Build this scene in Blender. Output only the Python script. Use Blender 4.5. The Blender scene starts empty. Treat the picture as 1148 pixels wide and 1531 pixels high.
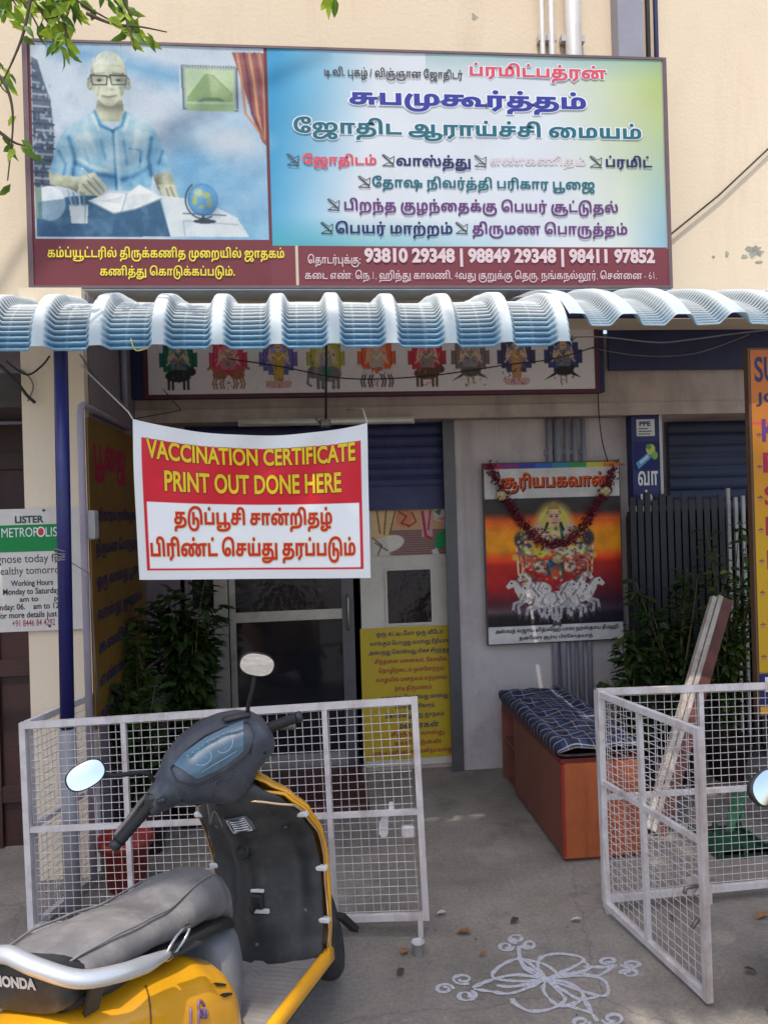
import bpy, math, random
import numpy as np
from mathutils import Vector, Matrix, noise
from mathutils.geometry import delaunay_2d_cdt
random.seed(7)
R = math.radians
scene = bpy.context.scene
COL = scene.collection

# ------------------------------------------------------------------ camera
PSI, RHO, FOC, EYE = R(5.6), R(1.7), 1130.0, 1.8
CAM = Vector((0, 0, EYE))
FW = Vector((math.sin(PSI), math.cos(PSI), 0)); RT = Vector((math.cos(PSI), -math.sin(PSI), 0)); UP = Vector((0, 0, 1))
cam_data = bpy.data.cameras.new('camera'); cam = bpy.data.objects.new('camera', cam_data); COL.objects.link(cam)
cam_data.sensor_fit = 'VERTICAL'; cam_data.sensor_height = 36; cam_data.lens = FOC / 1531 * 36
cam_data.clip_start = 0.05; cam_data.clip_end = 500
_r = RT * math.cos(RHO) - UP * math.sin(RHO); _u = RT * math.sin(RHO) + UP * math.cos(RHO)
cam.matrix_world = Matrix(((_r.x, _u.x, -FW.x, 0), (_r.y, _u.y, -FW.y, 0), (_r.z, _u.z, -FW.z, EYE), (0, 0, 0, 1)))
scene.camera = cam

# ------------------------------------------------------------------ light
SUN = Vector((-0.13, -0.36, 0.92)).normalized()
world = bpy.data.worlds.new('World'); scene.world = world; world.use_nodes = True
nt = world.node_tree; sky = nt.nodes.new('ShaderNodeTexSky'); sky.sky_type = 'NISHITA'; sky.sun_disc = False
sky.sun_elevation = math.asin(SUN.z); sky.sun_rotation = math.atan2(SUN.x, SUN.y)
sky.dust_density = 3.0; sky.air_density = 1.2
nt.links.new(sky.outputs[0], nt.nodes['Background'].inputs[0]); nt.nodes['Background'].inputs[1].default_value = 0.15
sl = bpy.data.lights.new('sun', 'SUN'); sl.energy = 2.0; sl.angle = R(0.5); sl.color = (1, 0.95, 0.86)
so = bpy.data.objects.new('sun', sl); COL.objects.link(so); so.rotation_euler = SUN.to_track_quat('Z', 'Y').to_euler()
so.location = (-6, -4, 11)
scene.view_settings.view_transform = 'Standard'; scene.view_settings.look = 'None'
scene.view_settings.exposure = 0.88; scene.view_settings.gamma = 1
scene.render.engine = 'CYCLES'
scene.cycles.use_denoising = True
scene.cycles.max_bounces = 8

# ------------------------------------------------------------------ helpers
def lin(c):
    c = np.asarray(c, float) / 255.0
    return np.where(c <= 0.04045, c / 12.92, ((c + 0.055) / 1.055) ** 2.4)

MATS = {}
def mat(name, rgb, rough=0.6, metal=0.0, var=0.12, scale=6.0, bump=0.0, bscale=60.0, dirt=None, streak=None, spec=0.5, trans=0.0, coat=0.0):
    """procedural material: base colour with two noise layers and a fine bump"""
    m = bpy.data.materials.new(name); m.use_nodes = True; n = m.node_tree.nodes; l = m.node_tree.links
    b = n['Principled BSDF']; c = lin(rgb)
    b.inputs['Roughness'].default_value = rough; b.inputs['Metallic'].default_value = metal
    b.inputs['Specular IOR Level'].default_value = spec
    if trans: b.inputs['Transmission Weight'].default_value = trans
    if coat: b.inputs['Coat Weight'].default_value = coat
    tc = n.new('ShaderNodeTexCoord')
    nz = n.new('ShaderNodeTexNoise'); nz.inputs['Scale'].default_value = scale; nz.inputs['Detail'].default_value = 6; nz.inputs['Roughness'].default_value = 0.65
    l.new(tc.outputs['Object'], nz.inputs['Vector'])
    rp = n.new('ShaderNodeValToRGB'); l.new(nz.outputs['Fac'], rp.inputs['Fac'])
    d = np.clip(c * (1 - var * 1.6), 0, 1); e = np.clip(c * (1 + var), 0, 1)
    rp.color_ramp.elements[0].position = 0.3; rp.color_ramp.elements[0].color = (*d, 1)
    rp.color_ramp.elements[1].position = 0.7; rp.color_ramp.elements[1].color = (*e, 1)
    out = rp.outputs['Color']
    if dirt:
        dc, amount, ds = dirt
        n2 = n.new('ShaderNodeTexNoise'); n2.inputs['Scale'].default_value = ds; n2.inputs['Detail'].default_value = 8; n2.inputs['Roughness'].default_value = 0.7
        l.new(tc.outputs['Object'], n2.inputs['Vector'])
        r2 = n.new('ShaderNodeValToRGB'); l.new(n2.outputs['Fac'], r2.inputs['Fac'])
        r2.color_ramp.elements[0].position = 0.48; r2.color_ramp.elements[0].color = (0, 0, 0, 1)
        r2.color_ramp.elements[1].position = 0.72; r2.color_ramp.elements[1].color = (amount,) * 3 + (1,)
        mx = n.new('ShaderNodeMix'); mx.data_type = 'RGBA'
        l.new(r2.outputs['Color'], mx.inputs[0]); l.new(out, mx.inputs[6]); mx.inputs[7].default_value = (*lin(dc), 1)
        out = mx.outputs[2]
    if streak:   # stains that ran down the wall
        sc_, amount, fx = streak
        mp = n.new('ShaderNodeMapping'); mp.inputs['Scale'].default_value = (fx, fx, fx * 0.12); l.new(tc.outputs['Object'], mp.inputs['Vector'])
        n4 = n.new('ShaderNodeTexNoise'); n4.inputs['Scale'].default_value = 1.0; n4.inputs['Detail'].default_value = 7; n4.inputs['Roughness'].default_value = 0.7; l.new(mp.outputs[0], n4.inputs['Vector'])
        r4 = n.new('ShaderNodeValToRGB'); l.new(n4.outputs['Fac'], r4.inputs['Fac'])
        r4.color_ramp.elements[0].position = 0.5; r4.color_ramp.elements[0].color = (0, 0, 0, 1); r4.color_ramp.elements[1].position = 0.75; r4.color_ramp.elements[1].color = (amount,) * 3 + (1,)
        m4 = n.new('ShaderNodeMix'); m4.data_type = 'RGBA'; l.new(r4.outputs['Color'], m4.inputs[0]); l.new(out, m4.inputs[6]); m4.inputs[7].default_value = (*lin(sc_), 1); out = m4.outputs[2]
    l.new(out, b.inputs['Base Color'])
    if bump:
        n3 = n.new('ShaderNodeTexNoise'); n3.inputs['Scale'].default_value = bscale; n3.inputs['Detail'].default_value = 5
        l.new(tc.outputs['Object'], n3.inputs['Vector'])
        bp = n.new('ShaderNodeBump'); bp.inputs['Strength'].default_value = bump; bp.inputs['Distance'].default_value = 0.01
        l.new(n3.outputs['Fac'], bp.inputs['Height']); l.new(bp.outputs['Normal'], b.inputs['Normal'])
    MATS[name] = m
    return m

def print_mat(name, rough=0.55, glow=0.0):
    """printed sheet: colours from the mesh's own colour attribute"""
    m = bpy.data.materials.new(name); m.use_nodes = True; n = m.node_tree.nodes; l = m.node_tree.links
    a = n.new('ShaderNodeVertexColor'); a.layer_name = 'ink'
    b = n['Principled BSDF']; b.inputs['Roughness'].default_value = rough; b.inputs['Specular IOR Level'].default_value = 0.3
    l.new(a.outputs['Color'], b.inputs['Base Color'])
    if glow:   # thin sheet that lets daylight through
        t = n.new('ShaderNodeBsdfTranslucent'); l.new(a.outputs['Color'], t.inputs['Color']); x = n.new('ShaderNodeMixShader'); x.inputs[0].default_value = glow
        l.new(b.outputs[0], x.inputs[1]); l.new(t.outputs[0], x.inputs[2]); l.new(x.outputs[0], n['Material Output'].inputs['Surface'])
    return m

def tag(o, label=None, cat=None, group=None, kind=None):
    if label: o['label'] = label
    if cat: o['category'] = cat
    if group: o['group'] = group
    if kind: o['kind'] = kind
    return o

def empty(name, loc, label=None, cat=None, group=None, rot=(0, 0, 0)):
    o = bpy.data.objects.new(name, None); COL.objects.link(o); o.location = loc; o.rotation_euler = rot
    o.empty_display_size = 0.05
    return tag(o, label, cat, group)

def children(o): return [c for c in bpy.data.objects if c.parent == o]

def copy_tree(o, parent=None):
    c = o.copy(); COL.objects.link(c); c.parent = parent
    for ch in children(o): copy_tree(ch, c)
    return c

def V(*a): return Vector(a)

class MB:
    """collects shapes and links them as ONE mesh object"""
    def __init__(self): self.v = []; self.f = []; self.s = []
    def add(self, vs, fs, smooth=False):
        k = len(self.v); self.v += [Vector(p) for p in vs]
        for q in fs: self.f.append([i + k for i in q]); self.s.append(smooth)
        return self
    def box(self, c, s, rot=None, bev=0.0):
        x, y, z = (t / 2 for t in s); c = Vector(c)
        if bev and min(x, y, z) > bev * 1.01:
            b = bev; vs = []; idx = {}
            for sx in (-1, 1):
                for sy in (-1, 1):
                    for sz in (-1, 1):
                        for ax in range(3):
                            p = [sx * (x - b), sy * (y - b), sz * (z - b)]; p[ax] = (sx * x, sy * y, sz * z)[ax]
                            idx[sx, sy, sz, ax] = len(vs); vs.append(Vector(p))
            I = idx; fs = []
            for ax in range(3):
                o1, o2 = [a for a in range(3) if a != ax]
                for sg in (-1, 1):
                    q = []
                    for a1, a2 in ((-1, -1), (1, -1), (1, 1), (-1, 1)):
                        k = [0, 0, 0]; k[ax] = sg; k[o1] = a1; k[o2] = a2; q.append(I[(*k, ax)])
                    fs.append(q if (sg > 0) == (ax != 1) else q[::-1])
            for ax in range(3):
                o1, o2 = [a for a in range(3) if a != ax]
                for s1 in (-1, 1):
                    for s2 in (-1, 1):
                        k1 = [0, 0, 0]; k2 = [0, 0, 0]; k1[ax] = -1; k2[ax] = 1
                        for k in (k1, k2): k[o1] = s1; k[o2] = s2
                        fs.append([I[(*k1, o1)], I[(*k2, o1)], I[(*k2, o2)], I[(*k1, o2)]])
            for sx in (-1, 1):
                for sy in (-1, 1):
                    for sz in (-1, 1): fs.append([I[sx, sy, sz, a] for a in range(3)])
        else:
            vs = [Vector((i, j, k)) for i in (-x, x) for j in (-y, y) for k in (-z, z)]
            fs = [(0, 1, 3, 2), (4, 6, 7, 5), (0, 4, 5, 1), (2, 3, 7, 6), (0, 2, 6, 4), (1, 5, 7, 3)]
        if rot is not None: vs = [rot @ p for p in vs]
        return self.add([p + c for p in vs], fs)
    def box2(self, a, b, bev=0.0):
        a = Vector(a); b = Vector(b)
        return self.box((a + b) / 2, [abs(t) for t in (b - a)], None, bev)
    def tube(self, pts, r, n=10, cap=True, flat=None, up=None, smooth=True):
        pts = [Vector(p) for p in pts]; m = len(pts); rr = r if hasattr(r, '__len__') else [r] * m
        vs = []; prev = None
        for i, p in enumerate(pts):
            t = (pts[min(i + 1, m - 1)] - pts[max(i - 1, 0)]).normalized()
            if prev is None:
                a = Vector(up) if up is not None else (Vector((0, 0, 1)) if abs(t.z) < 0.9 else Vector((1, 0, 0)))
            else: a = prev
            a = (a - t * a.dot(t)).normalized(); b = t.cross(a); prev = a
            for k in range(n):
                w = 2 * math.pi * k / n
                vs.append(p + a * (math.cos(w) * rr[i] * (flat or 1)) + b * (math.sin(w) * rr[i]))
        fs = [(i * n + k, i * n + (k + 1) % n, (i + 1) * n + (k + 1) % n, (i + 1) * n + k) for i in range(m - 1) for k in range(n)]
        self.add(vs, fs, smooth)
        if cap:
            k0 = len(self.v) - len(vs)
            self.f.append([k0 + k for k in range(n)][::-1]); self.s.append(False)
            self.f.append([k0 + (m - 1) * n + k for k in range(n)]); self.s.append(False)
        return self
    def bar(self, a, b, w, h=None, up=(0, 0, 1)):
        """square bar from a to b"""
        a = Vector(a); b = Vector(b); h = h or w; t = (b - a).normalized(); u = Vector(up)
        if abs(u.dot(t)) > 0.95: u = Vector((0, 1, 0))
        u = (u - t * u.dot(t)).normalized(); s = t.cross(u)
        vs = [p + s * (w / 2 * i) + u * (h / 2 * j) for p in (a, b) for i, j in ((-1, -1), (1, -1), (1, 1), (-1, 1))]
        return self.add(vs, [(3, 2, 1, 0), (4, 5, 6, 7), (0, 1, 5, 4), (1, 2, 6, 5), (2, 3, 7, 6), (3, 0, 4, 7)])
    def grid(self, fn, nu, nv, smooth=True, flip=False, wrap=False):
        vs = [Vector(fn(i / nu, j / nv)) for j in range(nv + 1) for i in range(nu + 1)]
        fs = []
        for j in range(nv):
            for i in range(nu):
                q = [j * (nu + 1) + i, j * (nu + 1) + i + 1, (j + 1) * (nu + 1) + i + 1, (j + 1) * (nu + 1) + i]
                fs.append(q[::-1] if flip else q)
        return self.add(vs, fs, smooth)
    def loft(self, rings, smooth=True, cap=True):
        n = len(rings[0]); m = len(rings); vs = [p for r in rings for p in r]
        fs = [(i * n + k, i * n + (k + 1) % n, (i + 1) * n + (k + 1) % n, (i + 1) * n + k) for i in range(m - 1) for k in range(n)]
        if cap: fs += [list(range(n))[::-1], [(m - 1) * n + k for k in range(n)]]
        return self.add(vs, fs, smooth)
    def lathe(self, prof, c=(0, 0, 0), n=24, axis=None, smooth=True):
        c = Vector(c); q = Vector((0, 0, 1)).rotation_difference(Vector(axis)) if axis is not None else None
        rings = []
        for r, z in prof:
            ring = [Vector((r * math.cos(2 * math.pi * k / n), r * math.sin(2 * math.pi * k / n), z)) for k in range(n)]
            if q: ring = [q @ p for p in ring]
            rings.append([p + c for p in ring])
        return self.loft(rings, smooth)
    def prism(self, pts, d):
        """polygon (3-D points, planar) extruded by vector d"""
        pts = [Vector(p) for p in pts]; d = Vector(d); n = len(pts)
        return self.add(pts + [p + d for p in pts], [list(range(n))[::-1], [n + k for k in range(n)]] + [(k, (k + 1) % n, n + (k + 1) % n, n + k) for k in range(n)])
    def xform(self, M): self.v = [M @ p for p in self.v]; return self
    def build(self, name, m, parent=None, local=False, label=None, cat=None, group=None, kind=None, loc=None, solid=0.0, bevel=0.0, sub=0):
        vs = self.v
        if parent is None:
            if loc is None:
                xs = [p.x for p in vs]; ys = [p.y for p in vs]; zs = [p.z for p in vs]
                loc = Vector(((min(xs) + max(xs)) / 2, (min(ys) + max(ys)) / 2, min(zs)))
            off = Vector(loc)
        else:
            off = Vector((0, 0, 0))
            if not local:
                q = parent
                while q is not None: off = off + q.location; q = q.parent
        me = bpy.data.meshes.new(name); me.from_pydata([tuple(p - off) for p in vs], [], self.f)
        me.polygons.foreach_set('use_smooth', self.s); me.update()
        me.materials.append(m)
        o = bpy.data.objects.new(name, me); COL.objects.link(o)
        if parent is None: o.location = off
        else: o.parent = parent
        if solid:
            md = o.modifiers.new('thickness', 'SOLIDIFY'); md.thickness = solid; md.offset = 0
        if bevel:
            md = o.modifiers.new('bevel', 'BEVEL'); md.width = bevel; md.segments = 2; md.limit_method = 'ANGLE'
        if sub:
            md = o.modifiers.new('smooth', 'SUBSURF'); md.levels = sub; md.render_levels = sub
        return tag(o, label, cat, group, kind)

# photograph pixel -> point on a plane of the place
def ray(x, y):
    u = x - 574.0; v = 765.5 - y
    a = u * math.cos(RHO) + v * math.sin(RHO); b = -u * math.sin(RHO) + v * math.cos(RHO)
    return FW + RT * (a / FOC) + UP * (b / FOC)
def PY(x, y, Y): r = ray(x, y); return CAM + r * (Y / r.y)
def PX(x, y, X): r = ray(x, y); return CAM + r * (X / r.x)
def PZ(x, y, z=0.0): r = ray(x, y); return CAM + r * ((z - EYE) / r.z)
def PP(x, y, p, n): r = ray(x, y); n = Vector(n); return CAM + r * ((Vector(p) - CAM).dot(n) / r.dot(n))

# ------------------------------------------------------------------ lettering
# outlines of the Tamil letters: code points, advance, contours as steps from point to point (thousandths of the letter height)
GLYPH_NUMBERS = [
2,2975,3007,872,2,6,78,0,0,563,152,0,0,-454,625,0,0,-109,38,546,482,52,-4,43,-13,34,-18,26,-24,19,-28,19,-62,0,-79,-20,-100,-14,-49,-111,-389,-139,37,79,267,51,191,9,81,-3,33,-10,26,-17,16,-25,6,-26,-6,-21,-16,-14,-26,-4,-36,3,-38,27,-72,48,-68,29,-32,-105,-63,-71,86,-28,43,-22,46,-14,49,-4,54,5,48,18,45,29,38,41,30,52,20,
1,2997,1146,1,80,276,-12,-66,7,-56,21,-32,22,-27,28,-22,35,-16,41,-13,99,6,69,15,60,27,54,35,45,43,38,51,29,56,21,61,13,66,5,111,-11,46,-13,75,-39,29,-25,35,-44,24,-49,14,-54,2,-103,-19,-88,-14,-40,208,0,0,454,152,0,0,-563,-516,0,-5,82,31,81,10,49,3,54,-6,58,-17,49,-27,39,-39,28,-49,18,-59,6,-63,-8,-53,-24,-42,-37,-31,-47,-18,-56,-7,-63,3,-44,8,-35,13,-26,18,-18,22,-10,48,-1,31,17,16,34,2,22,-5,33,-15,24,-24,15,-32,5,-39,-6,-35,-18,-60,-53,-23,96,40,32,45,27,52,19,59,6,50,-5,43,-15,37,-25,28,-35,17,-42,5,-52,-6,-54,-17,-45,-30,-37,-40,-27,-52,-17,
1,3007,309,1,36,-82,851,74,-6,62,-17,52,-25,40,-33,43,-60,17,-41,13,-52,8,-65,3,-83,0,-469,-152,0,0,430,-5,128,-6,48,-11,40,-16,33,-22,27,-42,28,-26,8,-67,-2,-30,-12,-22,-18,-14,-22,-11,-51,8,-59,26,-63,-151,0,-21,57,-7,63,5,54,17,44,26,37,34,30,39,23,44,16,
2,2986,3009,833,1,10,603,-283,0,283,-525,0,0,563,152,0,0,-454,373,0,0,454,151,0,0,-846,
1,2965,919,1,73,295,-12,-71,5,-62,15,-51,26,-39,35,-24,43,-8,53,9,52,24,44,26,25,35,21,43,18,115,20,72,3,215,0,105,-5,72,-17,56,-30,28,-24,21,-31,13,-37,5,-43,-6,-50,-17,-42,-29,-35,-40,-26,-49,-15,-85,-4,-59,5,-28,6,25,105,28,-6,30,-1,36,4,27,13,16,22,6,31,-4,23,-10,18,-15,14,-46,16,-58,5,-255,1,-67,-3,-52,-15,-28,-24,-9,-34,8,-33,23,-23,37,-13,47,-4,36,3,30,9,24,17,19,27,11,37,3,49,0,216,-149,0,0,-152,-137,-16,0,277,623,0,0,-109,-188,0,0,-213,-4,-63,-10,-48,-17,-38,-23,-31,-42,-34,-52,-23,-62,-12,
2,2996,3021,938,5,31,624,575,59,-5,51,-13,43,-22,35,-30,29,-36,22,-43,15,-48,9,-52,3,-56,-4,-70,-14,-57,-23,-47,-33,-36,-29,-21,-69,-26,-97,-12,-64,-1,-479,0,0,563,152,0,0,-454,182,0,0,246,3,56,11,45,17,36,23,30,30,22,37,17,43,10,16,622,465,-24,-9,-21,-23,-8,-20,-5,-72,0,-232,83,4,36,11,26,21,17,30,9,42,1,106,-8,47,-13,39,-19,31,-27,19,37,249,-42,61,-7,-7,-100,-54,3,-42,-7,-13,-10,-4,-15,3,-14,23,-16,37,-6,88,1,65,20,26,18,39,50,21,21,43,14,69,6,91,-29,-62,-21,-29,-33,-27,-48,-36,-40,-44,-29,-52,-21,-62,-12,-106,-4,-53,3,-49,9,-42,14,-33,17,-20,17,-30,51,-4,34,12,55,35,43,36,20,45,12,15,565,-185,-9,12,-38,12,-34,17,-28,23,-22,32,-15,40,-6,50,147,1,8,-40,11,-15,31,-18,38,-5,134,-1,0,-108,16,469,662,-33,5,-27,18,-17,27,-6,33,6,34,17,27,27,17,33,6,33,-6,26,-17,18,-27,6,-34,-6,-33,-18,-27,-26,-18,
2,2974,3021,1363,4,67,1109,336,64,-7,53,-22,42,-36,30,-47,19,-60,6,-71,-4,-59,-11,-54,-19,-49,-25,-44,-31,-39,-78,-65,-45,-26,-100,-39,-110,-26,-114,-12,-113,-1,-168,11,-73,13,-65,19,-58,23,-52,27,-84,66,-60,78,-22,43,-27,92,-10,97,3,69,17,99,31,94,41,87,46,77,121,-71,-45,-73,-41,-96,-25,-112,-3,-66,3,-52,23,-96,21,-42,27,-38,34,-35,42,-30,49,-25,57,-20,65,-14,74,-9,123,-3,124,8,109,23,91,40,38,26,32,30,26,36,18,40,12,45,4,50,-10,71,-13,27,-19,21,-25,14,-53,2,-39,-13,-18,-12,0,109,53,19,59,560,-12,-65,7,-57,21,-32,22,-27,28,-21,33,-16,40,-10,45,0,110,12,52,19,47,26,41,32,35,40,30,39,21,92,28,124,13,109,2,4,-109,-138,-1,-69,-9,-50,-18,-22,-13,-36,-32,-27,-42,-18,-51,-5,-64,2,-42,8,-33,14,-25,17,-18,23,-10,47,-1,31,17,16,34,2,22,-5,32,-15,25,-24,15,-32,5,-39,-6,-35,-18,-60,-53,-22,96,40,32,45,27,51,19,59,6,51,-5,43,-15,37,-25,27,-35,17,-42,5,-52,-5,-54,-18,-45,-29,-37,-40,-27,-52,-17,8,855,0,0,454,-50,0,5,109,339,0,0,-109,-142,0,0,-454,16,681,662,-33,5,-26,18,-18,27,-6,33,6,34,18,27,26,17,33,6,33,-6,27,-17,17,-27,6,-34,-6,-33,-17,-27,-27,-18,
1,2974,1363,3,67,1109,336,64,-7,53,-22,42,-36,30,-47,19,-60,6,-71,-4,-59,-11,-54,-19,-49,-25,-44,-31,-39,-78,-65,-45,-26,-100,-39,-110,-26,-114,-12,-113,-1,-168,11,-73,13,-65,19,-58,23,-52,27,-84,66,-60,78,-22,43,-27,92,-10,97,3,69,17,99,31,94,41,87,46,77,121,-71,-45,-73,-41,-96,-25,-112,-3,-66,3,-52,23,-96,21,-42,27,-38,34,-35,42,-30,49,-25,57,-20,65,-14,74,-9,123,-3,124,8,109,23,91,40,38,26,32,30,26,36,18,40,12,45,4,50,-10,71,-13,27,-19,21,-25,14,-53,2,-39,-13,-18,-12,0,109,53,19,59,560,-12,-65,7,-57,21,-32,22,-27,28,-21,33,-16,40,-10,45,0,110,12,52,19,47,26,41,32,35,40,30,39,21,92,28,124,13,109,2,4,-109,-138,-1,-69,-9,-50,-18,-22,-13,-36,-32,-27,-42,-18,-51,-5,-64,2,-42,8,-33,14,-25,17,-18,23,-10,47,-1,31,17,16,34,2,22,-5,32,-15,25,-24,15,-32,5,-39,-6,-35,-18,-60,-53,-22,96,40,32,45,27,51,19,59,6,51,-5,43,-15,37,-25,27,-35,17,-42,5,-52,-5,-54,-18,-45,-29,-37,-40,-27,-52,-17,8,855,0,0,454,-50,0,5,109,339,0,0,-109,-142,0,0,-454,
1,3006,696,1,10,78,0,0,563,601,0,0,-109,-142,0,0,-454,-153,0,0,454,-154,0,0,-454,
1,2985,1364,1,118,276,-12,-66,7,-56,21,-32,22,-27,28,-22,34,-16,41,-13,99,6,64,17,59,28,53,38,46,48,39,58,32,67,23,74,14,83,5,113,-8,49,-10,93,-37,71,-43,44,-37,38,-42,32,-46,25,-50,15,-55,5,-59,-6,-58,-18,-49,-29,-40,-39,-29,-49,-18,-59,-6,-65,7,-52,20,-40,31,-27,41,-15,48,-6,53,5,53,12,52,21,49,28,46,33,42,39,37,75,48,82,30,113,16,76,2,320,0,0,-109,-142,0,0,-454,-152,0,0,454,-91,-1,-71,-6,-50,-13,-41,-22,-49,-38,-24,-29,-19,-33,-21,-74,2,-89,13,-33,19,-18,23,-6,21,3,16,11,18,38,5,53,-7,60,-23,58,-24,35,-29,30,-85,52,-52,18,-57,11,-116,0,-48,-8,-43,-14,-37,-19,-31,-23,-25,-26,-28,-44,-17,-59,0,-84,8,-34,13,-26,18,-18,22,-10,48,-1,31,17,16,34,2,22,-5,32,-15,25,-24,15,-32,5,-39,-6,-34,-18,-61,-53,-23,96,40,32,45,27,52,19,59,6,50,-5,44,-15,37,-25,27,-35,17,-42,5,-52,-6,-54,-17,-45,-29,-37,-40,-27,-52,-17,
1,3015,787,1,118,421,-9,-59,9,-55,16,-51,22,-46,27,-41,34,-37,39,-30,46,-24,50,-17,57,-11,62,0,133,12,61,18,56,26,50,31,45,38,40,44,34,49,28,53,22,59,16,61,10,118,0,46,-7,41,-13,51,-28,36,-39,23,-48,8,-59,-6,-49,-18,-44,-29,-38,-40,-28,-51,-18,-62,-6,-60,6,-49,17,-39,27,-28,36,-18,43,-5,47,3,42,10,33,33,49,126,-1,-17,-19,-15,-27,-10,-32,-3,-36,5,-37,15,-25,23,-14,25,-5,30,6,21,17,12,25,4,31,-10,44,-14,20,-19,15,-29,10,-46,3,-101,-16,-47,-17,-44,-27,-39,-36,-33,-44,-25,-54,-17,-63,-5,-73,5,-73,16,-63,25,-53,33,-44,39,-34,43,-26,47,-17,87,-13,49,3,27,9,20,15,14,20,9,24,3,26,-4,31,-12,26,-21,18,-31,5,-26,-5,-21,-14,-15,-26,-5,-37,3,-36,24,-63,18,-21,-127,1,-34,52,-9,32,-3,43,6,47,17,43,27,36,39,29,49,18,61,6,64,-6,52,-20,40,-29,28,-38,17,-43,6,-48,-8,-60,-24,-51,-24,-28,-30,-23,-37,-18,-43,-13,-48,-7,
1,2972,1125,1,191,349,575,75,-5,60,-13,48,-21,38,-26,53,-59,-44,-14,24,42,29,34,36,27,41,19,46,12,51,4,57,-4,50,-11,43,-19,36,-25,30,-30,23,-34,22,-59,7,-64,-3,-53,-10,-46,-17,-39,-50,-62,-32,-24,-41,-21,-45,-16,-104,-18,-124,-6,-234,0,-77,-3,-53,-11,-40,-20,-20,-18,-15,-22,-9,-27,-3,-31,4,-36,12,-30,20,-25,27,-18,32,-11,75,-2,66,23,66,48,72,66,63,48,45,25,47,16,52,9,109,-1,45,-11,39,-17,32,-22,26,-28,18,-32,11,-35,4,-37,-5,-44,-16,-39,-28,-33,-38,-25,-50,-17,-61,-5,-54,4,-42,10,-34,16,-26,21,-31,49,-9,53,6,38,16,38,23,34,27,27,117,-9,-32,-30,-21,-29,-12,-27,-4,-24,5,-28,14,-21,22,-13,52,-2,32,17,16,29,0,34,-13,27,-25,19,-39,10,-49,0,-41,-7,-36,-16,-31,-19,-91,-88,-59,-48,-46,-28,-52,-21,-58,-12,-67,-4,-62,3,-54,11,-45,17,-37,24,-29,28,-22,33,-21,55,-7,59,5,54,16,46,24,39,31,31,36,26,41,19,46,14,106,13,61,2,255,1,92,7,77,20,31,18,24,22,17,27,11,33,4,41,-4,45,-13,36,-20,27,-25,19,-31,12,-59,2,-39,-16,-29,-35,-10,-27,-8,-91,0,-84,-152,0,-3,111,-6,38,-12,33,-18,28,-25,23,-32,16,-41,11,-74,1,-74,-18,-28,-17,-20,-19,-20,-45,-3,-23,4,-29,12,-25,21,-17,33,-5,30,4,22,14,12,20,5,26,-3,26,-10,23,-16,20,-24,16,-34,11,-44,3,124,50,34,-9,33,-16,28,-22,22,-29,14,-35,5,-40,-6,-47,-18,-40,-28,-33,-40,-25,-50,-15,-59,-5,-60,6,-49,17,-39,28,-28,36,-16,45,-6,50,5,44,13,40,22,36,30,30,37,26,43,20,47,15,52,9,
1,2980,917,1,85,295,-12,-71,5,-62,15,-51,26,-39,35,-24,43,-8,53,9,52,24,44,26,25,35,21,43,18,116,20,241,3,124,-11,55,-13,47,-20,41,-26,33,-33,25,-41,15,-49,5,-58,-7,-64,-22,-53,-49,-58,-69,-45,-95,-30,-126,-15,-157,-2,-85,-5,-42,-17,-25,-30,-9,-50,3,-42,-149,-7,-6,86,5,43,13,36,22,31,48,37,52,18,75,8,144,1,141,6,91,20,31,16,26,21,30,46,10,61,-5,39,-13,31,-21,24,-59,30,-70,11,-215,1,-67,-3,-52,-15,-28,-24,-9,-34,8,-32,23,-23,37,-13,47,-4,36,3,30,9,24,16,19,27,11,37,3,49,0,216,-149,0,0,-152,-137,-16,0,277,624,0,0,-109,-189,0,0,-213,-4,-63,-10,-48,-17,-38,-23,-31,-41,-34,-53,-23,-62,-12,
1,2975,744,1,6,78,0,0,563,152,0,0,-454,497,0,0,-109,
2,2992,3021,696,2,12,313,-213,-96,89,167,157,0,421,-154,0,0,-454,-152,0,0,563,601,0,0,-109,-142,0,0,-454,16,348,662,-33,5,-26,18,-18,27,-6,33,6,34,18,27,26,17,33,6,33,-6,26,-17,18,-27,6,-34,-6,-33,-18,-27,-26,-18,
2,2986,3021,833,2,8,78,0,0,563,152,0,0,-454,372,0,0,454,152,0,0,-563,16,417,662,-33,5,-27,18,-18,27,-5,33,5,34,18,27,27,17,33,6,32,-6,27,-17,17,-27,6,-34,-6,-33,-17,-27,-27,-18,
1,2992,696,1,12,313,-213,-96,89,167,157,0,421,-154,0,0,-454,-152,0,0,563,601,0,0,-109,-142,0,0,-454,
1,2990,938,2,31,624,575,59,-5,51,-13,43,-22,35,-30,29,-36,22,-43,15,-48,9,-52,3,-56,-4,-70,-14,-57,-23,-47,-33,-36,-29,-21,-69,-26,-97,-12,-64,-1,-479,0,0,563,152,0,0,-454,182,0,0,246,3,56,11,45,17,36,23,30,30,22,37,17,43,10,16,622,465,-24,-9,-21,-23,-8,-20,-5,-72,0,-232,83,4,36,11,26,21,17,30,9,42,1,106,-8,47,-13,39,-19,31,-27,19,
2,2975,3021,744,2,6,78,0,0,563,152,0,0,-454,497,0,0,-109,16,401,662,-32,5,-27,18,-18,27,-6,33,6,34,18,27,27,17,32,6,33,-6,27,-17,17,-27,6,-34,-6,-33,-17,-27,-27,-18,
1,2986,833,1,8,78,0,0,563,152,0,0,-454,372,0,0,454,152,0,0,-563,
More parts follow.
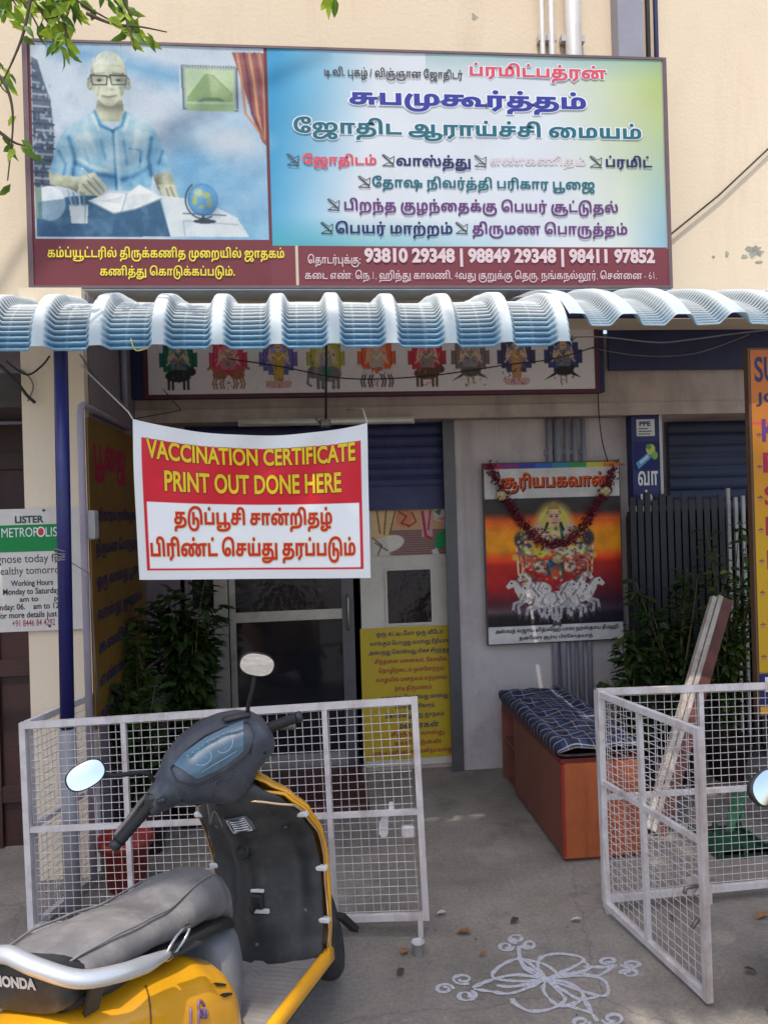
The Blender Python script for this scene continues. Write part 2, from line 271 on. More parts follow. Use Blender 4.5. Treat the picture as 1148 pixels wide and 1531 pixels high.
2,2980,3021,917,2,85,295,-12,-71,5,-62,15,-51,26,-39,35,-24,43,-8,53,9,52,24,44,26,25,35,21,43,18,116,20,241,3,124,-11,55,-13,47,-20,41,-26,33,-33,25,-41,15,-49,5,-58,-7,-64,-22,-53,-49,-58,-69,-45,-95,-30,-126,-15,-157,-2,-85,-5,-42,-17,-25,-30,-9,-50,3,-42,-149,-7,-6,86,5,43,13,36,22,31,48,37,52,18,75,8,144,1,141,6,91,20,31,16,26,21,30,46,10,61,-5,39,-13,31,-21,24,-59,30,-70,11,-215,1,-67,-3,-52,-15,-28,-24,-9,-34,8,-32,23,-23,37,-13,47,-4,36,3,30,9,24,16,19,27,11,37,3,49,0,216,-149,0,0,-152,-137,-16,0,277,624,0,0,-109,-189,0,0,-213,-4,-63,-10,-48,-17,-38,-23,-31,-41,-34,-53,-23,-62,-12,16,484,662,-33,5,-27,18,-17,27,-6,33,6,34,17,27,27,17,33,6,33,-6,26,-17,18,-27,6,-34,-6,-33,-18,-27,-26,-18,
2,2985,3021,1364,2,118,276,-12,-66,7,-56,21,-32,22,-27,28,-22,34,-16,41,-13,99,6,64,17,59,28,53,38,46,48,39,58,32,67,23,74,14,83,5,113,-8,49,-10,93,-37,71,-43,44,-37,38,-42,32,-46,25,-50,15,-55,5,-59,-6,-58,-18,-49,-29,-40,-39,-29,-49,-18,-59,-6,-65,7,-52,20,-40,31,-27,41,-15,48,-6,53,5,53,12,52,21,49,28,46,33,42,39,37,75,48,82,30,113,16,76,2,320,0,0,-109,-142,0,0,-454,-152,0,0,454,-91,-1,-71,-6,-50,-13,-41,-22,-49,-38,-24,-29,-19,-33,-21,-74,2,-89,13,-33,19,-18,23,-6,21,3,16,11,18,38,5,53,-7,60,-23,58,-24,35,-29,30,-85,52,-52,18,-57,11,-116,0,-48,-8,-43,-14,-37,-19,-31,-23,-25,-26,-28,-44,-17,-59,0,-84,8,-34,13,-26,18,-18,22,-10,48,-1,31,17,16,34,2,22,-5,32,-15,25,-24,15,-32,5,-39,-6,-34,-18,-61,-53,-23,96,40,32,45,27,52,19,59,6,50,-5,44,-15,37,-25,27,-35,17,-42,5,-52,-6,-54,-17,-45,-29,-37,-40,-27,-52,-17,16,681,662,-33,5,-26,18,-18,27,-6,33,6,34,18,27,26,17,33,6,33,-6,27,-17,17,-27,6,-34,-6,-33,-17,-27,-27,-18,
2,2970,3009,961,2,47,295,-12,-71,5,-62,15,-51,26,-39,35,-24,43,-8,53,9,52,24,44,26,25,35,21,43,18,115,20,72,3,572,0,0,-103,-590,0,-67,-3,-52,-15,-28,-24,-9,-34,8,-33,23,-22,37,-13,47,-4,36,3,30,9,24,16,19,27,11,37,3,49,0,216,-149,0,0,-152,-137,-16,0,277,624,0,0,-109,-191,0,0,-213,-4,-63,-10,-48,-16,-38,-23,-31,-42,-34,-52,-23,-62,-12,4,675,0,0,275,149,-8,0,-267,
2,2990,3009,1236,3,45,468,-300,-68,4,-61,11,-55,18,-49,25,-43,32,-37,37,-31,42,-25,47,-20,51,-14,55,-11,118,9,120,27,102,37,95,65,117,124,-68,-36,-59,-29,-62,-39,-126,-10,-61,-3,-72,4,-63,10,-60,19,-54,28,-46,37,-38,48,-29,58,-18,70,-6,73,7,58,20,44,33,32,45,20,53,12,61,148,-6,-11,-68,-20,-60,-30,-52,-37,-44,-45,-36,-52,-29,-59,-20,-65,-12,30,922,575,58,-5,51,-13,43,-22,35,-30,29,-36,22,-43,15,-48,13,-108,-5,-70,-13,-57,-23,-47,-34,-36,-28,-21,-69,-26,-97,-12,-64,-1,-480,0,0,563,153,0,0,-454,181,0,0,246,4,56,10,45,17,36,23,30,30,22,37,17,43,10,16,919,465,-24,-9,-21,-23,-11,-49,-2,-43,0,-232,83,4,36,11,26,21,17,30,9,42,4,53,-10,100,-13,39,-20,31,-27,19,
2,2965,3010,1508,2,72,916,-12,-52,5,-48,16,-43,26,-35,38,-22,51,-7,64,4,53,14,50,23,46,31,41,39,35,47,29,53,22,60,13,120,2,90,-20,51,-25,39,-32,29,-38,18,-41,11,-43,1,-84,-14,-66,-10,-21,176,0,0,-109,-327,0,-7,70,20,40,15,52,5,51,-5,48,-16,40,-26,31,-34,22,-41,14,-46,4,-50,-3,-41,-11,-32,-18,-27,-24,-22,-42,-14,-55,-2,-32,5,-45,16,-30,23,-16,25,-5,23,3,16,10,10,17,4,23,-13,52,-17,21,-28,15,-39,10,-257,3,1,103,233,0,76,-7,68,-20,55,-37,22,-25,17,-30,10,-35,4,-41,-6,-46,-16,-40,-27,-34,-36,-25,-44,-15,47,295,-12,-71,5,-62,15,-51,26,-39,35,-24,43,-8,53,9,52,24,44,26,25,35,21,43,18,115,20,72,3,394,0,-1,-103,-411,0,-67,-3,-52,-15,-28,-24,-9,-34,8,-33,23,-22,37,-13,47,-4,36,3,30,9,24,16,19,27,11,37,3,49,0,216,-149,0,0,-152,-137,-16,0,277,624,0,0,-109,-191,0,0,-213,-4,-63,-10,-48,-16,-38,-23,-31,-42,-34,-52,-23,-62,-12,
2,2990,3021,938,3,31,624,575,59,-5,51,-13,43,-22,35,-30,29,-36,22,-43,15,-48,9,-52,3,-56,-4,-70,-14,-57,-23,-47,-33,-36,-29,-21,-69,-26,-97,-12,-64,-1,-479,0,0,563,152,0,0,-454,182,0,0,246,3,56,11,45,17,36,23,30,30,22,37,17,43,10,16,622,465,-24,-9,-21,-23,-8,-20,-5,-72,0,-232,83,4,36,11,26,21,17,30,9,42,1,106,-8,47,-13,39,-19,31,-27,19,16,469,662,-33,5,-27,18,-17,27,-6,33,6,34,17,27,27,17,33,6,33,-6,26,-17,18,-27,6,-34,-6,-33,-18,-27,-26,-18,
1,2950,1453,3,95,287,-139,-60,9,-52,14,-45,20,-38,24,-29,29,-29,49,-9,57,3,29,9,27,15,24,39,30,41,13,97,7,774,0,-1,-108,-763,0,-44,-4,-12,-7,-11,-25,12,-33,36,-26,37,-13,51,-8,138,0,58,8,94,30,37,21,32,25,38,42,26,46,11,85,-4,71,-12,50,-21,43,-30,37,-41,27,-63,17,-63,-1,-47,-13,-17,-14,-11,-19,-4,-26,4,-27,13,-21,20,-13,27,-5,24,4,21,12,14,23,5,37,-5,36,-13,33,-40,58,106,18,33,-38,26,-52,11,-70,-10,-64,-33,-53,-26,-21,-33,-15,-40,-9,-49,-3,-50,4,-45,14,-40,22,-31,32,-20,42,-6,50,8,58,24,46,39,35,49,24,59,15,66,5,57,-3,52,-9,46,-15,78,-45,32,-29,48,-68,17,-38,15,-59,5,-84,-8,-97,-25,-53,-33,-49,-43,-42,-50,-37,-58,-31,-65,-25,-72,-18,-77,-11,-84,-4,54,912,-316,-75,15,-60,25,-42,34,-26,43,-9,50,5,31,14,29,23,26,31,21,38,14,72,3,81,-16,-18,-97,-30,8,-32,2,-36,-7,-9,-9,-3,-13,4,-14,12,-14,57,-21,114,-7,58,2,92,15,56,21,41,30,26,37,9,45,-6,32,-15,24,-27,15,-36,5,-58,-11,-45,-24,-1,104,59,26,38,8,48,3,46,-5,45,-14,39,-24,31,-33,20,-44,7,-53,-6,-51,-16,-46,-27,-43,-38,-37,-48,-31,-58,-25,-68,-19,-78,-11,-88,-4,4,993,-124,0,687,152,0,0,-687,
2,2991,3021,1040,3,8,370,0,0,563,152,0,0,-454,286,0,0,454,153,0,0,-563,22,256,-12,-40,3,-34,9,-29,14,-37,37,-23,42,-13,66,-2,45,0,359,152,0,0,-350,4,-61,17,-37,21,-13,29,-5,27,4,24,12,38,45,-2,-115,-26,-22,-30,-17,-35,-12,16,519,662,-33,5,-26,18,-18,27,-6,33,6,34,18,27,26,17,33,6,33,-6,26,-17,18,-27,6,-34,-6,-33,-18,-27,-26,-18,
2,2970,3021,812,2,47,295,-12,-71,5,-62,15,-51,26,-39,35,-24,43,-8,53,9,52,24,44,26,25,35,21,43,18,115,20,72,3,402,0,0,-103,-420,0,-67,-3,-52,-15,-28,-24,-9,-34,8,-33,23,-22,37,-13,47,-4,36,3,30,9,24,16,19,27,11,37,3,49,0,216,-149,0,0,-152,-137,-16,0,277,624,0,0,-109,-191,0,0,-213,-4,-63,-10,-48,-16,-38,-23,-31,-42,-34,-52,-23,-62,-12,16,481,662,-33,5,-26,18,-18,27,-6,33,6,34,18,27,26,17,33,6,33,-6,27,-17,17,-27,6,-34,-6,-33,-17,-27,-27,-18,
1,2970,812,1,47,295,-12,-71,5,-62,15,-51,26,-39,35,-24,43,-8,53,9,52,24,44,26,25,35,21,43,18,115,20,72,3,402,0,0,-103,-420,0,-67,-3,-52,-15,-28,-24,-9,-34,8,-33,23,-22,37,-13,47,-4,36,3,30,9,24,16,19,27,11,37,3,49,0,216,-149,0,0,-152,-137,-16,0,277,624,0,0,-109,-191,0,0,-213,-4,-63,-10,-48,-16,-38,-23,-31,-42,-34,-52,-23,-62,-12,
1,3016,1292,1,133,277,-12,-66,7,-56,21,-33,22,-27,28,-22,34,-16,41,-13,99,6,64,17,59,28,53,38,46,48,39,58,32,67,23,74,14,83,5,113,-8,49,-10,93,-37,71,-43,44,-37,71,-87,24,-50,15,-55,5,-60,-6,-58,-18,-49,-29,-40,-39,-29,-49,-18,-59,-6,-65,7,-52,20,-39,31,-27,42,-16,48,-6,53,4,54,13,52,20,49,26,46,68,82,58,42,79,39,62,16,62,6,69,-5,59,-13,49,-22,41,-30,32,-36,25,-41,17,-46,10,-49,4,-51,-4,-59,-25,-109,-39,-90,-21,-36,-126,62,24,44,20,50,14,59,5,69,-6,57,-15,47,-25,38,-33,27,-41,17,-49,6,-72,-11,-33,-15,-60,-47,-24,-29,-20,-34,-23,-84,-3,-50,4,-46,13,-32,19,-18,23,-6,21,4,16,11,18,38,5,52,-7,60,-23,58,-24,35,-29,30,-85,52,-52,18,-57,11,-116,0,-48,-8,-43,-14,-37,-19,-31,-23,-25,-26,-28,-44,-17,-58,0,-85,8,-34,13,-26,18,-18,22,-10,48,-1,31,17,16,34,2,22,-5,32,-15,25,-24,15,-32,5,-39,-6,-34,-18,-61,-53,-23,96,40,32,45,27,52,19,59,6,50,-5,44,-15,37,-25,27,-35,17,-42,5,-52,-6,-54,-17,-45,-29,-37,-40,-27,-51,-17,
1,2991,1040,2,8,370,0,0,563,152,0,0,-454,286,0,0,454,153,0,0,-563,22,256,-12,-40,3,-34,9,-29,14,-37,37,-23,42,-13,66,-2,45,0,359,152,0,0,-350,4,-61,17,-37,21,-13,29,-5,27,4,24,12,38,45,-2,-115,-26,-22,-30,-17,-35,-12,
2,3000,3021,1427,2,127,276,-12,-66,7,-56,21,-32,22,-27,28,-22,35,-16,41,-13,99,13,100,16,44,21,39,57,65,73,47,41,17,65,16,69,6,61,-4,53,-12,45,-19,40,-26,36,-33,32,-40,-64,-12,54,79,33,28,36,21,42,13,46,5,53,-4,41,-11,33,-18,28,-24,26,-36,17,-45,10,-54,3,-136,8,-81,13,-30,32,-29,28,-9,46,2,25,11,20,18,15,29,10,40,3,53,-13,96,-37,98,-59,91,126,74,42,-55,60,-114,18,-59,11,-61,4,-63,-3,-51,-9,-47,-15,-43,-22,-37,-28,-32,-35,-26,-43,-19,-50,-11,-57,-4,-88,11,-38,14,-55,43,-20,26,-30,72,-11,102,-1,95,-8,65,-19,34,-27,14,-36,0,-29,-14,-21,-33,-8,-64,-1,-48,0,-305,-152,0,0,260,-10,93,-13,34,-19,28,-24,20,-29,16,-36,10,-43,3,-63,-8,-53,-22,-43,-35,-32,-48,-19,-57,-7,-65,3,-44,8,-35,13,-26,18,-18,22,-10,48,-1,31,17,16,34,2,22,-5,32,-15,25,-24,15,-32,5,-39,-6,-35,-18,-60,-53,-23,96,40,32,45,27,52,19,59,6,50,-5,43,-15,37,-25,28,-35,17,-42,5,-52,-6,-54,-17,-45,-30,-37,-40,-27,-52,-17,16,715,662,-33,5,-27,18,-18,27,-5,33,5,34,18,27,27,17,33,6,32,-6,27,-17,17,-27,6,-34,-6,-33,-17,-27,-27,-18,
2,2980,3009,1211,2,99,295,-12,-70,5,-63,15,-51,26,-39,35,-24,43,-8,53,9,52,24,44,26,25,35,21,43,18,116,20,254,3,109,-13,54,-18,50,-28,30,-24,27,-30,22,-35,17,-40,10,-48,0,-100,-9,-46,-36,-86,-4,-25,-29,-35,-75,-61,-46,-24,-109,-36,-131,-18,-89,-2,-109,8,-48,9,-80,32,-30,22,-30,41,-10,52,10,44,11,17,35,23,55,11,47,1,840,0,59,-109,-353,0,-60,11,-473,0,-25,-3,-8,-14,10,-18,31,-14,51,-10,101,-3,134,9,96,26,39,20,32,24,7,31,30,54,15,53,4,58,-6,62,-19,49,-30,36,-41,25,-51,14,-61,5,-200,-1,-60,-8,-41,-20,-18,-29,-2,-18,8,-32,23,-23,37,-13,47,-4,36,3,30,9,24,16,19,26,11,37,3,50,0,216,-149,0,0,-153,-137,-15,0,277,623,0,0,-109,-189,0,0,-213,-4,-63,-10,-48,-16,-39,-23,-30,-42,-34,-52,-23,-62,-12,4,979,-170,0,733,153,0,0,-733,
1,2958,882,2,58,276,-12,-66,7,-56,21,-32,22,-27,28,-22,33,-16,40,-13,96,4,59,12,52,19,47,26,41,32,35,39,30,83,37,106,20,176,7,3,-109,-137,-1,-69,-9,-50,-18,-22,-13,-36,-32,-28,-42,-17,-51,-6,-64,3,-42,8,-33,13,-25,18,-18,22,-10,48,-1,31,17,16,34,2,22,-5,32,-15,25,-24,15,-32,5,-39,-6,-35,-18,-60,-53,-23,96,40,32,45,27,52,19,59,6,50,-5,44,-15,37,-25,27,-35,17,-42,5,-52,-6,-54,-17,-45,-29,-37,-40,-27,-52,-17,8,571,0,0,454,-46,0,2,109,338,0,0,-109,-142,0,0,-454,
2,2979,3021,1839,2,173,276,-12,-66,7,-56,21,-32,22,-27,28,-22,34,-16,41,-13,99,6,64,17,59,28,53,38,46,48,39,58,32,66,23,75,14,83,5,113,-8,49,-10,93,-37,71,-43,44,-37,38,-42,32,-45,25,-50,15,-55,5,-60,-6,-58,-18,-49,-29,-40,-39,-29,-50,-18,-59,-6,-65,7,-52,20,-39,31,-27,41,-15,48,-6,53,4,53,12,51,20,49,51,77,55,56,62,45,83,36,96,17,108,1,90,-14,42,-14,82,-46,52,-43,52,-57,30,-47,22,-51,14,-54,5,-59,-6,-58,-18,-49,-29,-40,-39,-29,-50,-18,-59,-6,-65,7,-52,20,-39,31,-27,41,-15,48,-6,53,5,53,12,52,21,49,28,46,34,42,38,37,75,48,82,30,114,16,77,2,318,0,0,-109,-142,0,0,-454,-152,0,0,454,-91,-1,-71,-6,-50,-13,-41,-22,-49,-38,-24,-29,-32,-69,-10,-78,4,-49,13,-33,18,-18,23,-6,21,3,16,11,12,17,11,46,-2,68,-9,41,-16,40,-22,36,-29,32,-80,52,-45,16,-94,10,-62,-4,-50,-12,-74,-36,-33,-25,-28,-30,-21,-34,-16,-38,-9,-41,-3,-46,4,-47,12,-33,19,-20,24,-6,21,3,16,11,18,38,5,53,-7,60,-23,58,-24,35,-29,30,-85,52,-52,18,-57,11,-116,0,-48,-8,-43,-14,-37,-19,-31,-23,-25,-26,-28,-44,-17,-59,0,-83,8,-34,12,-26,18,-18,23,-11,48,-1,31,17,16,34,2,22,-5,32,-15,25,-24,15,-32,5,-39,-6,-34,-18,-61,-53,-23,96,40,32,45,27,52,19,59,6,50,-5,44,-15,37,-25,27,-35,17,-42,5,-52,-6,-54,-17,-45,-29,-37,-40,-27,-52,-17,16,920,662,-33,5,-27,18,-18,27,-5,33,5,34,18,27,27,17,33,6,32,-6,27,-17,17,-27,6,-34,-6,-33,-17,-27,-27,-18,
1,2979,1839,1,173,276,-12,-66,7,-56,21,-32,22,-27,28,-22,34,-16,41,-13,99,6,64,17,59,28,53,38,46,48,39,58,32,66,23,75,14,83,5,113,-8,49,-10,93,-37,71,-43,44,-37,38,-42,32,-45,25,-50,15,-55,5,-60,-6,-58,-18,-49,-29,-40,-39,-29,-50,-18,-59,-6,-65,7,-52,20,-39,31,-27,41,-15,48,-6,53,4,53,12,51,20,49,51,77,55,56,62,45,83,36,96,17,108,1,90,-14,42,-14,82,-46,52,-43,52,-57,30,-47,22,-51,14,-54,5,-59,-6,-58,-18,-49,-29,-40,-39,-29,-50,-18,-59,-6,-65,7,-52,20,-39,31,-27,41,-15,48,-6,53,5,53,12,52,21,49,28,46,34,42,38,37,75,48,82,30,114,16,77,2,318,0,0,-109,-142,0,0,-454,-152,0,0,454,-91,-1,-71,-6,-50,-13,-41,-22,-49,-38,-24,-29,-32,-69,-10,-78,4,-49,13,-33,18,-18,23,-6,21,3,16,11,12,17,11,46,-2,68,-9,41,-16,40,-22,36,-29,32,-80,52,-45,16,-94,10,-62,-4,-50,-12,-74,-36,-33,-25,-28,-30,-21,-34,-16,-38,-9,-41,-3,-46,4,-47,12,-33,19,-20,24,-6,21,3,16,11,18,38,5,53,-7,60,-23,58,-24,35,-29,30,-85,52,-52,18,-57,11,-116,0,-48,-8,-43,-14,-37,-19,-31,-23,-25,-26,-28,-44,-17,-59,0,-83,8,-34,12,-26,18,-18,23,-11,48,-1,31,17,16,34,2,22,-5,32,-15,25,-24,15,-32,5,-39,-6,-34,-18,-61,-53,-23,96,40,32,45,27,52,19,59,6,50,-5,44,-15,37,-25,27,-35,17,-42,5,-52,-6,-54,-17,-45,-29,-37,-40,-27,-52,-17,
1,2999,1533,2,55,1035,575,54,-4,43,-12,34,-19,25,-22,19,-27,12,-28,9,-56,-5,-65,-27,-133,-128,-493,-139,37,83,296,3,32,57,215,12,74,-2,59,-9,21,-16,13,-25,5,-31,-6,-22,-19,-13,-27,-4,-32,4,-29,12,-24,20,-18,27,-13,76,-10,114,4,44,12,41,18,40,25,130,0,0,-349,-648,0,-1,109,519,0,2,124,-79,-32,-60,-12,-98,-4,-70,4,-59,12,-49,18,-38,25,-30,30,-19,35,-12,38,-4,42,6,45,17,44,28,39,40,30,53,21,78,276,-12,-66,7,-56,21,-32,22,-27,28,-22,35,-16,41,-13,99,6,69,15,60,27,54,35,45,43,38,51,29,56,21,61,13,66,5,111,-11,46,-13,75,-39,29,-25,35,-44,24,-49,14,-54,2,-103,-19,-88,-14,-40,208,0,-21,-109,-343,0,-5,82,31,81,10,49,3,54,-6,58,-17,49,-27,39,-39,28,-49,18,-59,6,-63,-8,-53,-24,-42,-37,-31,-47,-18,-56,-7,-63,3,-44,8,-35,13,-26,18,-18,22,-10,48,-1,31,17,16,34,2,22,-5,33,-15,24,-24,15,-32,5,-39,-6,-35,-18,-60,-53,-23,96,40,32,45,27,52,19,59,6,50,-5,43,-15,37,-25,28,-35,17,-42,5,-52,-6,-54,-17,-45,-30,-37,-40,-27,-52,-17,
1,2984,894,2,45,641,363,60,-7,52,-20,42,-33,32,-46,20,-58,6,-71,-3,-55,-10,-48,-17,-42,-21,-35,-26,-30,-66,-45,-88,-29,-112,-12,-159,-2,-85,-5,-41,-17,-25,-30,-9,-50,3,-42,-149,-7,-6,86,5,43,13,36,21,31,49,37,52,18,75,8,169,1,117,5,73,19,49,33,17,22,22,64,0,82,-9,32,-14,25,-19,18,-25,11,-55,2,-43,-17,-19,-13,-3,107,57,24,10,78,0,0,563,595,0,0,-109,-143,0,0,-454,-153,0,0,454,-147,0,0,-454,
2,2986,3010,1055,2,10,602,-139,0,139,-524,0,0,563,152,0,0,-454,372,0,0,454,152,0,0,-702,56,915,115,43,-13,38,-22,30,-32,19,-41,7,-52,-9,-66,-28,-57,-28,-32,-36,-29,-43,-25,-50,-21,-120,-29,-145,-15,-130,-2,-128,5,-120,22,-52,20,-39,25,-26,29,-16,33,-5,38,5,31,15,30,25,27,36,20,47,14,98,3,79,-11,38,-10,-20,-101,-55,12,-57,5,-39,-3,-21,-10,-7,-16,11,-20,40,-18,85,-12,144,-4,98,2,70,6,114,25,44,18,34,22,34,40,11,47,-5,27,-15,21,-24,13,-60,2,-50,-18,-19,-12,-1,109,60,21,37,6,
1,2993,976,1,84,648,575,56,-5,51,-13,44,-23,38,-31,31,-38,25,-47,17,-53,11,-60,0,-143,-11,-66,-17,-57,-24,-49,-29,-41,-34,-33,-44,-30,-49,-22,-55,-16,-129,-16,-180,-2,-85,-5,-41,-17,-25,-30,-9,-50,3,-42,-149,-7,-6,86,5,43,13,36,21,31,49,37,52,18,75,8,183,1,105,5,45,7,58,17,47,27,36,38,26,53,18,93,-2,132,-14,58,-20,44,-28,30,-32,17,-37,6,-44,-8,-18,-9,-16,-15,-23,-51,-5,-75,0,-308,-152,0,0,303,-4,86,-16,49,-22,20,-32,8,-34,-7,-23,-21,-16,-50,-4,-85,0,-303,-152,0,0,329,7,87,22,63,35,46,29,22,34,16,37,9,39,3,50,-4,40,-10,34,-18,30,-25,27,-34,25,-43,-54,11,55,65,31,24,36,18,43,12,
2,2984,3021,894,3,45,641,363,60,-7,52,-20,42,-33,32,-46,20,-58,6,-71,-3,-55,-10,-48,-17,-42,-21,-35,-26,-30,-66,-45,-88,-29,-112,-12,-159,-2,-85,-5,-41,-17,-25,-30,-9,-50,3,-42,-149,-7,-6,86,5,43,13,36,21,31,49,37,52,18,75,8,169,1,117,5,73,19,49,33,17,22,22,64,0,82,-9,32,-14,25,-19,18,-25,11,-55,2,-43,-17,-19,-13,-3,107,57,24,10,78,0,0,563,595,0,0,-109,-143,0,0,-454,-153,0,0,454,-147,0,0,-454,16,446,662,-33,5,-27,18,-18,27,-5,33,5,34,18,27,27,17,33,6,32,-6,27,-17,17,-27,6,-34,-6,-33,-17,-27,-27,-18,
2,2965,3009,1180,1,108,560,-12,-71,5,-61,15,-51,26,-39,35,-24,43,-8,53,8,52,24,44,26,25,35,21,43,18,115,20,216,3,121,-11,51,-14,44,-18,38,-22,31,-26,38,-45,25,-50,15,-55,5,-56,-3,-53,-9,-48,-16,-44,-21,-39,-26,-35,-65,-59,-80,-43,-91,-29,-98,-17,-102,-5,-107,3,-73,9,-65,15,-59,20,-52,25,-45,29,-74,68,-51,79,-33,85,-12,65,-5,85,9,107,24,98,36,89,66,118,119,-70,-40,-69,-39,-92,-27,-113,-3,-79,10,-96,13,-45,41,-80,30,-34,36,-31,42,-25,49,-21,55,-16,62,-9,76,-3,108,7,91,20,40,16,34,20,43,36,32,44,19,53,6,61,-7,63,-23,50,-36,37,-47,26,-55,16,-63,5,-179,-1,-60,-8,-41,-19,-18,-29,-2,-19,8,-33,23,-22,37,-13,47,-4,36,3,30,9,24,16,19,27,11,37,3,49,0,216,-149,0,0,-175,-137,-16,0,300,624,0,0,-109,-191,0,0,-213,-4,-63,-10,-48,-16,-38,-23,-31,-42,-34,-52,-23,-62,-12,
1,2996,938,4,31,624,575,59,-5,51,-13,43,-22,35,-30,29,-36,22,-43,15,-48,9,-52,3,-56,-4,-70,-14,-57,-23,-47,-33,-36,-29,-21,-69,-26,-97,-12,-64,-1,-479,0,0,563,152,0,0,-454,182,0,0,246,3,56,11,45,17,36,23,30,30,22,37,17,43,10,16,622,465,-24,-9,-21,-23,-8,-20,-5,-72,0,-232,83,4,36,11,26,21,17,30,9,42,1,106,-8,47,-13,39,-19,31,-27,19,37,249,-42,61,-7,-7,-100,-54,3,-42,-7,-13,-10,-4,-15,3,-14,23,-16,37,-6,88,1,65,20,26,18,39,50,21,21,43,14,69,6,91,-29,-62,-21,-29,-33,-27,-48,-36,-40,-44,-29,-52,-21,-62,-12,-106,-4,-53,3,-49,9,-42,14,-33,17,-20,17,-30,51,-4,34,12,55,35,43,36,20,45,12,15,565,-185,-9,12,-38,12,-34,17,-28,23,-22,32,-15,40,-6,50,147,1,8,-40,11,-15,31,-18,38,-5,134,-1,0,-108,
2,2965,3021,919,2,73,295,-12,-71,5,-62,15,-51,26,-39,35,-24,43,-8,53,9,52,24,44,26,25,35,21,43,18,115,20,72,3,215,0,105,-5,72,-17,56,-30,28,-24,21,-31,13,-37,5,-43,-6,-50,-17,-42,-29,-35,-40,-26,-49,-15,-85,-4,-59,5,-28,6,25,105,28,-6,30,-1,36,4,27,13,16,22,6,31,-4,23,-10,18,-15,14,-46,16,-58,5,-255,1,-67,-3,-52,-15,-28,-24,-9,-34,8,-33,23,-23,37,-13,47,-4,36,3,30,9,24,17,19,27,11,37,3,49,0,216,-149,0,0,-152,-137,-16,0,277,623,0,0,-109,-188,0,0,-213,-4,-63,-10,-48,-17,-38,-23,-31,-42,-34,-52,-23,-62,-12,16,481,662,-33,5,-26,18,-18,27,-6,33,6,34,18,27,26,17,33,6,33,-6,27,-17,17,-27,6,-34,-6,-33,-17,-27,-27,-18,
1,3014,989,1,97,412,-12,-54,3,-51,9,-46,16,-42,21,-38,27,-33,32,-29,38,-42,88,-21,106,-3,58,4,69,12,64,20,59,28,55,33,48,40,44,46,37,51,32,55,24,60,19,64,10,67,4,71,-4,66,-12,41,-13,74,-42,39,-34,32,-40,24,-49,17,-60,12,-102,1,-63,0,-432,-152,0,0,385,-3,105,-18,102,-17,45,-25,36,-34,31,-38,20,-45,12,-52,3,-61,-5,-59,-16,-38,-16,-67,-48,-29,-32,-25,-37,-21,-43,-15,-48,-10,-54,0,-121,20,-98,16,-38,20,-32,22,-24,26,-19,27,-12,80,-3,63,7,29,22,15,31,6,34,-5,30,-12,28,-22,19,-32,6,-28,-5,-24,-15,-16,-25,-5,-37,3,-36,24,-63,17,-21,-124,1,-29,51,-12,35,-4,41,5,49,17,43,28,36,40,28,52,17,64,6,64,-6,52,-19,40,-30,27,-38,17,-44,6,-48,-8,-61,-24,-51,-37,-39,-51,-28,-62,-17,
2,2970,3010,1378,3,65,1186,195,56,-6,46,-19,33,-29,24,-37,13,-44,5,-48,-4,-50,-11,-45,-18,-40,-25,-36,-31,-32,-76,-51,-93,-37,-106,-24,-113,-14,-116,-4,-170,4,-96,11,-86,20,-76,26,-66,31,-57,38,-53,46,-41,51,-31,56,-22,58,-13,61,-5,86,9,103,24,97,36,89,66,118,119,-70,-42,-71,-39,-94,-25,-110,-3,-65,4,-56,10,-53,18,-47,25,-44,32,-39,39,-35,46,-30,54,-24,61,-20,69,-14,161,-11,103,2,130,14,118,30,50,23,42,28,33,34,20,41,7,48,-5,35,-14,24,-22,14,-29,5,-43,-9,-36,-21,-9,100,58,26,47,560,-12,-71,5,-62,15,-51,26,-39,35,-24,43,-8,53,9,52,24,44,26,25,35,21,43,18,115,20,72,3,572,0,0,-103,-590,0,-67,-3,-52,-15,-28,-24,-9,-34,8,-33,23,-22,37,-13,47,-4,36,3,30,9,24,16,19,27,11,37,3,49,0,216,-149,0,0,-152,-137,-16,0,277,624,0,0,-109,-191,0,0,-213,-4,-63,-10,-48,-16,-38,-23,-31,-42,-34,-52,-23,-62,-12,4,940,0,0,275,144,-8,0,-267,
2,2975,3009,1149,2,96,404,-308,-65,13,-57,22,-49,30,-43,37,-37,44,-30,50,-24,56,-18,61,-21,135,0,157,20,131,40,118,60,103,37,44,42,40,47,35,52,29,57,23,62,17,67,11,134,1,108,-19,89,-37,39,-25,68,-66,27,-40,22,-47,17,-54,17,-112,5,-112,0,-337,-152,0,0,319,-8,139,-12,63,-18,57,-26,49,-35,41,-38,29,-47,22,-56,15,-67,4,-66,-5,-63,-15,-77,-37,-68,-55,-56,-74,-42,-94,-27,-114,-9,-133,2,-79,20,-128,16,-50,20,-42,24,-33,40,-38,47,-24,50,-13,52,-5,60,5,48,16,38,24,28,33,21,39,21,91,-1,106,-9,44,-14,32,-19,22,-24,12,-29,4,-31,-4,-55,-29,-27,-22,-7,111,66,37,41,12,42,4,63,-8,54,-22,31,-24,26,-31,20,-37,15,-45,9,-53,0,-121,-9,-55,-15,-49,-20,-44,-25,-38,-31,-33,-35,-28,-39,-22,-89,-29,-50,-7,4,377,0,0,563,152,0,0,-563,
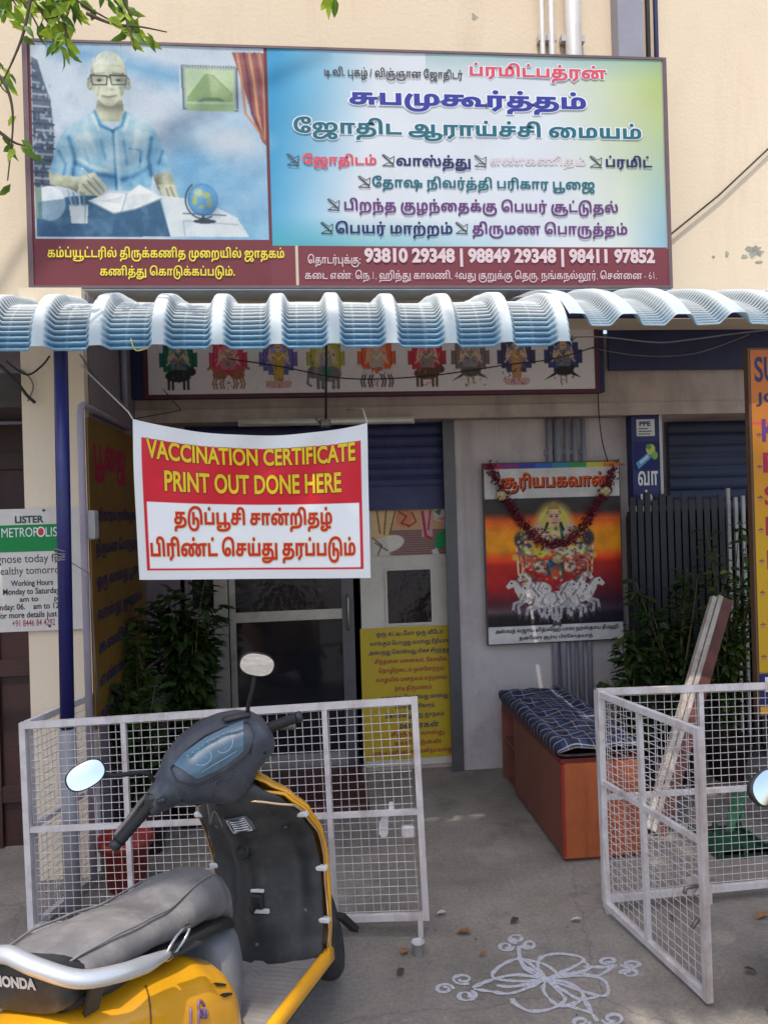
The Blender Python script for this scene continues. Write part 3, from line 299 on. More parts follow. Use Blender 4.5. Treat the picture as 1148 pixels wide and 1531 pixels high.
2,2994,3021,1122,2,103,276,-12,-66,7,-56,21,-32,22,-27,28,-22,35,-16,41,-13,99,13,100,16,44,48,74,31,30,75,47,87,29,95,10,68,-4,58,-12,51,-20,43,-30,25,-25,20,-30,17,-37,13,-46,20,-183,12,-43,24,-31,25,-13,32,-4,29,3,24,11,21,18,15,29,9,40,4,53,-13,96,-37,98,-59,91,126,74,41,-55,34,-57,26,-57,19,-59,11,-61,4,-63,-3,-51,-9,-47,-15,-43,-22,-37,-28,-32,-35,-26,-43,-19,-50,-11,-58,-4,-87,11,-38,14,-33,22,-32,33,-25,43,-18,54,-20,168,-17,54,-36,45,-27,18,-35,10,-44,4,-62,-8,-53,-22,-44,-35,-31,-48,-20,-57,-7,-65,3,-44,8,-35,13,-26,18,-18,22,-10,48,-1,31,17,16,34,2,22,-5,32,-15,25,-24,15,-32,5,-39,-6,-35,-18,-60,-53,-23,96,40,32,45,27,52,19,59,6,50,-5,43,-15,37,-25,28,-35,17,-42,5,-52,-6,-54,-17,-45,-30,-37,-40,-27,-52,-17,16,562,662,-33,5,-26,18,-18,27,-6,33,6,34,18,27,26,17,33,6,33,-6,26,-17,18,-27,6,-34,-6,-33,-18,-27,-26,-18,
2,2993,3021,976,2,84,648,575,56,-5,51,-13,44,-23,38,-31,31,-38,25,-47,17,-53,11,-60,0,-143,-11,-66,-17,-57,-24,-49,-29,-41,-34,-33,-44,-30,-49,-22,-55,-16,-129,-16,-180,-2,-85,-5,-41,-17,-25,-30,-9,-50,3,-42,-149,-7,-6,86,5,43,13,36,21,31,49,37,52,18,75,8,183,1,105,5,45,7,58,17,47,27,36,38,26,53,18,93,-2,132,-14,58,-20,44,-28,30,-32,17,-37,6,-44,-8,-18,-9,-16,-15,-23,-51,-5,-75,0,-308,-152,0,0,303,-4,86,-16,49,-22,20,-32,8,-34,-7,-23,-21,-16,-50,-4,-85,0,-303,-152,0,0,329,7,87,22,63,35,46,29,22,34,16,37,9,39,3,50,-4,40,-10,34,-18,30,-25,27,-34,25,-43,-54,11,55,65,31,24,36,18,43,12,16,487,662,-33,5,-26,18,-18,27,-6,33,6,34,18,27,26,17,33,6,33,-6,26,-17,18,-27,6,-34,-6,-33,-18,-27,-26,-18,
2,2992,3009,1179,2,69,925,336,59,-7,52,-19,42,-34,33,-46,15,-39,9,-45,3,-51,-4,-71,-14,-63,-22,-57,-31,-49,-37,-43,-44,-37,-50,-30,-55,-24,-61,-19,-64,-13,-136,-10,-85,2,-116,17,-104,33,-89,50,-72,66,-54,83,-20,48,-23,108,-3,81,9,102,25,97,37,90,66,118,121,-68,-33,-52,-50,-111,-26,-111,-4,-82,10,-97,12,-45,18,-42,23,-38,30,-35,35,-29,42,-25,48,-21,55,-15,63,-9,96,-3,70,4,63,11,56,18,49,26,41,33,33,41,24,48,14,56,5,63,-3,43,-8,34,-14,26,-19,19,-25,10,-29,4,-28,-3,-55,-28,-30,-24,-6,111,66,36,42,13,10,371,0,0,563,595,0,0,-109,-143,0,0,-454,-152,0,0,454,-147,0,0,-454,
2,2991,3010,1261,4,58,1122,115,43,-13,37,-22,30,-32,19,-41,7,-52,-9,-64,-27,-53,-26,-29,-70,-49,-87,-35,-106,-23,-120,-15,-130,-7,-144,-1,-143,4,-124,13,-93,24,-44,24,-32,29,-19,36,-7,42,5,33,15,31,25,25,36,20,48,13,103,3,88,-11,39,-10,-20,-102,-62,12,-65,6,-52,-7,-12,-9,-4,-13,4,-12,13,-11,56,-17,110,-11,218,-3,105,2,101,9,92,15,78,21,47,22,37,25,22,30,8,36,-5,27,-15,21,-24,13,-60,2,-50,-18,-19,-12,-1,109,60,21,38,6,8,370,0,0,563,152,0,0,-454,286,0,0,454,153,0,0,-563,22,256,-12,-40,3,-34,9,-29,14,-37,37,-23,42,-13,66,-2,45,0,359,152,0,0,-350,4,-61,17,-37,21,-14,29,-4,27,4,23,12,37,45,0,-115,-26,-22,-30,-17,-35,-12,4,808,-139,0,196,153,46,0,-242,
1,3001,1786,2,89,1458,575,57,-5,50,-13,44,-23,38,-31,32,-38,24,-47,18,-53,10,-60,4,-66,-4,-77,-10,-66,-17,-57,-24,-49,-29,-41,-35,-33,-44,-30,-49,-22,-55,-16,-129,-16,-74,-2,-914,0,-85,-5,-41,-17,-25,-30,-9,-50,3,-42,-149,-7,-6,86,5,43,13,36,21,31,49,37,52,18,75,8,51,1,940,0,106,5,45,7,58,17,47,27,36,38,25,53,12,42,9,109,-5,74,-13,58,-21,44,-27,30,-33,17,-36,6,-44,-8,-18,-9,-16,-15,-15,-24,-12,-60,-2,-42,0,-308,-152,0,0,299,-3,89,-16,49,-9,13,-28,14,-36,0,-28,-14,-21,-34,-8,-64,-1,-49,0,-303,-152,0,0,329,7,87,22,63,34,46,30,22,34,16,37,9,39,3,49,-4,41,-10,34,-18,29,-25,53,-77,-55,11,55,65,31,24,36,18,43,12,78,276,-12,-66,7,-56,21,-32,22,-27,28,-22,35,-16,41,-13,99,6,69,15,60,27,54,35,45,43,38,51,29,56,21,61,13,66,5,111,-11,46,-13,75,-39,29,-25,35,-44,24,-49,14,-54,2,-103,-19,-88,-14,-40,209,0,61,-109,-426,0,-5,82,31,81,10,49,3,54,-6,58,-17,49,-27,39,-39,28,-49,18,-59,6,-63,-8,-53,-24,-42,-37,-31,-47,-18,-56,-7,-63,3,-44,8,-35,13,-26,18,-18,22,-10,48,-1,31,17,16,34,2,22,-5,33,-15,24,-24,15,-32,5,-39,-6,-35,-18,-60,-53,-23,96,40,32,45,27,52,19,59,6,50,-5,43,-15,37,-25,28,-35,17,-42,5,-52,-6,-54,-17,-45,-30,-37,-40,-27,-52,-17,
1,2994,1122,1,103,276,-12,-66,7,-56,21,-32,22,-27,28,-22,35,-16,41,-13,99,13,100,16,44,48,74,31,30,75,47,87,29,95,10,68,-4,58,-12,51,-20,43,-30,25,-25,20,-30,17,-37,13,-46,20,-183,12,-43,24,-31,25,-13,32,-4,29,3,24,11,21,18,15,29,9,40,4,53,-13,96,-37,98,-59,91,126,74,41,-55,34,-57,26,-57,19,-59,11,-61,4,-63,-3,-51,-9,-47,-15,-43,-22,-37,-28,-32,-35,-26,-43,-19,-50,-11,-58,-4,-87,11,-38,14,-33,22,-32,33,-25,43,-18,54,-20,168,-17,54,-36,45,-27,18,-35,10,-44,4,-62,-8,-53,-22,-44,-35,-31,-48,-20,-57,-7,-65,3,-44,8,-35,13,-26,18,-18,22,-10,48,-1,31,17,16,34,2,22,-5,32,-15,25,-24,15,-32,5,-39,-6,-35,-18,-60,-53,-23,96,40,32,45,27,52,19,59,6,50,-5,43,-15,37,-25,28,-35,17,-42,5,-52,-6,-54,-17,-45,-30,-37,-40,-27,-52,-17,
2,2993,3009,1286,2,96,648,575,56,-5,51,-13,44,-23,38,-31,31,-38,25,-47,17,-53,11,-60,1,-140,-22,-126,-42,-105,-26,-49,4,-17,-54,-61,-65,-48,-75,-35,-85,-25,-95,-15,-124,-5,-109,8,-49,9,-43,14,-36,18,-30,22,-30,41,-10,52,10,44,11,17,35,23,54,11,48,1,911,0,0,-109,-342,0,-61,11,-496,0,-24,-3,-8,-14,10,-18,31,-14,51,-10,88,-3,151,11,60,13,51,20,46,30,39,38,1,35,23,40,19,47,25,106,8,117,-4,75,-14,58,-20,44,-28,30,-32,17,-37,6,-44,-8,-18,-9,-16,-15,-23,-51,-5,-75,0,-308,-152,0,0,303,-4,86,-16,49,-22,20,-32,8,-34,-7,-23,-21,-16,-50,-4,-84,0,-304,-152,0,0,329,7,87,22,63,35,46,29,22,34,16,38,9,39,3,49,-4,40,-10,34,-18,30,-25,27,-34,25,-43,-54,11,55,65,31,24,36,18,43,12,4,1055,-170,0,733,152,0,0,-733,
2,2969,3021,1188,3,34,78,0,0,563,656,0,0,-109,-208,0,0,-127,59,26,71,10,59,-6,46,-17,34,-27,22,-32,13,-36,2,-67,-16,-50,-11,-19,256,0,0,-109,-688,0,0,109,283,0,19,30,8,44,-5,34,-14,21,-23,12,-50,2,-44,-16,-21,-14,0,-61,-153,0,0,293,-143,0,0,-454,6,884,0,-30,109,102,0,0,454,153,0,0,-563,16,594,662,-33,5,-26,18,-18,27,-6,33,6,34,18,27,26,17,33,6,33,-6,26,-17,18,-27,6,-34,-6,-33,-18,-27,-26,-18,
2,2994,3010,1802,3,40,31,-157,10,44,11,17,35,23,55,11,47,1,1103,0,-1,-109,-529,0,-65,11,-495,0,-25,-3,-8,-14,10,-18,30,-14,53,-10,94,-3,141,9,57,10,90,35,33,25,12,32,23,38,27,77,4,38,150,-1,-16,-82,-34,-78,-5,-26,-33,-36,-81,-61,-101,-44,-121,-27,-139,-9,-77,2,-107,16,-43,13,-37,18,-29,22,-29,42,10,1785,563,0,-109,-138,0,0,-624,-152,0,0,624,-148,0,0,-624,-152,0,0,733,103,276,-12,-66,7,-56,21,-32,22,-27,28,-22,35,-16,41,-13,99,13,100,16,44,48,74,31,30,75,47,87,29,95,10,68,-4,58,-12,51,-20,43,-30,25,-25,20,-30,17,-37,13,-46,20,-183,12,-43,24,-31,25,-13,32,-4,29,3,24,11,21,18,15,29,9,40,4,53,-13,96,-37,98,-59,91,126,74,41,-55,34,-57,26,-57,19,-59,11,-61,4,-63,-3,-51,-9,-47,-15,-43,-22,-37,-28,-32,-35,-26,-43,-19,-50,-11,-58,-4,-87,11,-38,14,-33,22,-32,33,-25,43,-18,54,-20,168,-17,54,-36,45,-27,18,-35,10,-44,4,-62,-8,-53,-22,-44,-35,-31,-48,-20,-57,-7,-65,3,-44,8,-35,13,-26,18,-18,22,-10,48,-1,31,17,16,34,2,22,-5,32,-15,25,-24,15,-32,5,-39,-6,-35,-18,-60,-53,-23,96,40,32,45,27,52,19,59,6,50,-5,43,-15,37,-25,28,-35,17,-42,5,-52,-6,-54,-17,-45,-30,-37,-40,-27,-52,-17,
1,2949,1224,2,95,287,-139,-60,9,-52,14,-45,20,-38,24,-29,29,-29,49,-9,57,3,29,9,27,15,24,39,30,41,13,97,7,774,0,-1,-108,-763,0,-44,-4,-12,-7,-11,-25,12,-33,36,-26,37,-13,51,-8,138,0,58,8,94,30,37,21,32,25,38,42,26,46,11,85,-4,71,-12,50,-21,43,-30,37,-41,27,-63,17,-63,-1,-47,-13,-17,-14,-11,-19,-4,-26,4,-27,13,-21,20,-13,27,-5,24,4,21,12,14,23,5,37,-5,36,-13,33,-40,58,106,18,33,-38,26,-52,11,-70,-10,-64,-33,-53,-26,-21,-33,-15,-40,-9,-49,-3,-50,4,-45,14,-40,22,-31,32,-20,42,-6,50,8,58,24,46,39,35,49,24,59,15,66,5,57,-3,52,-9,46,-15,78,-45,32,-29,48,-68,17,-38,15,-59,5,-84,-8,-97,-25,-54,-33,-48,-43,-43,-50,-37,-58,-31,-65,-24,-72,-18,-77,-11,-84,-4,4,993,-154,0,717,152,0,0,-717,
1,3000,1427,1,127,276,-12,-66,7,-56,21,-32,22,-27,28,-22,35,-16,41,-13,99,13,100,16,44,21,39,57,65,73,47,41,17,65,16,69,6,61,-4,53,-12,45,-19,40,-26,36,-33,32,-40,-64,-12,54,79,33,28,36,21,42,13,46,5,53,-4,41,-11,33,-18,28,-24,26,-36,17,-45,10,-54,3,-136,8,-81,13,-30,32,-29,28,-9,46,2,25,11,20,18,15,29,10,40,3,53,-13,96,-37,98,-59,91,126,74,42,-55,60,-114,18,-59,11,-61,4,-63,-3,-51,-9,-47,-15,-43,-22,-37,-28,-32,-35,-26,-43,-19,-50,-11,-57,-4,-88,11,-38,14,-55,43,-20,26,-30,72,-11,102,-1,95,-8,65,-19,34,-27,14,-36,0,-29,-14,-21,-33,-8,-64,-1,-48,0,-305,-152,0,0,260,-10,93,-13,34,-19,28,-24,20,-29,16,-36,10,-43,3,-63,-8,-53,-22,-43,-35,-32,-48,-19,-57,-7,-65,3,-44,8,-35,13,-26,18,-18,22,-10,48,-1,31,17,16,34,2,22,-5,32,-15,25,-24,15,-32,5,-39,-6,-35,-18,-60,-53,-23,96,40,32,45,27,52,19,59,6,50,-5,43,-15,37,-25,28,-35,17,-42,5,-52,-6,-54,-17,-45,-30,-37,-40,-27,-52,-17,
2,2980,3008,917,2,85,295,-12,-71,5,-62,15,-51,26,-39,35,-24,43,-8,53,9,52,24,44,26,25,35,21,43,18,116,20,241,3,124,-11,55,-13,47,-20,41,-26,33,-33,25,-41,15,-49,5,-58,-7,-64,-22,-53,-49,-58,-69,-45,-95,-30,-126,-15,-157,-2,-85,-5,-42,-17,-25,-30,-9,-50,3,-42,-149,-7,-6,86,5,43,13,36,22,31,48,37,52,18,75,8,144,1,141,6,91,20,31,16,26,21,30,46,10,61,-5,39,-13,31,-21,24,-59,30,-70,11,-215,1,-67,-3,-52,-15,-28,-24,-9,-34,8,-32,23,-23,37,-13,47,-4,36,3,30,9,24,16,19,27,11,37,3,49,0,216,-149,0,0,-152,-137,-16,0,277,624,0,0,-109,-189,0,0,-213,-4,-63,-10,-48,-17,-38,-23,-31,-41,-34,-53,-23,-62,-12,48,718,851,66,-4,53,-14,39,-22,36,-45,12,-56,-11,-55,-31,-41,-50,-26,-71,-9,-73,9,-50,26,-29,41,-9,53,4,32,14,34,21,33,27,28,84,-27,-33,-45,-11,-23,-2,-42,11,-22,24,-11,38,2,15,10,8,14,3,18,-6,23,-17,14,-57,9,-38,-2,-44,-9,-38,-17,-30,-28,-20,-36,-5,-67,19,-60,-120,-20,-18,52,-7,61,5,39,12,39,21,38,31,34,40,30,51,22,62,15,
1,2962,1130,2,125,874,46,-55,5,-47,14,-38,23,-27,31,-17,38,-5,59,7,38,7,18,16,-1,-40,-27,-25,-33,-13,-36,-4,-35,4,-40,13,-35,21,-28,47,-33,46,-15,69,-7,161,-1,0,-109,-182,1,-69,9,-78,21,-40,18,-34,22,-40,39,-28,46,-16,50,-5,53,6,53,17,50,28,45,39,40,68,43,42,17,124,-51,-15,-45,-6,-49,4,-31,11,-27,22,-19,35,-6,25,3,18,11,13,15,11,40,-4,64,-15,40,-26,35,-36,31,-44,25,-53,21,-61,15,-67,9,-136,1,-112,-13,-96,-25,-39,-17,-49,-31,-32,-38,-5,-62,2,-43,20,-47,16,-15,22,-9,26,-3,31,5,23,14,14,23,5,30,-5,28,-14,21,-23,14,-30,4,-30,-3,-54,-28,-25,-22,5,94,27,20,67,28,42,4,46,-5,41,-14,35,-23,26,-31,17,-40,6,-48,-7,-56,-19,-45,-31,-33,-41,-23,-50,-14,-55,-4,-61,6,-53,20,-44,31,-33,43,-21,52,-6,61,5,55,16,49,26,42,34,37,79,55,93,36,102,22,105,10,134,-1,79,-7,76,-13,71,-19,66,-29,60,-39,31,-26,48,-65,22,-59,8,-69,-11,-70,-15,-34,-22,-31,-29,-27,-38,-20,-47,-13,29,473,-321,-65,5,-58,15,-48,25,-37,35,-23,46,-8,56,4,41,26,81,23,40,125,-52,-25,-47,-9,-48,3,-26,9,-22,14,-17,19,-13,24,-8,61,0,53,19,48,43,54,71,12,11,145,-25,-41,-58,-29,-47,-37,-41,-62,-44,-78,-30,
2,2997,3008,1146,2,80,276,-12,-66,7,-56,21,-32,22,-27,28,-22,35,-16,41,-13,99,6,69,15,60,27,54,35,45,43,38,51,29,56,21,61,13,66,5,111,-11,46,-13,75,-39,29,-25,35,-44,24,-49,14,-54,2,-103,-19,-88,-14,-40,208,0,0,454,152,0,0,-563,-516,0,-5,82,31,81,10,49,3,54,-6,58,-17,49,-27,39,-39,28,-49,18,-59,6,-63,-8,-53,-24,-42,-37,-31,-47,-18,-56,-7,-63,3,-44,8,-35,13,-26,18,-18,22,-10,48,-1,31,17,16,34,2,22,-5,33,-15,24,-24,15,-32,5,-39,-6,-35,-18,-60,-53,-23,96,40,32,45,27,52,19,59,6,50,-5,43,-15,37,-25,28,-35,17,-42,5,-52,-6,-54,-17,-45,-30,-37,-40,-27,-52,-17,57,949,851,67,-4,52,-14,39,-22,36,-45,12,-56,-10,-55,-31,-41,-51,-26,-70,-9,-74,9,-50,26,-28,41,-9,53,4,32,13,34,21,33,27,28,85,-27,-34,-45,-11,-23,-2,-42,11,-22,24,-11,39,2,15,10,8,14,3,18,-6,23,-17,14,-58,9,-38,-2,-43,-9,-38,-18,-30,-27,-20,-37,-7,-45,11,-53,13,-22,38,-32,50,-22,27,-7,0,-115,-109,33,-45,24,-38,29,-31,34,-22,38,-13,45,-5,49,4,43,13,42,21,40,30,35,41,30,50,23,63,15,
2,2996,3009,1232,4,55,975,-30,35,-8,30,-16,24,-23,15,-30,5,-38,-7,-43,-18,-35,-30,-29,-37,-22,-44,-18,-101,-20,-104,-8,-82,-1,-130,6,-120,20,-108,35,-48,24,-44,29,-40,34,-34,39,-29,44,-23,49,-17,55,-10,62,-4,80,9,115,27,101,37,90,64,112,121,-67,-45,-77,-40,-97,-25,-116,-3,-74,10,-103,13,-43,40,-72,56,-54,71,-38,83,-24,95,-14,177,-4,82,6,69,13,26,11,17,13,5,18,-3,13,-20,13,-39,0,-63,-20,-24,82,69,24,38,7,4,705,-156,0,203,148,0,0,-203,30,918,575,58,-5,51,-13,43,-22,35,-30,29,-36,22,-43,15,-48,13,-108,-5,-70,-13,-57,-23,-47,-34,-36,-28,-21,-70,-26,-97,-12,-64,-1,-479,0,0,563,153,0,0,-454,181,0,0,246,4,56,10,45,17,36,23,30,30,22,37,17,43,10,16,915,465,-24,-9,-21,-23,-11,-49,-2,-43,0,-232,83,4,36,11,26,21,17,30,9,42,4,53,-10,100,-13,39,-20,31,-27,19,
2,2992,3008,748,2,12,313,-213,-96,89,167,157,0,421,-154,0,0,-454,-152,0,0,563,601,0,0,-109,-142,0,0,-454,49,550,851,67,-4,53,-14,39,-22,36,-45,12,-56,-11,-55,-31,-41,-51,-26,-70,-9,-73,9,-50,26,-29,41,-9,53,4,32,14,34,21,33,27,28,84,-27,-34,-45,-11,-23,-2,-42,12,-22,24,-11,38,2,15,10,8,14,3,18,-6,23,-17,14,-58,9,-38,-2,-43,-9,-38,-17,-30,-28,-20,-36,-7,-43,6,-45,14,-39,-120,-20,-18,52,-6,61,4,39,13,39,21,38,30,34,41,30,51,22,62,15,
2,2995,3021,1180,3,62,276,-12,-66,7,-56,21,-32,22,-27,28,-22,35,-16,41,-13,100,3,52,25,91,46,74,63,56,77,38,64,16,68,6,96,-11,42,-12,79,-41,41,-28,-62,-119,-38,39,-44,32,-54,22,-64,7,-58,-7,-49,-22,-42,-35,-31,-46,-20,-58,-7,-67,3,-44,8,-35,13,-26,18,-18,22,-11,47,-1,31,18,11,14,8,42,-5,33,-16,24,-24,15,-31,5,-39,-6,-35,-18,-60,-53,-23,96,40,32,45,27,52,19,59,6,50,-5,43,-15,37,-25,28,-35,17,-42,5,-52,-6,-54,-17,-45,-29,-37,-40,-27,-52,-17,12,570,0,0,455,20,23,1,85,572,0,0,-109,-142,0,0,-454,-152,0,0,454,-147,0,0,-454,16,590,662,-33,5,-26,18,-18,27,-6,33,6,34,18,27,26,17,33,6,33,-6,27,-17,17,-27,6,-34,-6,-33,-17,-27,-27,-18]

GL = {}
_q = iter(GLYPH_NUMBERS)
for _n in _q:
    _key = ''.join(chr(next(_q)) for _i in range(_n)); _adv = next(_q) / 1000; _cs = []
    for _i in range(next(_q)):
        _x = _y = 0; _c = []
        for _j in range(next(_q)):
            _x += next(_q); _y += next(_q); _c.append((_x / 1000, _y / 1000))
        _cs.append(_c)
    GL[_key] = (_adv, _cs)

def curve_to_mesh(cu):
    o = bpy.data.objects.new('tmp', cu); COL.objects.link(o)
    dg = bpy.context.evaluated_depsgraph_get(); me = bpy.data.meshes.new_from_object(o.evaluated_get(dg))
    vs = [(p.co.x, p.co.y, 0) for p in me.vertices]; fs = [tuple(p.vertices) for p in me.polygons]
    bpy.data.objects.remove(o); bpy.data.curves.remove(cu); bpy.data.meshes.remove(me)
    return vs, fs

def tamil_order(s):
    out = ''
    for ch in s:
        if ch in 'ெேை': out = out[:-1] + ch + out[-1]
        elif ch == 'ொ': out = out[:-1] + 'ெ' + out[-1] + 'ா'
        elif ch == 'ோ': out = out[:-1] + 'ே' + out[-1] + 'ா'
        else: out += ch
    return out

_cache = {}
def glyph_mesh(key, off):
    if (key, off) in _cache: return _cache[key, off]
    cs = []
    for c in GL[key][1]:
        n = len(c); q = []
        for i in range(n):
            a, p, b = Vector(c[i - 1]), Vector(c[i]), Vector(c[(i + 1) % n])
            d1 = (p - a).normalized(); d2 = (b - p).normalized(); m = Vector((-d1.y - d2.y, d1.x + d2.x))
            m = m.normalized() if m.length > 1e-6 else Vector((-d1.y, d1.x))
            k = 1.0 / max(0.5, m.dot(Vector((-d1.y, d1.x))))
            q.append(p + m * off * k)
        cs.append(q)
    pts = []; ed = []
    for c in cs:
        k = len(pts); n = len(c); pts += c; ed += [(k + i, k + (i + 1) % n) for i in range(n)]
    if not pts:
        _cache[key, off] = ([], []); return _cache[key, off]
    v2, _e, tris, *_r = delaunay_2d_cdt(pts, ed, [], 0, 1e-6)
    keep = []
    for t in tris:
        x = sum(v2[i].x for i in t) / len(t); y = sum(v2[i].y for i in t) / len(t); wn = 0
        for c in cs:
            for (xa, ya), (xb, yb) in zip(c, c[1:] + c[:1]):
                if ya <= y < yb and (xb - xa) * (y - ya) - (x - xa) * (yb - ya) > 0: wn += 1
                elif yb <= y < ya and (xb - xa) * (y - ya) - (x - xa) * (yb - ya) < 0: wn -= 1
        if wn: keep.append(tuple(t))
    _cache[key, off] = ([(v.x, v.y, 0) for v in v2], keep)
    return _cache[key, off]

def latin_mesh(s, off):
    if ('L' + s, off) in _cache: return _cache['L' + s, off]
    cu = bpy.data.curves.new('t', 'FONT'); cu.body = s; cu.offset = off; cu.resolution_u = 4
    _cache['L' + s, off] = curve_to_mesh(cu)
    return _cache['L' + s, off]

def text2d(s, off=0.0, boff=0.02):
    """one line of lettering as a flat 2-D mesh, Tamil and Latin mixed"""
    vs = []; fs = []; x = 0.0; r = tamil_order(s); i = 0
    def put(m, dx):
        k = len(vs); vs.extend((a + dx, b, c) for a, b, c in m[0]); fs.extend(tuple(q + k for q in f) for f in m[1])
    while i < len(r):
        for n in (3, 2, 1):
            k = r[i:i + n]
            if len(k) == n and k in GL:
                put(glyph_mesh(k, off), x); x += GL[k][0]; i += n; break
        else:
            j = i
            while j < len(r) and r[j] not in GL: j += 1
            run = r[i:j]; lead = len(run) - len(run.lstrip()); core = run.strip()
            x += 0.26 * lead
            if core:
                m = latin_mesh(core, off + boff); put(m, x); x += max(p[0] for p in m[0]) + 0.06
            x += 0.26 * (len(run) - lead - len(core)); i = j
    return vs, fs

def letter(s, box, surf, m, parent, off=0.0, lift=0.0012, boff=0.02, name='lettering', ref=None):
    """lettering fitted to box (u0, v0, u1, v1) of a surface surf(u, v, lift)"""
    vs, fs = text2d(s, off, boff)
    rv = text2d(s, 0.0, boff)[0] if ref is None else ref
    x0 = min(p[0] for p in rv); x1 = max(p[0] for p in rv); y0 = min(p[1] for p in rv); y1 = max(p[1] for p in rv)
    u0, v0, u1, v1 = box; b = MB()
    b.add([surf(u0 + (x - x0) / (x1 - x0) * (u1 - u0), v0 + (y - y0) / (y1 - y0) * (v1 - v0), lift + 0.00025 * n) for x, y, n in vs], fs)
    return b.build(name, m, parent)

def pix_letter(s, px, Y, m, parent, **kw):
    """lettering on the plane Y = const, box given by photograph pixels x0, y0, x1, y1"""
    x0, y0, x1, y1 = px; ym = (y0 + y1) / 2; xm = (x0 + x1) / 2
    bx = (PY(x0, ym, Y).x, PY(xm, y1, Y).z, PY(x1, ym, Y).x, PY(xm, y0, Y).z)
    return letter(s, bx, lambda u, v, l: Vector((u, Y - l, v)), m, parent, **kw)

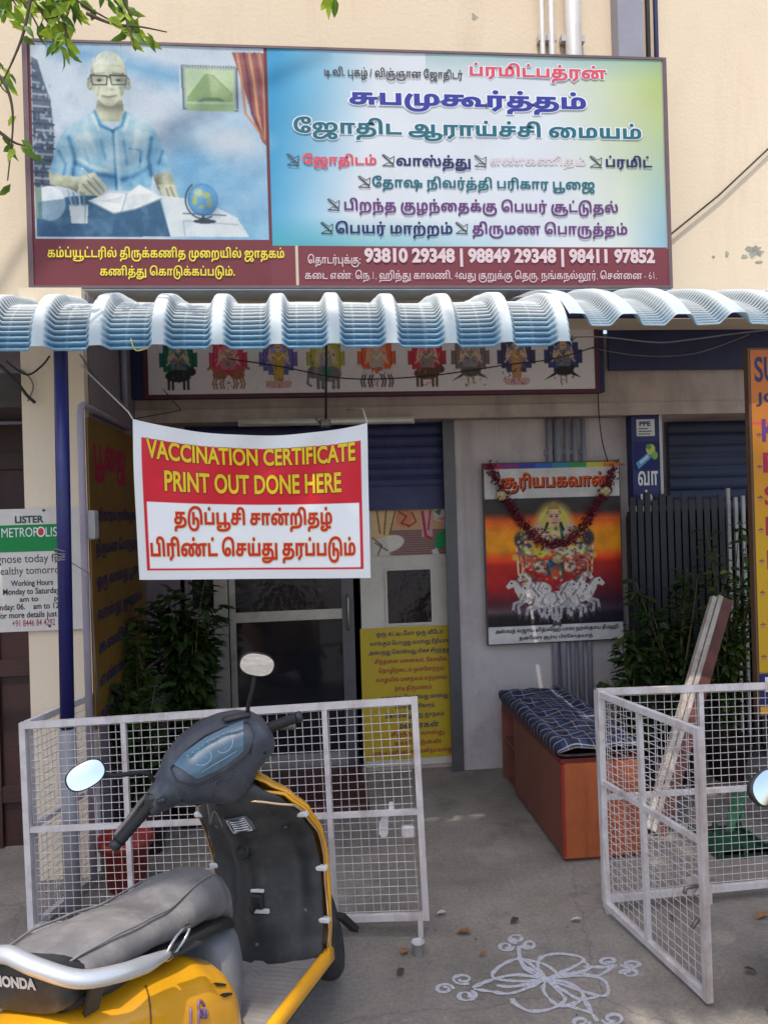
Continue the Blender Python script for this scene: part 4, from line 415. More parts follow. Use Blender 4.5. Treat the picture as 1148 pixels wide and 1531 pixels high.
# ------------------------------------------------------------------ printed pictures
class Canvas:
    """a picture painted shape by shape, carried as colours of a fine mesh; y runs down"""
    def __init__(self, x0, y0, x1, y1, nx, ny, rgb):
        self.b = (x0, y0, x1, y1); self.nx = nx; self.ny = ny
        self.X, self.Y = np.meshgrid(np.linspace(x0, x1, nx), np.linspace(y0, y1, ny))
        self.c = np.ones((ny, nx, 3)) * np.array(rgb, float)
        self.rng = np.random.default_rng(3)
    def mask(self, m, rgb, a=1.0):
        w = np.clip(m, 0, 1)[..., None] * a; self.c = self.c * (1 - w) + np.array(rgb, float) * w
    def poly(self, pts, rgb, a=1.0):
        ins = np.zeros(self.X.shape, bool); n = len(pts)
        for i in range(n):
            xa, ya = pts[i]; xb, yb = pts[(i + 1) % n]
            if ya == yb: continue
            ins ^= ((ya > self.Y) != (yb > self.Y)) & (self.X < (xb - xa) * (self.Y - ya) / (yb - ya) + xa)
        self.mask(ins.astype(float), rgb, a)
    def ell(self, cx, cy, rx, ry, rgb, a=1.0, soft=0.05, rot=0.0):
        dx = self.X - cx; dy = self.Y - cy; c, s = math.cos(rot), math.sin(rot)
        d = np.sqrt(((dx * c + dy * s) / rx) ** 2 + ((-dx * s + dy * c) / ry) ** 2)
        self.mask((1 - d) / soft + 0.5, rgb, a)
    def rect(self, x0, y0, x1, y1, rgb, a=1.0): self.mask(((self.X >= x0) & (self.X <= x1) & (self.Y >= y0) & (self.Y <= y1)).astype(float), rgb, a)
    def line(self, pts, w, rgb, a=1.0):
        d = np.full(self.X.shape, 1e9)
        for (xa, ya), (xb, yb) in zip(pts, pts[1:]):
            L = (xb - xa) ** 2 + (yb - ya) ** 2 + 1e-9
            t = np.clip(((self.X - xa) * (xb - xa) + (self.Y - ya) * (yb - ya)) / L, 0, 1)
            d = np.minimum(d, np.hypot(self.X - xa - t * (xb - xa), self.Y - ya - t * (yb - ya)))
        self.mask(w / 2 - d + 0.5, rgb, a)
    def blur(self, m, n=1):
        for _ in range(n):
            p = np.pad(self.c, ((1, 1), (1, 1), (0, 0)), 'edge')
            q = (p[:-2, 1:-1] + p[2:, 1:-1] + p[1:-1, :-2] + p[1:-1, 2:] + 2 * self.c) / 6
            self.c = self.c * (1 - m[..., None]) + q * m[..., None]
    def grain(self, m, k, seed=1):
        r = np.random.default_rng(seed); g = r.normal(0, 1, self.X.shape); g = (g + np.roll(g, 1, 0) + np.roll(g, 1, 1)) / 1.7
        self.c = self.c + (g * k * m)[..., None]
    def cloud(self, scale, seed):
        r = np.random.default_rng(seed); out = np.zeros(self.X.shape); amp = 1.0
        for o in range(4):
            k = 2 ** o; gx = int((self.b[2] - self.b[0]) / scale * k) + 3; gy = int((self.b[3] - self.b[1]) / scale * k) + 3
            g = r.random((gy, gx)); fx = (self.X - self.b[0]) / (self.b[2] - self.b[0]) * (gx - 2); fy = (self.Y - self.b[1]) / (self.b[3] - self.b[1]) * (gy - 2)
            ix = fx.astype(int); iy = fy.astype(int); tx = fx - ix; ty = fy - iy; tx = tx * tx * (3 - 2 * tx); ty = ty * ty * (3 - 2 * ty)
            out += amp * ((g[iy, ix] * (1 - tx) + g[iy, ix + 1] * tx) * (1 - ty) + (g[iy + 1, ix] * (1 - tx) + g[iy + 1, ix + 1] * tx) * ty); amp *= 0.5
        return out / 1.875
    def sheet(self, surf, name, m, parent):
        """surf(u, v): u, v in 0..1, v up"""
        nx, ny = self.nx, self.ny; me = bpy.data.meshes.new(name)
        U, Vv = np.meshgrid(np.linspace(0, 1, nx), np.linspace(1, 0, ny))
        P = surf(U, Vv); off = Vector((0, 0, 0)); q = parent
        while q is not None: off = off + q.location; q = q.parent
        co = np.stack([np.broadcast_to(P[k], U.shape) - off[k] for k in range(3)], -1).reshape(-1, 3)
        i = np.arange((ny - 1) * (nx - 1)); a = (i // (nx - 1)) * nx + i % (nx - 1)
        q = np.stack([a + nx, a + nx + 1, a + 1, a], -1).astype(np.int32)
        me.vertices.add(nx * ny); me.vertices.foreach_set('co', co.astype(np.float32).ravel())
        me.loops.add(q.size); me.loops.foreach_set('vertex_index', q.ravel())
        me.polygons.add(len(q)); me.polygons.foreach_set('loop_start', (np.arange(len(q)) * 4).astype(np.int32)); me.polygons.foreach_set('loop_total', np.full(len(q), 4, np.int32))
        me.update(calc_edges=True)
        at = me.color_attributes.new('ink', 'FLOAT_COLOR', 'POINT')
        col = np.concatenate([lin(np.clip(self.c, 0, 255)), np.ones((ny, nx, 1))], -1)
        at.data.foreach_set('color', col.astype(np.float32).ravel())
        me.polygons.foreach_set('use_smooth', np.ones(len(q), bool))
        me.materials.append(m); o = bpy.data.objects.new(name, me); COL.objects.link(o); o.parent = parent
        return o
# ------------------------------------------------------------------ materials of the setting
CREAM = mat('cream_plaster', (218, 200, 175), 0.9, var=0.04, scale=2.2, bump=0.2, bscale=45, dirt=((196, 174, 150), 0.4, 1.1), streak=((182, 160, 138), 0.45, 2.6))
LILAC = mat('pale_lilac_plaster', (184, 174, 172), 0.85, var=0.05, scale=3, bump=0.15, bscale=50, dirt=((140, 120, 118), 0.5, 2.4), streak=((126, 110, 108), 0.5, 5))
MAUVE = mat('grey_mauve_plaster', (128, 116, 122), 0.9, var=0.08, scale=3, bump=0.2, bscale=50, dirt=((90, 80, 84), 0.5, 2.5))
LINTEL = mat('dusty_lintel_paint', (176, 158, 146), 0.9, var=0.08, scale=4, bump=0.2, bscale=40, dirt=((120, 105, 96), 0.6, 3), streak=((110, 96, 88), 0.6, 4))
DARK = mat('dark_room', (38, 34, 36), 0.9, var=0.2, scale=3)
NAVY = mat('navy_paint', (28, 34, 84), 0.5, var=0.15, scale=5, bump=0.1, dirt=((60, 62, 90), 0.5, 5))
ALU = mat('dull_aluminium', (172, 166, 160), 0.45, 0.7, var=0.1, scale=8, dirt=((110, 104, 100), 0.5, 6))
ALUD = mat('dark_aluminium', (92, 90, 92), 0.5, 0.5, var=0.1, scale=8)
WHITEPIPE = mat('white_pvc', (184, 180, 178), 0.45, var=0.05, scale=6, dirt=((150, 140, 132), 0.4, 7))
GREYPIPE = mat('grey_pvc', (140, 138, 150), 0.5, var=0.08, scale=5)
WIRE = mat('black_wire', (30, 28, 30), 0.6)
GREYWIRE = mat('grey_wire', (120, 116, 118), 0.6)
OFFWHITE = mat('off_white_laminate', (196, 188, 176), 0.55, var=0.05, scale=4, dirt=((150, 138, 124), 0.4, 5))
WOODRED = mat('red_brown_wood', (48, 20, 18), 0.6, var=0.25, scale=5, bump=0.2)
STEEL = mat('dusty_steel', (120, 116, 114), 0.45, 0.6, var=0.15, scale=9)

def ground_material():
    m = bpy.data.materials.new('worn_concrete'); m.use_nodes = True; n = m.node_tree.nodes; l = m.node_tree.links; b = n['Principled BSDF']
    tc = n.new('ShaderNodeTexCoord')
    def nz(s, d, r=0.65):
        q = n.new('ShaderNodeTexNoise'); q.inputs['Scale'].default_value = s; q.inputs['Detail'].default_value = d; q.inputs['Roughness'].default_value = r
        l.new(tc.outputs['Object'], q.inputs['Vector']); return q
    def ramp(src, stops):
        q = n.new('ShaderNodeValToRGB'); l.new(src, q.inputs['Fac']); e = q.color_ramp.elements
        for i, (p, c) in enumerate(stops):
            k = e[i] if i < 2 else e.new(p)
            k.position = p; k.color = (*c, 1)
        return q.outputs['Color']
    def mix(f, a, c, mode='MIX'):
        q = n.new('ShaderNodeMix'); q.data_type = 'RGBA'; q.blend_type = mode
        if hasattr(f, 'links') or not isinstance(f, float): l.new(f, q.inputs[0])
        else: q.inputs[0].default_value = f
        l.new(a, q.inputs[6])
        if isinstance(c, tuple): q.inputs[7].default_value = (*c, 1)
        else: l.new(c, q.inputs[7])
        return q.outputs[2]
    base = ramp(nz(1.3, 9).outputs['Fac'], [(0.3, tuple(lin((110, 104, 98)))), (0.7, tuple(lin((158, 150, 141))))])
    fine = ramp(nz(55, 6, 0.8).outputs['Fac'], [(0.35, (0.62,) * 3), (0.65, (1.15,) * 3)])
    c = mix(0.75, base, fine, 'MULTIPLY')
    blot = ramp(nz(3.1, 7).outputs['Fac'], [(0.55, (0, 0, 0)), (0.72, (0.7,) * 3)])
    c = mix(blot, c, tuple(lin((86, 82, 82))))
    pale = ramp(nz(2.2, 8, 0.75).outputs['Fac'], [(0.58, (0, 0, 0)), (0.75, (0.55,) * 3)])
    c = mix(pale, c, tuple(lin((176, 174, 178))))
    mp = n.new('ShaderNodeMix'); mp.data_type = 'RGBA'; mp.inputs[0].default_value = 0.22; l.new(tc.outputs['Object'], mp.inputs[6]); l.new(nz(2.2, 6).outputs['Color'], mp.inputs[7])
    vo = n.new('ShaderNodeTexVoronoi'); vo.feature = 'DISTANCE_TO_EDGE'; vo.inputs['Scale'].default_value = 0.8; l.new(mp.outputs[2], vo.inputs['Vector'])
    c = mix(ramp(vo.outputs['Distance'], [(0.0, (0.35,) * 3), (0.005, (0, 0, 0))]), c, tuple(lin((70, 66, 64))))
    spk = ramp(nz(220, 3, 0.5).outputs['Fac'], [(0.66, (0, 0, 0)), (0.72, (0.5,) * 3)]); c = mix(spk, c, tuple(lin((190, 186, 180))))
    spk2 = ramp(nz(150, 3, 0.5).outputs['Fac'], [(0.68, (0, 0, 0)), (0.74, (0.7,) * 3)]); c = mix(spk2, c, tuple(lin((62, 58, 56))))
    l.new(c, b.inputs['Base Color']); b.inputs['Roughness'].default_value = 0.82
    h = n.new('ShaderNodeMath'); h.operation = 'ADD'; l.new(nz(60, 8, 0.8).outputs['Fac'], h.inputs[0]); l.new(nz(7, 6).outputs['Fac'], h.inputs[1])
    bp = n.new('ShaderNodeBump'); bp.inputs['Strength'].default_value = 0.45; bp.inputs['Distance'].default_value = 0.012
    l.new(h.outputs[0], bp.inputs['Height']); l.new(bp.outputs['Normal'], b.inputs['Normal'])
    return m
g = MB().grid(lambda u, v: (-60 + 120 * u, -60 + 120 * v, 0), 4, 4, smooth=False)
g.build('ground', ground_material(), kind='structure', loc=(0, 0, 0))

# ------------------------------------------------------------------ the shop building
YW, YS, YB, YF = 4.62, 4.36, 5.15, 4.9      # upper wall, sign face, shop wall, fascia board
bld = empty('shop_building', (0.4, 5.0, 0), 'cream plastered shop building with a white front wall and long lintel', 'building')
MB().box2((-7, YW, 2.98), (9, YW + 0.3, 5.7)).build('upper_wall', CREAM, bld)
MB().box2((-1.42, 3.95, 0), (-1.115, 5.6, 2.98)).build('side_wall', CREAM, bld)
MB().box2((-1.112, 4.02, 0.0), (-1.100, 5.2, 2.97)).build('shaded_inner_face', MAUVE, bld)  # porch side of the cream wall, its shade put into a grey colour
MB().box2((-1.098, 5.0, 2.42), (9, 5.5, 2.975)).build('lintel_beam', LINTEL, bld)
MB().box2((-1.098, 4.985, 2.415), (9, 4.998, 2.50)).build('lintel_ledge', LINTEL, bld)
xl, xr = 1.005, PY(945, 800, YB).x
MB().box2((xl, YB, 0), (xr, YB + 0.35, 2.418)).build('front_wall', LILAC, bld)
xp = PY(285, 950, 5.2).x
MB().box2((-1.098, 5.2, 0), (xp, 5.5, 2.418)).build('front_wall', MAUVE, bld)
MB().box2((-1.095, 4.52, 0.0), (PY(541, 1150, 5.2).x, 5.24, 0.055), 0.008).build('step', mat('red_oxide_floor', (66, 28, 28), 0.55, var=0.2, scale=5, dirt=((90, 70, 66), 0.5, 6)), bld)
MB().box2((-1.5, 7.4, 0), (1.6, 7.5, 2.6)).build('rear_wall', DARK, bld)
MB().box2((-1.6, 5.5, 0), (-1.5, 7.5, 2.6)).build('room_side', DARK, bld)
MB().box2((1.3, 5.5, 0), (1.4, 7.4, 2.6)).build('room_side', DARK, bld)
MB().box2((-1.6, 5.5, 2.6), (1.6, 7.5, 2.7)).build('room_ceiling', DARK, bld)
MB().box2((-7, 5.3, 0), (-1.42, 5.5, 2.98)).build('left_bay_wall', MAUVE, bld)
# dark brown bay left of the pillar
door = empty('wooden_door', (-2.0, 4.45, 0), 'dark red-brown wooden door beyond the cream pillar at the left edge', 'door')
MB().box2((-3.2, 4.4, 0), (-1.43, 4.46, 2.35)).build('door_panel', WOODRED, door)
for x in (-1.50, -1.78, -2.1): MB().box2((x - 0.04, 4.375, 0), (x + 0.04, 4.398, 2.35)).build('stile', WOODRED, door)
for z in (0.25, 0.95, 1.32, 2.1): MB().box2((-3.2, 4.380, z), (-1.42, 4.3965, z + 0.09)).build('rail', WOODRED, door)
MB().box2((-3.3, 3.95, 2.38), (-1.425, 4.5, 2.55)).build('door_lintel', mat('sooty_concrete', (70, 62, 60), 0.9, var=0.25, scale=8, bump=0.3), door)

# ------------------------------------------------------------------ pipes on the walls
def pipe(name, pts, r, m, label, cat='pipe', group=None):
    return MB().tube(pts, r, 12).build(name, m, label=label, cat=cat, group=group)
for i, (px, w, what) in enumerate(((810, 0.016, 'thin white conduit, leftmost of the pipes climbing the wall above the sign'), (824, 0.02, 'white conduit between two others above the top right of the sign'), (856, 0.05, 'thick pale drain pipe on the upper wall above the sign'))):
    p = PY(px, 40, YW - 0.05)
    b = MB().tube([(p.x, YW - 0.05, 3.0), (p.x, YW - 0.05, 5.65)], w, 12)
    for z in (4.72, 5.6): b.box((p.x, YW - 0.03, z), (w * 3, 0.05, 0.04))
    b.build('conduit_pipe', WHITEPIPE, label=what, cat='pipe', group='pipes on the upper wall')
p = PY(938, 40, YW - 0.06)
MB().box2((p.x - 0.085, YW - 0.11, 3.0), (p.x + 0.075, YW - 0.003, 5.65)).build('cable_duct', GREYPIPE, label='square grey cable duct on the upper wall, right of the white pipes', cat='duct')
for k, px in enumerate((967, 979)):
    q = PY(px, 40, YW - 0.04)
    pipe('cable', [(q.x, YW - 0.03, 3.1), (q.x + 0.01, YW - 0.03, 5), (q.x, YW - 0.03, 5.6)], 0.014, NAVY if k else WIRE, ('black cable clipped close beside the grey duct' if not k else 'navy cable running down the wall, right of the black one'), 'cable', 'cables beside the grey duct')
pm_ = mat('peeled_paint', (150, 150, 138), 0.9, var=0.25, scale=20)
rw_ = random.Random(2)
for (px, py, w, h) in ((1127, 376, 0.06, 0.045), (1112, 384, 0.022, 0.016), (1086, 380, 0.016, 0.022), (1066, 384, 0.012, 0.012), (709, 26, 0.02, 0.025), (1134, 392, 0.03, 0.012)):
    q = PY(px, py, YW); k_ = 18
    MB().add([(q.x + w * math.cos(t) * rw_.uniform(0.5, 1.2), YW - 0.0015, q.z + h * math.sin(t) * rw_.uniform(0.5, 1.2)) for t in np.linspace(0, 2 * math.pi, k_, False)], [tuple(range(k_))]).build('peeled_patch', pm_, bld)
# thin cable slanting across the upper wall right of the sign
a = PY(1148, 222, YW - 0.02); b_ = PY(1000, 352, YW - 0.02)
pipe('cable', [a + (a - b_) * 0.6, a, (a + b_) / 2 + V(0, 0, -0.02), b_, b_ + (b_ - a) * 0.3], 0.006, WIRE, 'thin dark cable slanting down the cream wall right of the sign', 'cable')
# five conduits on the white wall behind the framed poster
for i, (px, r) in enumerate(((820, 0.021), (832, 0.024), (846, 0.017), (858, 0.020), (871, 0.017))):
    x = PY(px, 640, YB - 0.03).x
    b = MB().tube([(x, YB - 0.03, 0.02), (x, YB - 0.03, 2.41)], r, 12)
    for z in (0.35, 2.18): b.box((x, YB - 0.015, z), (r * 2.9, 0.03, 0.03))
    ordn = ('leftmost of the five grey conduits passing behind the framed poster', 'thickest of the five grey conduits, second from the left behind the framed poster', 'middle one of the five grey conduits passing behind the framed poster', 'second from the right of the five grey conduits behind the framed poster', 'rightmost of the five grey conduits passing behind the framed poster')[i]
    b.build('conduit_pipe', GREYPIPE, label=ordn, cat='pipe', group='conduits on the white wall')
# pipe frame and junction box on the side wall
x = -1.075
lp = empty('wall_conduit', (x, 4.05, 0), 'pale pipe bent round the corner of the side wall with a small white box', 'pipe')
pa = PX(120, 603, x); pb = PX(192, 643, x)
MB().tube([(x, pa.y, 0.1), (x, pa.y, pa.z - 0.05), (x, pa.y + 0.015, pa.z - 0.012), (x, pa.y + 0.05, pa.z), (x, pb.y, pa.z - 0.01)], 0.017, 10).build('conduit', mat('lilac_pvc', (160, 148, 160), 0.5), lp)
jb = PX(131, 785, x)
MB().box((x + 0.015, jb.y, jb.z), (0.06, 0.08, 0.14), bev=0.008).build('junction_box', WHITEPIPE, lp)
ob = PX(186, 560, x)
pipe('conduit_pipe', [(x, ob.y, ob.z - 0.2), (x, ob.y, 2.97)], 0.018, GREYPIPE, 'short grey pipe high on the side wall left of the painted picture board', 'pipe')

# ------------------------------------------------------------------ shutter, doors
sh = empty('roller_shutter', (0.75, 5.2, 1.95), 'half raised navy blue roller shutter above the shop door', 'shutter')
z1 = PY(600, 632, 5.24).z; z0 = PY(600, 762, 5.24).z; x0 = -0.85; x1 = 0.985
def slat(u, v):
    z = z0 + 0.16 + (z1 - z0 - 0.16) * v; t = (z - z0) / 0.075
    return (x0 + (x1 - x0) * u, 5.235 - 0.012 * abs(math.sin(t * math.pi)) ** 0.6, z)
MB().grid(slat, 2, 90).build('slats', NAVY, sh)
MB().box2((x0, 5.225, z0), (x1, 5.25, z0 + 0.16)).build('bottom_rail', NAVY, sh)
MB().box2((x0 - 0.03, 5.2, 0.0), (x0 - 0.002, 5.27, 2.4)).build('guide', ALUD, sh)
MB().box2((PY(668, 700, 5.17).x - 0.03, 5.13, 0.0), (xl + 0.0, 5.147, 2.42)).build('guide', ALUD, sh)

gl = bpy.data.materials.new('dark_glass'); gl.use_nodes = True
_b = gl.node_tree.nodes['Principled BSDF']; _b.inputs['Base Color'].default_value = (0.012, 0.012, 0.016, 1); _b.inputs['Roughness'].default_value = 0.06; _b.inputs['Specular IOR Level'].default_value = 0.35
film = mat('crumpled_tint_film', (12, 12, 26), 0.12, bump=0.9, bscale=7, var=0.3)
YD = 5.30
def px_box(x0, y0, x1, y1, Y, t):
    a = PY(x0, (y0 + y1) / 2, Y); b = PY(x1, (y0 + y1) / 2, Y); c = PY((x0 + x1) / 2, y0, Y); d = PY((x0 + x1) / 2, y1, Y)
    return MB().box2((a.x, Y, d.z), (b.x, Y + t, c.z))
sd = empty('side_light', (-0.75, YD, 0), 'narrow grey aluminium side panel with a small dark pane left of the door', 'side panel')
def col(x, Y=YD): return PY(x, 950, Y).x
MB().box2((col(280), YD - 0.02, 0.02), (col(290), YD + 0.03, 2.3)).build('frame', ALU, sd)
MB().box2((col(322), YD - 0.02, 0.02), (col(343), YD + 0.03, 2.3)).build('frame', ALU, sd)
zr = PY(305, 916, YD).z
MB().box2((col(290), YD - 0.012, zr - 0.02), (col(322), YD + 0.02, zr + 0.025)).build('rail', ALU, sd)
MB().box2((col(290), YD, 0.02), (col(322), YD + 0.015, zr - 0.02)).build('panel', mat('grey_panel', (122, 119, 118), 0.5, var=0.06), sd)
MB().box2((col(290), YD + 0.003, zr + 0.025), (col(322), YD + 0.012, 2.3)).build('pane', gl, sd)
dr = empty('glass_door', (0.0, YD, 0), 'aluminium framed dark glass door behind the vaccination banner', 'door')
MB().box2((col(345), YD - 0.025, 0.02), (col(354), YD + 0.02, 2.3)).build('stile', ALU, dr)
MB().box2((col(512), YD - 0.025, 0.02), (col(530), YD + 0.02, 2.3)).build('stile', ALUD, dr)
zm = PY(430, 920, YD).z
MB().box2((col(354), YD - 0.022, zm - 0.035), (col(512), YD + 0.018, zm + 0.035)).build('rail', ALU, dr)
MB().box2((col(354), YD - 0.022, 0.02), (col(512), YD + 0.018, 0.14)).build('rail', ALU, dr)
MB().box2((col(354), YD - 0.022, 2.22), (col(512), YD + 0.018, 2.3)).build('rail', ALU, dr)
MB().box2((col(354), YD, zm + 0.035), (col(512), YD + 0.008, 2.22)).build('pane', film, dr)
MB().box2((col(354), YD, 0.14), (col(512), YD + 0.008, zm - 0.035)).build('pane', gl, dr)
hz = PY(521, 915, YD).z; hx = col(521)
MB().tube([(hx, YD - 0.025, hz + 0.12), (hx, YD - 0.06, hz + 0.10), (hx, YD - 0.06, hz - 0.10), (hx, YD - 0.025, hz - 0.12)], 0.009, 8).build('handle', ALU, dr)
# fixed panel right of the door: picture, small window, yellow poster
fp = empty('door_panel', (0.75, 5.26, 0), 'off-white fixed door panel with a small dark window, right of the glass door', 'panel')
YP = 5.262
MB().box2((col(541, YP), YP, 0.02), (0.972, YP + 0.04, 2.3)).build('board', OFFWHITE, fp)
w = px_box(579, 852, 644, 931, YP - 0.006, 0.004); w.build('window_pane', film, fp)
fr = MB()
A = PY(579, 891, YP); B_ = PY(644, 891, YP); T_ = PY(611, 852, YP).z; O_ = PY(611, 931, YP).z
for q in (((A.x - 0.015, YP - 0.012, O_ - 0.015), (A.x, YP - 0.002, T_ + 0.015)), ((B_.x, YP - 0.012, O_ - 0.015), (B_.x + 0.015, YP - 0.002, T_ + 0.015)), ((A.x, YP - 0.012, T_), (B_.x, YP - 0.002, T_ + 0.015)), ((A.x, YP - 0.012, O_ - 0.015), (B_.x, YP - 0.002, O_))): fr.box2(*q)
fr.build('window_frame', OFFWHITE, fp)
MB().box2((col(536, YP), YP - 0.02, 0.0), (0.975, YP + 0.045, 0.018)).build('threshold', LINTEL, fp)

# ------------------------------------------------------------------ neighbour at right
nb = empty('neighbour_shop', (3.0, 5.4, 0), 'dark neighbouring shop front with a closed navy shutter at right', 'building')
Yn = 5.5
zt = PY(1050, 622, Yn).z
def slat2(u, v):
    z = 0.05 + (zt - 0.05) * v
    return (2.72 + 2.6 * u, Yn - 0.012 * abs(math.sin(z / 0.09 * math.pi)) ** 0.6, z)
MB().grid(slat2, 2, 220).build('shutter', mat('navy_shutter', (26, 38, 72), 0.5, var=0.2, scale=4), nb)
MB().box2((2.7, Yn + 0.03, 0), (6.0, Yn + 0.2, 2.6)).build('wall', MAUVE, nb)
MB().box2((5.4, 3.9, 0), (5.6, Yn, 2.95)).build('side_wall', MAUVE, nb)
zb0 = PY(1000, 553, 4.97).z; zb1 = PY(1000, 462, 4.97).z
MB().box2((2.05, 4.965, zb0), (6, 4.983, zb1)).build('fascia', mat('dull_navy_board', (38, 40, 74), 0.6, var=0.2, scale=3), nb)
# navy pillar board with white lettering
pbx0, pbx1 = PY(945, 690, 5.05).x, PY(985, 690, 5.05).x; pz0 = PY(965, 756, 5.05).z; pz1 = PY(965, 614, 5.05).z
pbd = empty('pillar_sign', ((pbx0 + pbx1) / 2, 5.05, pz0), 'narrow navy upright sign with white Tamil letters and a small white notice', 'sign')
MB().box2((pbx0, 5.05, pz0), (pbx1, 5.14, pz1)).build('board', mat('sign_navy', (30, 36, 92), 0.5, var=0.1), pbd)
MB().box2((pbx1 + 0.002, 5.04, pz0 - 0.02), (pbx1 + 0.022, 5.10, pz1)).build('edge_strip', WHITEPIPE, pbd)
px_box(951, 627, 978, 652, 5.046, 0.003).build('notice', mat('white_notice', (206, 202, 196), 0.6), pbd)
INKW = mat('white_ink', (214, 212, 214), 0.6, var=0.03)
INKN = mat('navy_ink', (34, 34, 78), 0.6, var=0.05)
pix_letter('PPE', (955, 630, 972, 637), 5.045, INKN, pbd, boff=0.04)
bars = MB()
for y in (641, 645, 649): 
    a = PY(954, y, 5.044); b2 = PY(974 - (y % 3) * 3, y, 5.044); bars.box2((a.x, 5.0435, a.z - 0.003), (b2.x, 5.0445, a.z + 0.003))
bars.build('printed_lines', INKN, pbd)
pix_letter('வா', (953, 704, 983, 726), 5.047, INKW, pbd, boff=0.03)
pix_letter('ம்', (957, 732, 975, 752), 5.047, INKW, pbd, boff=0.03)
cv = Canvas(948, 660, 986, 702, 40, 42, (30, 36, 92))
cv.poly([(950, 692), (970, 676), (974, 684), (954, 701)], (90, 150, 200)); cv.poly([(955, 690), (968, 680), (970, 684), (957, 694)], (170, 200, 220))
cv.ell(973, 672, 7, 8, (190, 190, 90)); cv.ell(979, 681, 5, 6, (120, 170, 80)); cv.ell(970, 668, 4, 4, (90, 140, 70))
PRINT = print_mat('printed_picture')
A = PY(948, 681, 5.047).x; B_ = PY(985, 681, 5.047).x; zt_ = PY(966, 660, 5.047).z; zo_ = PY(966, 702, 5.047).z
cv.sheet(lambda U, W: (A + (B_ - A) * U, 5.047 + U * 0, zo_ + (zt_ - zo_) * W), 'picture', PRINT, pbd)
# picket fence of white and black bars
fe = empty('picket_fence', (2.75, 4.98, 0), 'dark fence of upright black bars with a few white ones behind the plants', 'fence')
zf = 1.87; k = 0
dk = mat('black_bar', (30, 30, 38), 0.5); whb = mat('chalky_white_bar', (168, 164, 162), 0.6, dirt=((90, 86, 84), 0.7, 5))
for px in range(948, 1160, 11):
    x = PY(px, 860, 4.98).x
    wh = (px - 948) // 11 in (13, 14, 15)
    hh = zf + random.uniform(-0.05, 0.04)
    MB().box2((x - (0.011 if wh else 0.02), 4.97, 0.1), (x + (0.011 if wh else 0.02), 4.99, hh)).build('bar', whb if wh else dk, fe)
for z in (0.3, 1.7): MB().box2((PY(940, 860, 5).x, 4.992, z), (4.0, 5.008, z + 0.05)).build('rail', dk, fe)
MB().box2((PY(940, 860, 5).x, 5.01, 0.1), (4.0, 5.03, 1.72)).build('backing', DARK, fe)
# ------------------------------------------------------------------ inks
def ink(n, c, **k): return mat(n, c, 0.6, var=0.03, spec=0.3, **k)
RED = ink('red_ink', (186, 42, 52)); YEL = ink('yellow_ink', (216, 200, 60)); BLUE = ink('royal_blue_ink', (48, 52, 140))
TEAL = ink('teal_ink', (30, 96, 110)); PINKF = ink('faded_pink_ink', (200, 186, 190)); NAVYI = ink('dark_navy_ink', (36, 40, 92)); PURP = ink('purple_ink', (96, 52, 110))
GREY = ink('grey_ink', (60, 60, 68)); ROSE = ink('rose_ink', (202, 74, 92)); PALE = ink('pale_pink_ink', (204, 182, 186)); BLACK = ink('black_ink', (26, 24, 26))
CRIM = ink('crimson_ink', (150, 30, 60)); ORANGE = ink('orange_ink', (206, 80, 30)); DOLIVE = ink('dark_olive_ink', (70, 48, 20))

# ------------------------------------------------------------------ the big name board
A = PY(40, 62, YS); B_ = PY(997, 427, YS); C_ = PY(46, 427, YS); D_ = PY(995, 90, YS)
SX0, SX1, SZ0, SZ1 = (A.x + C_.x) / 2, (B_.x + D_.x) / 2, (C_.z + B_.z) / 2, (A.z + D_.z) / 2
sg = empty('name_board', ((SX0 + SX1) / 2, YS, SZ0), 'large printed shop name board with a seated man in blue and Tamil lettering', 'sign')
MAROON = mat('maroon_edge', (92, 36, 46), 0.6, var=0.08)
MB().box2((SX0 - 0.012, YS + 0.004, SZ0 - 0.012), (SX1 + 0.012, YS + 0.20, SZ1 + 0.012)).build('case', mat('dark_sheet_metal', (70, 52, 58), 0.6, 0.2, var=0.15), sg)
MB().box2((SX0 - 0.012, YS + 0.004, SZ0 - 0.024), (SX1 + 0.012, YS + 0.205, SZ0 - 0.0165)).build('base_plate', mat('galvanised_sheet', (170, 178, 186), 0.32, 0.6, var=0.1, scale=5), sg)
fm = MB()
for q in (((SX0 - 0.016, YS - 0.006, SZ0), (SX0 + 0.012, YS + 0.003, SZ1)), ((SX1 - 0.006, YS - 0.006, SZ0), (SX1 + 0.016, YS + 0.003, SZ1)), ((SX0 - 0.016, YS - 0.006, SZ1), (SX1 + 0.016, YS + 0.003, SZ1 + 0.014)), ((SX0 - 0.016, YS - 0.006, SZ0 - 0.016), (SX1 + 0.016, YS + 0.003, SZ0))): fm.box2(*q)
fm.build('rim', mat('grey_brown_rim', (104, 84, 88), 0.5, 0.2, var=0.1), sg)
for x in (SX0 + 0.3, 0.3, SX1 - 0.3): MB().box2((x - 0.02, YS + 0.2, SZ0 + 0.1), (x + 0.02, YW - 0.002, SZ0 + 0.14)).build('bracket', STEEL, sg)
# picture coordinates = photograph coordinates with the slanting top edge straightened
def rc(p):
    x, y = p; yt = 62 + (x - 40) / 955 * 28; h = (427 - yt)
    return (x, 427 - (427 - y) * 365.0 / h)
cv = Canvas(40, 62, 997, 427, 960, 366, (205, 214, 220))
def P(*pts): return [rc(p) for p in pts]
X, Y = cv.X, cv.Y
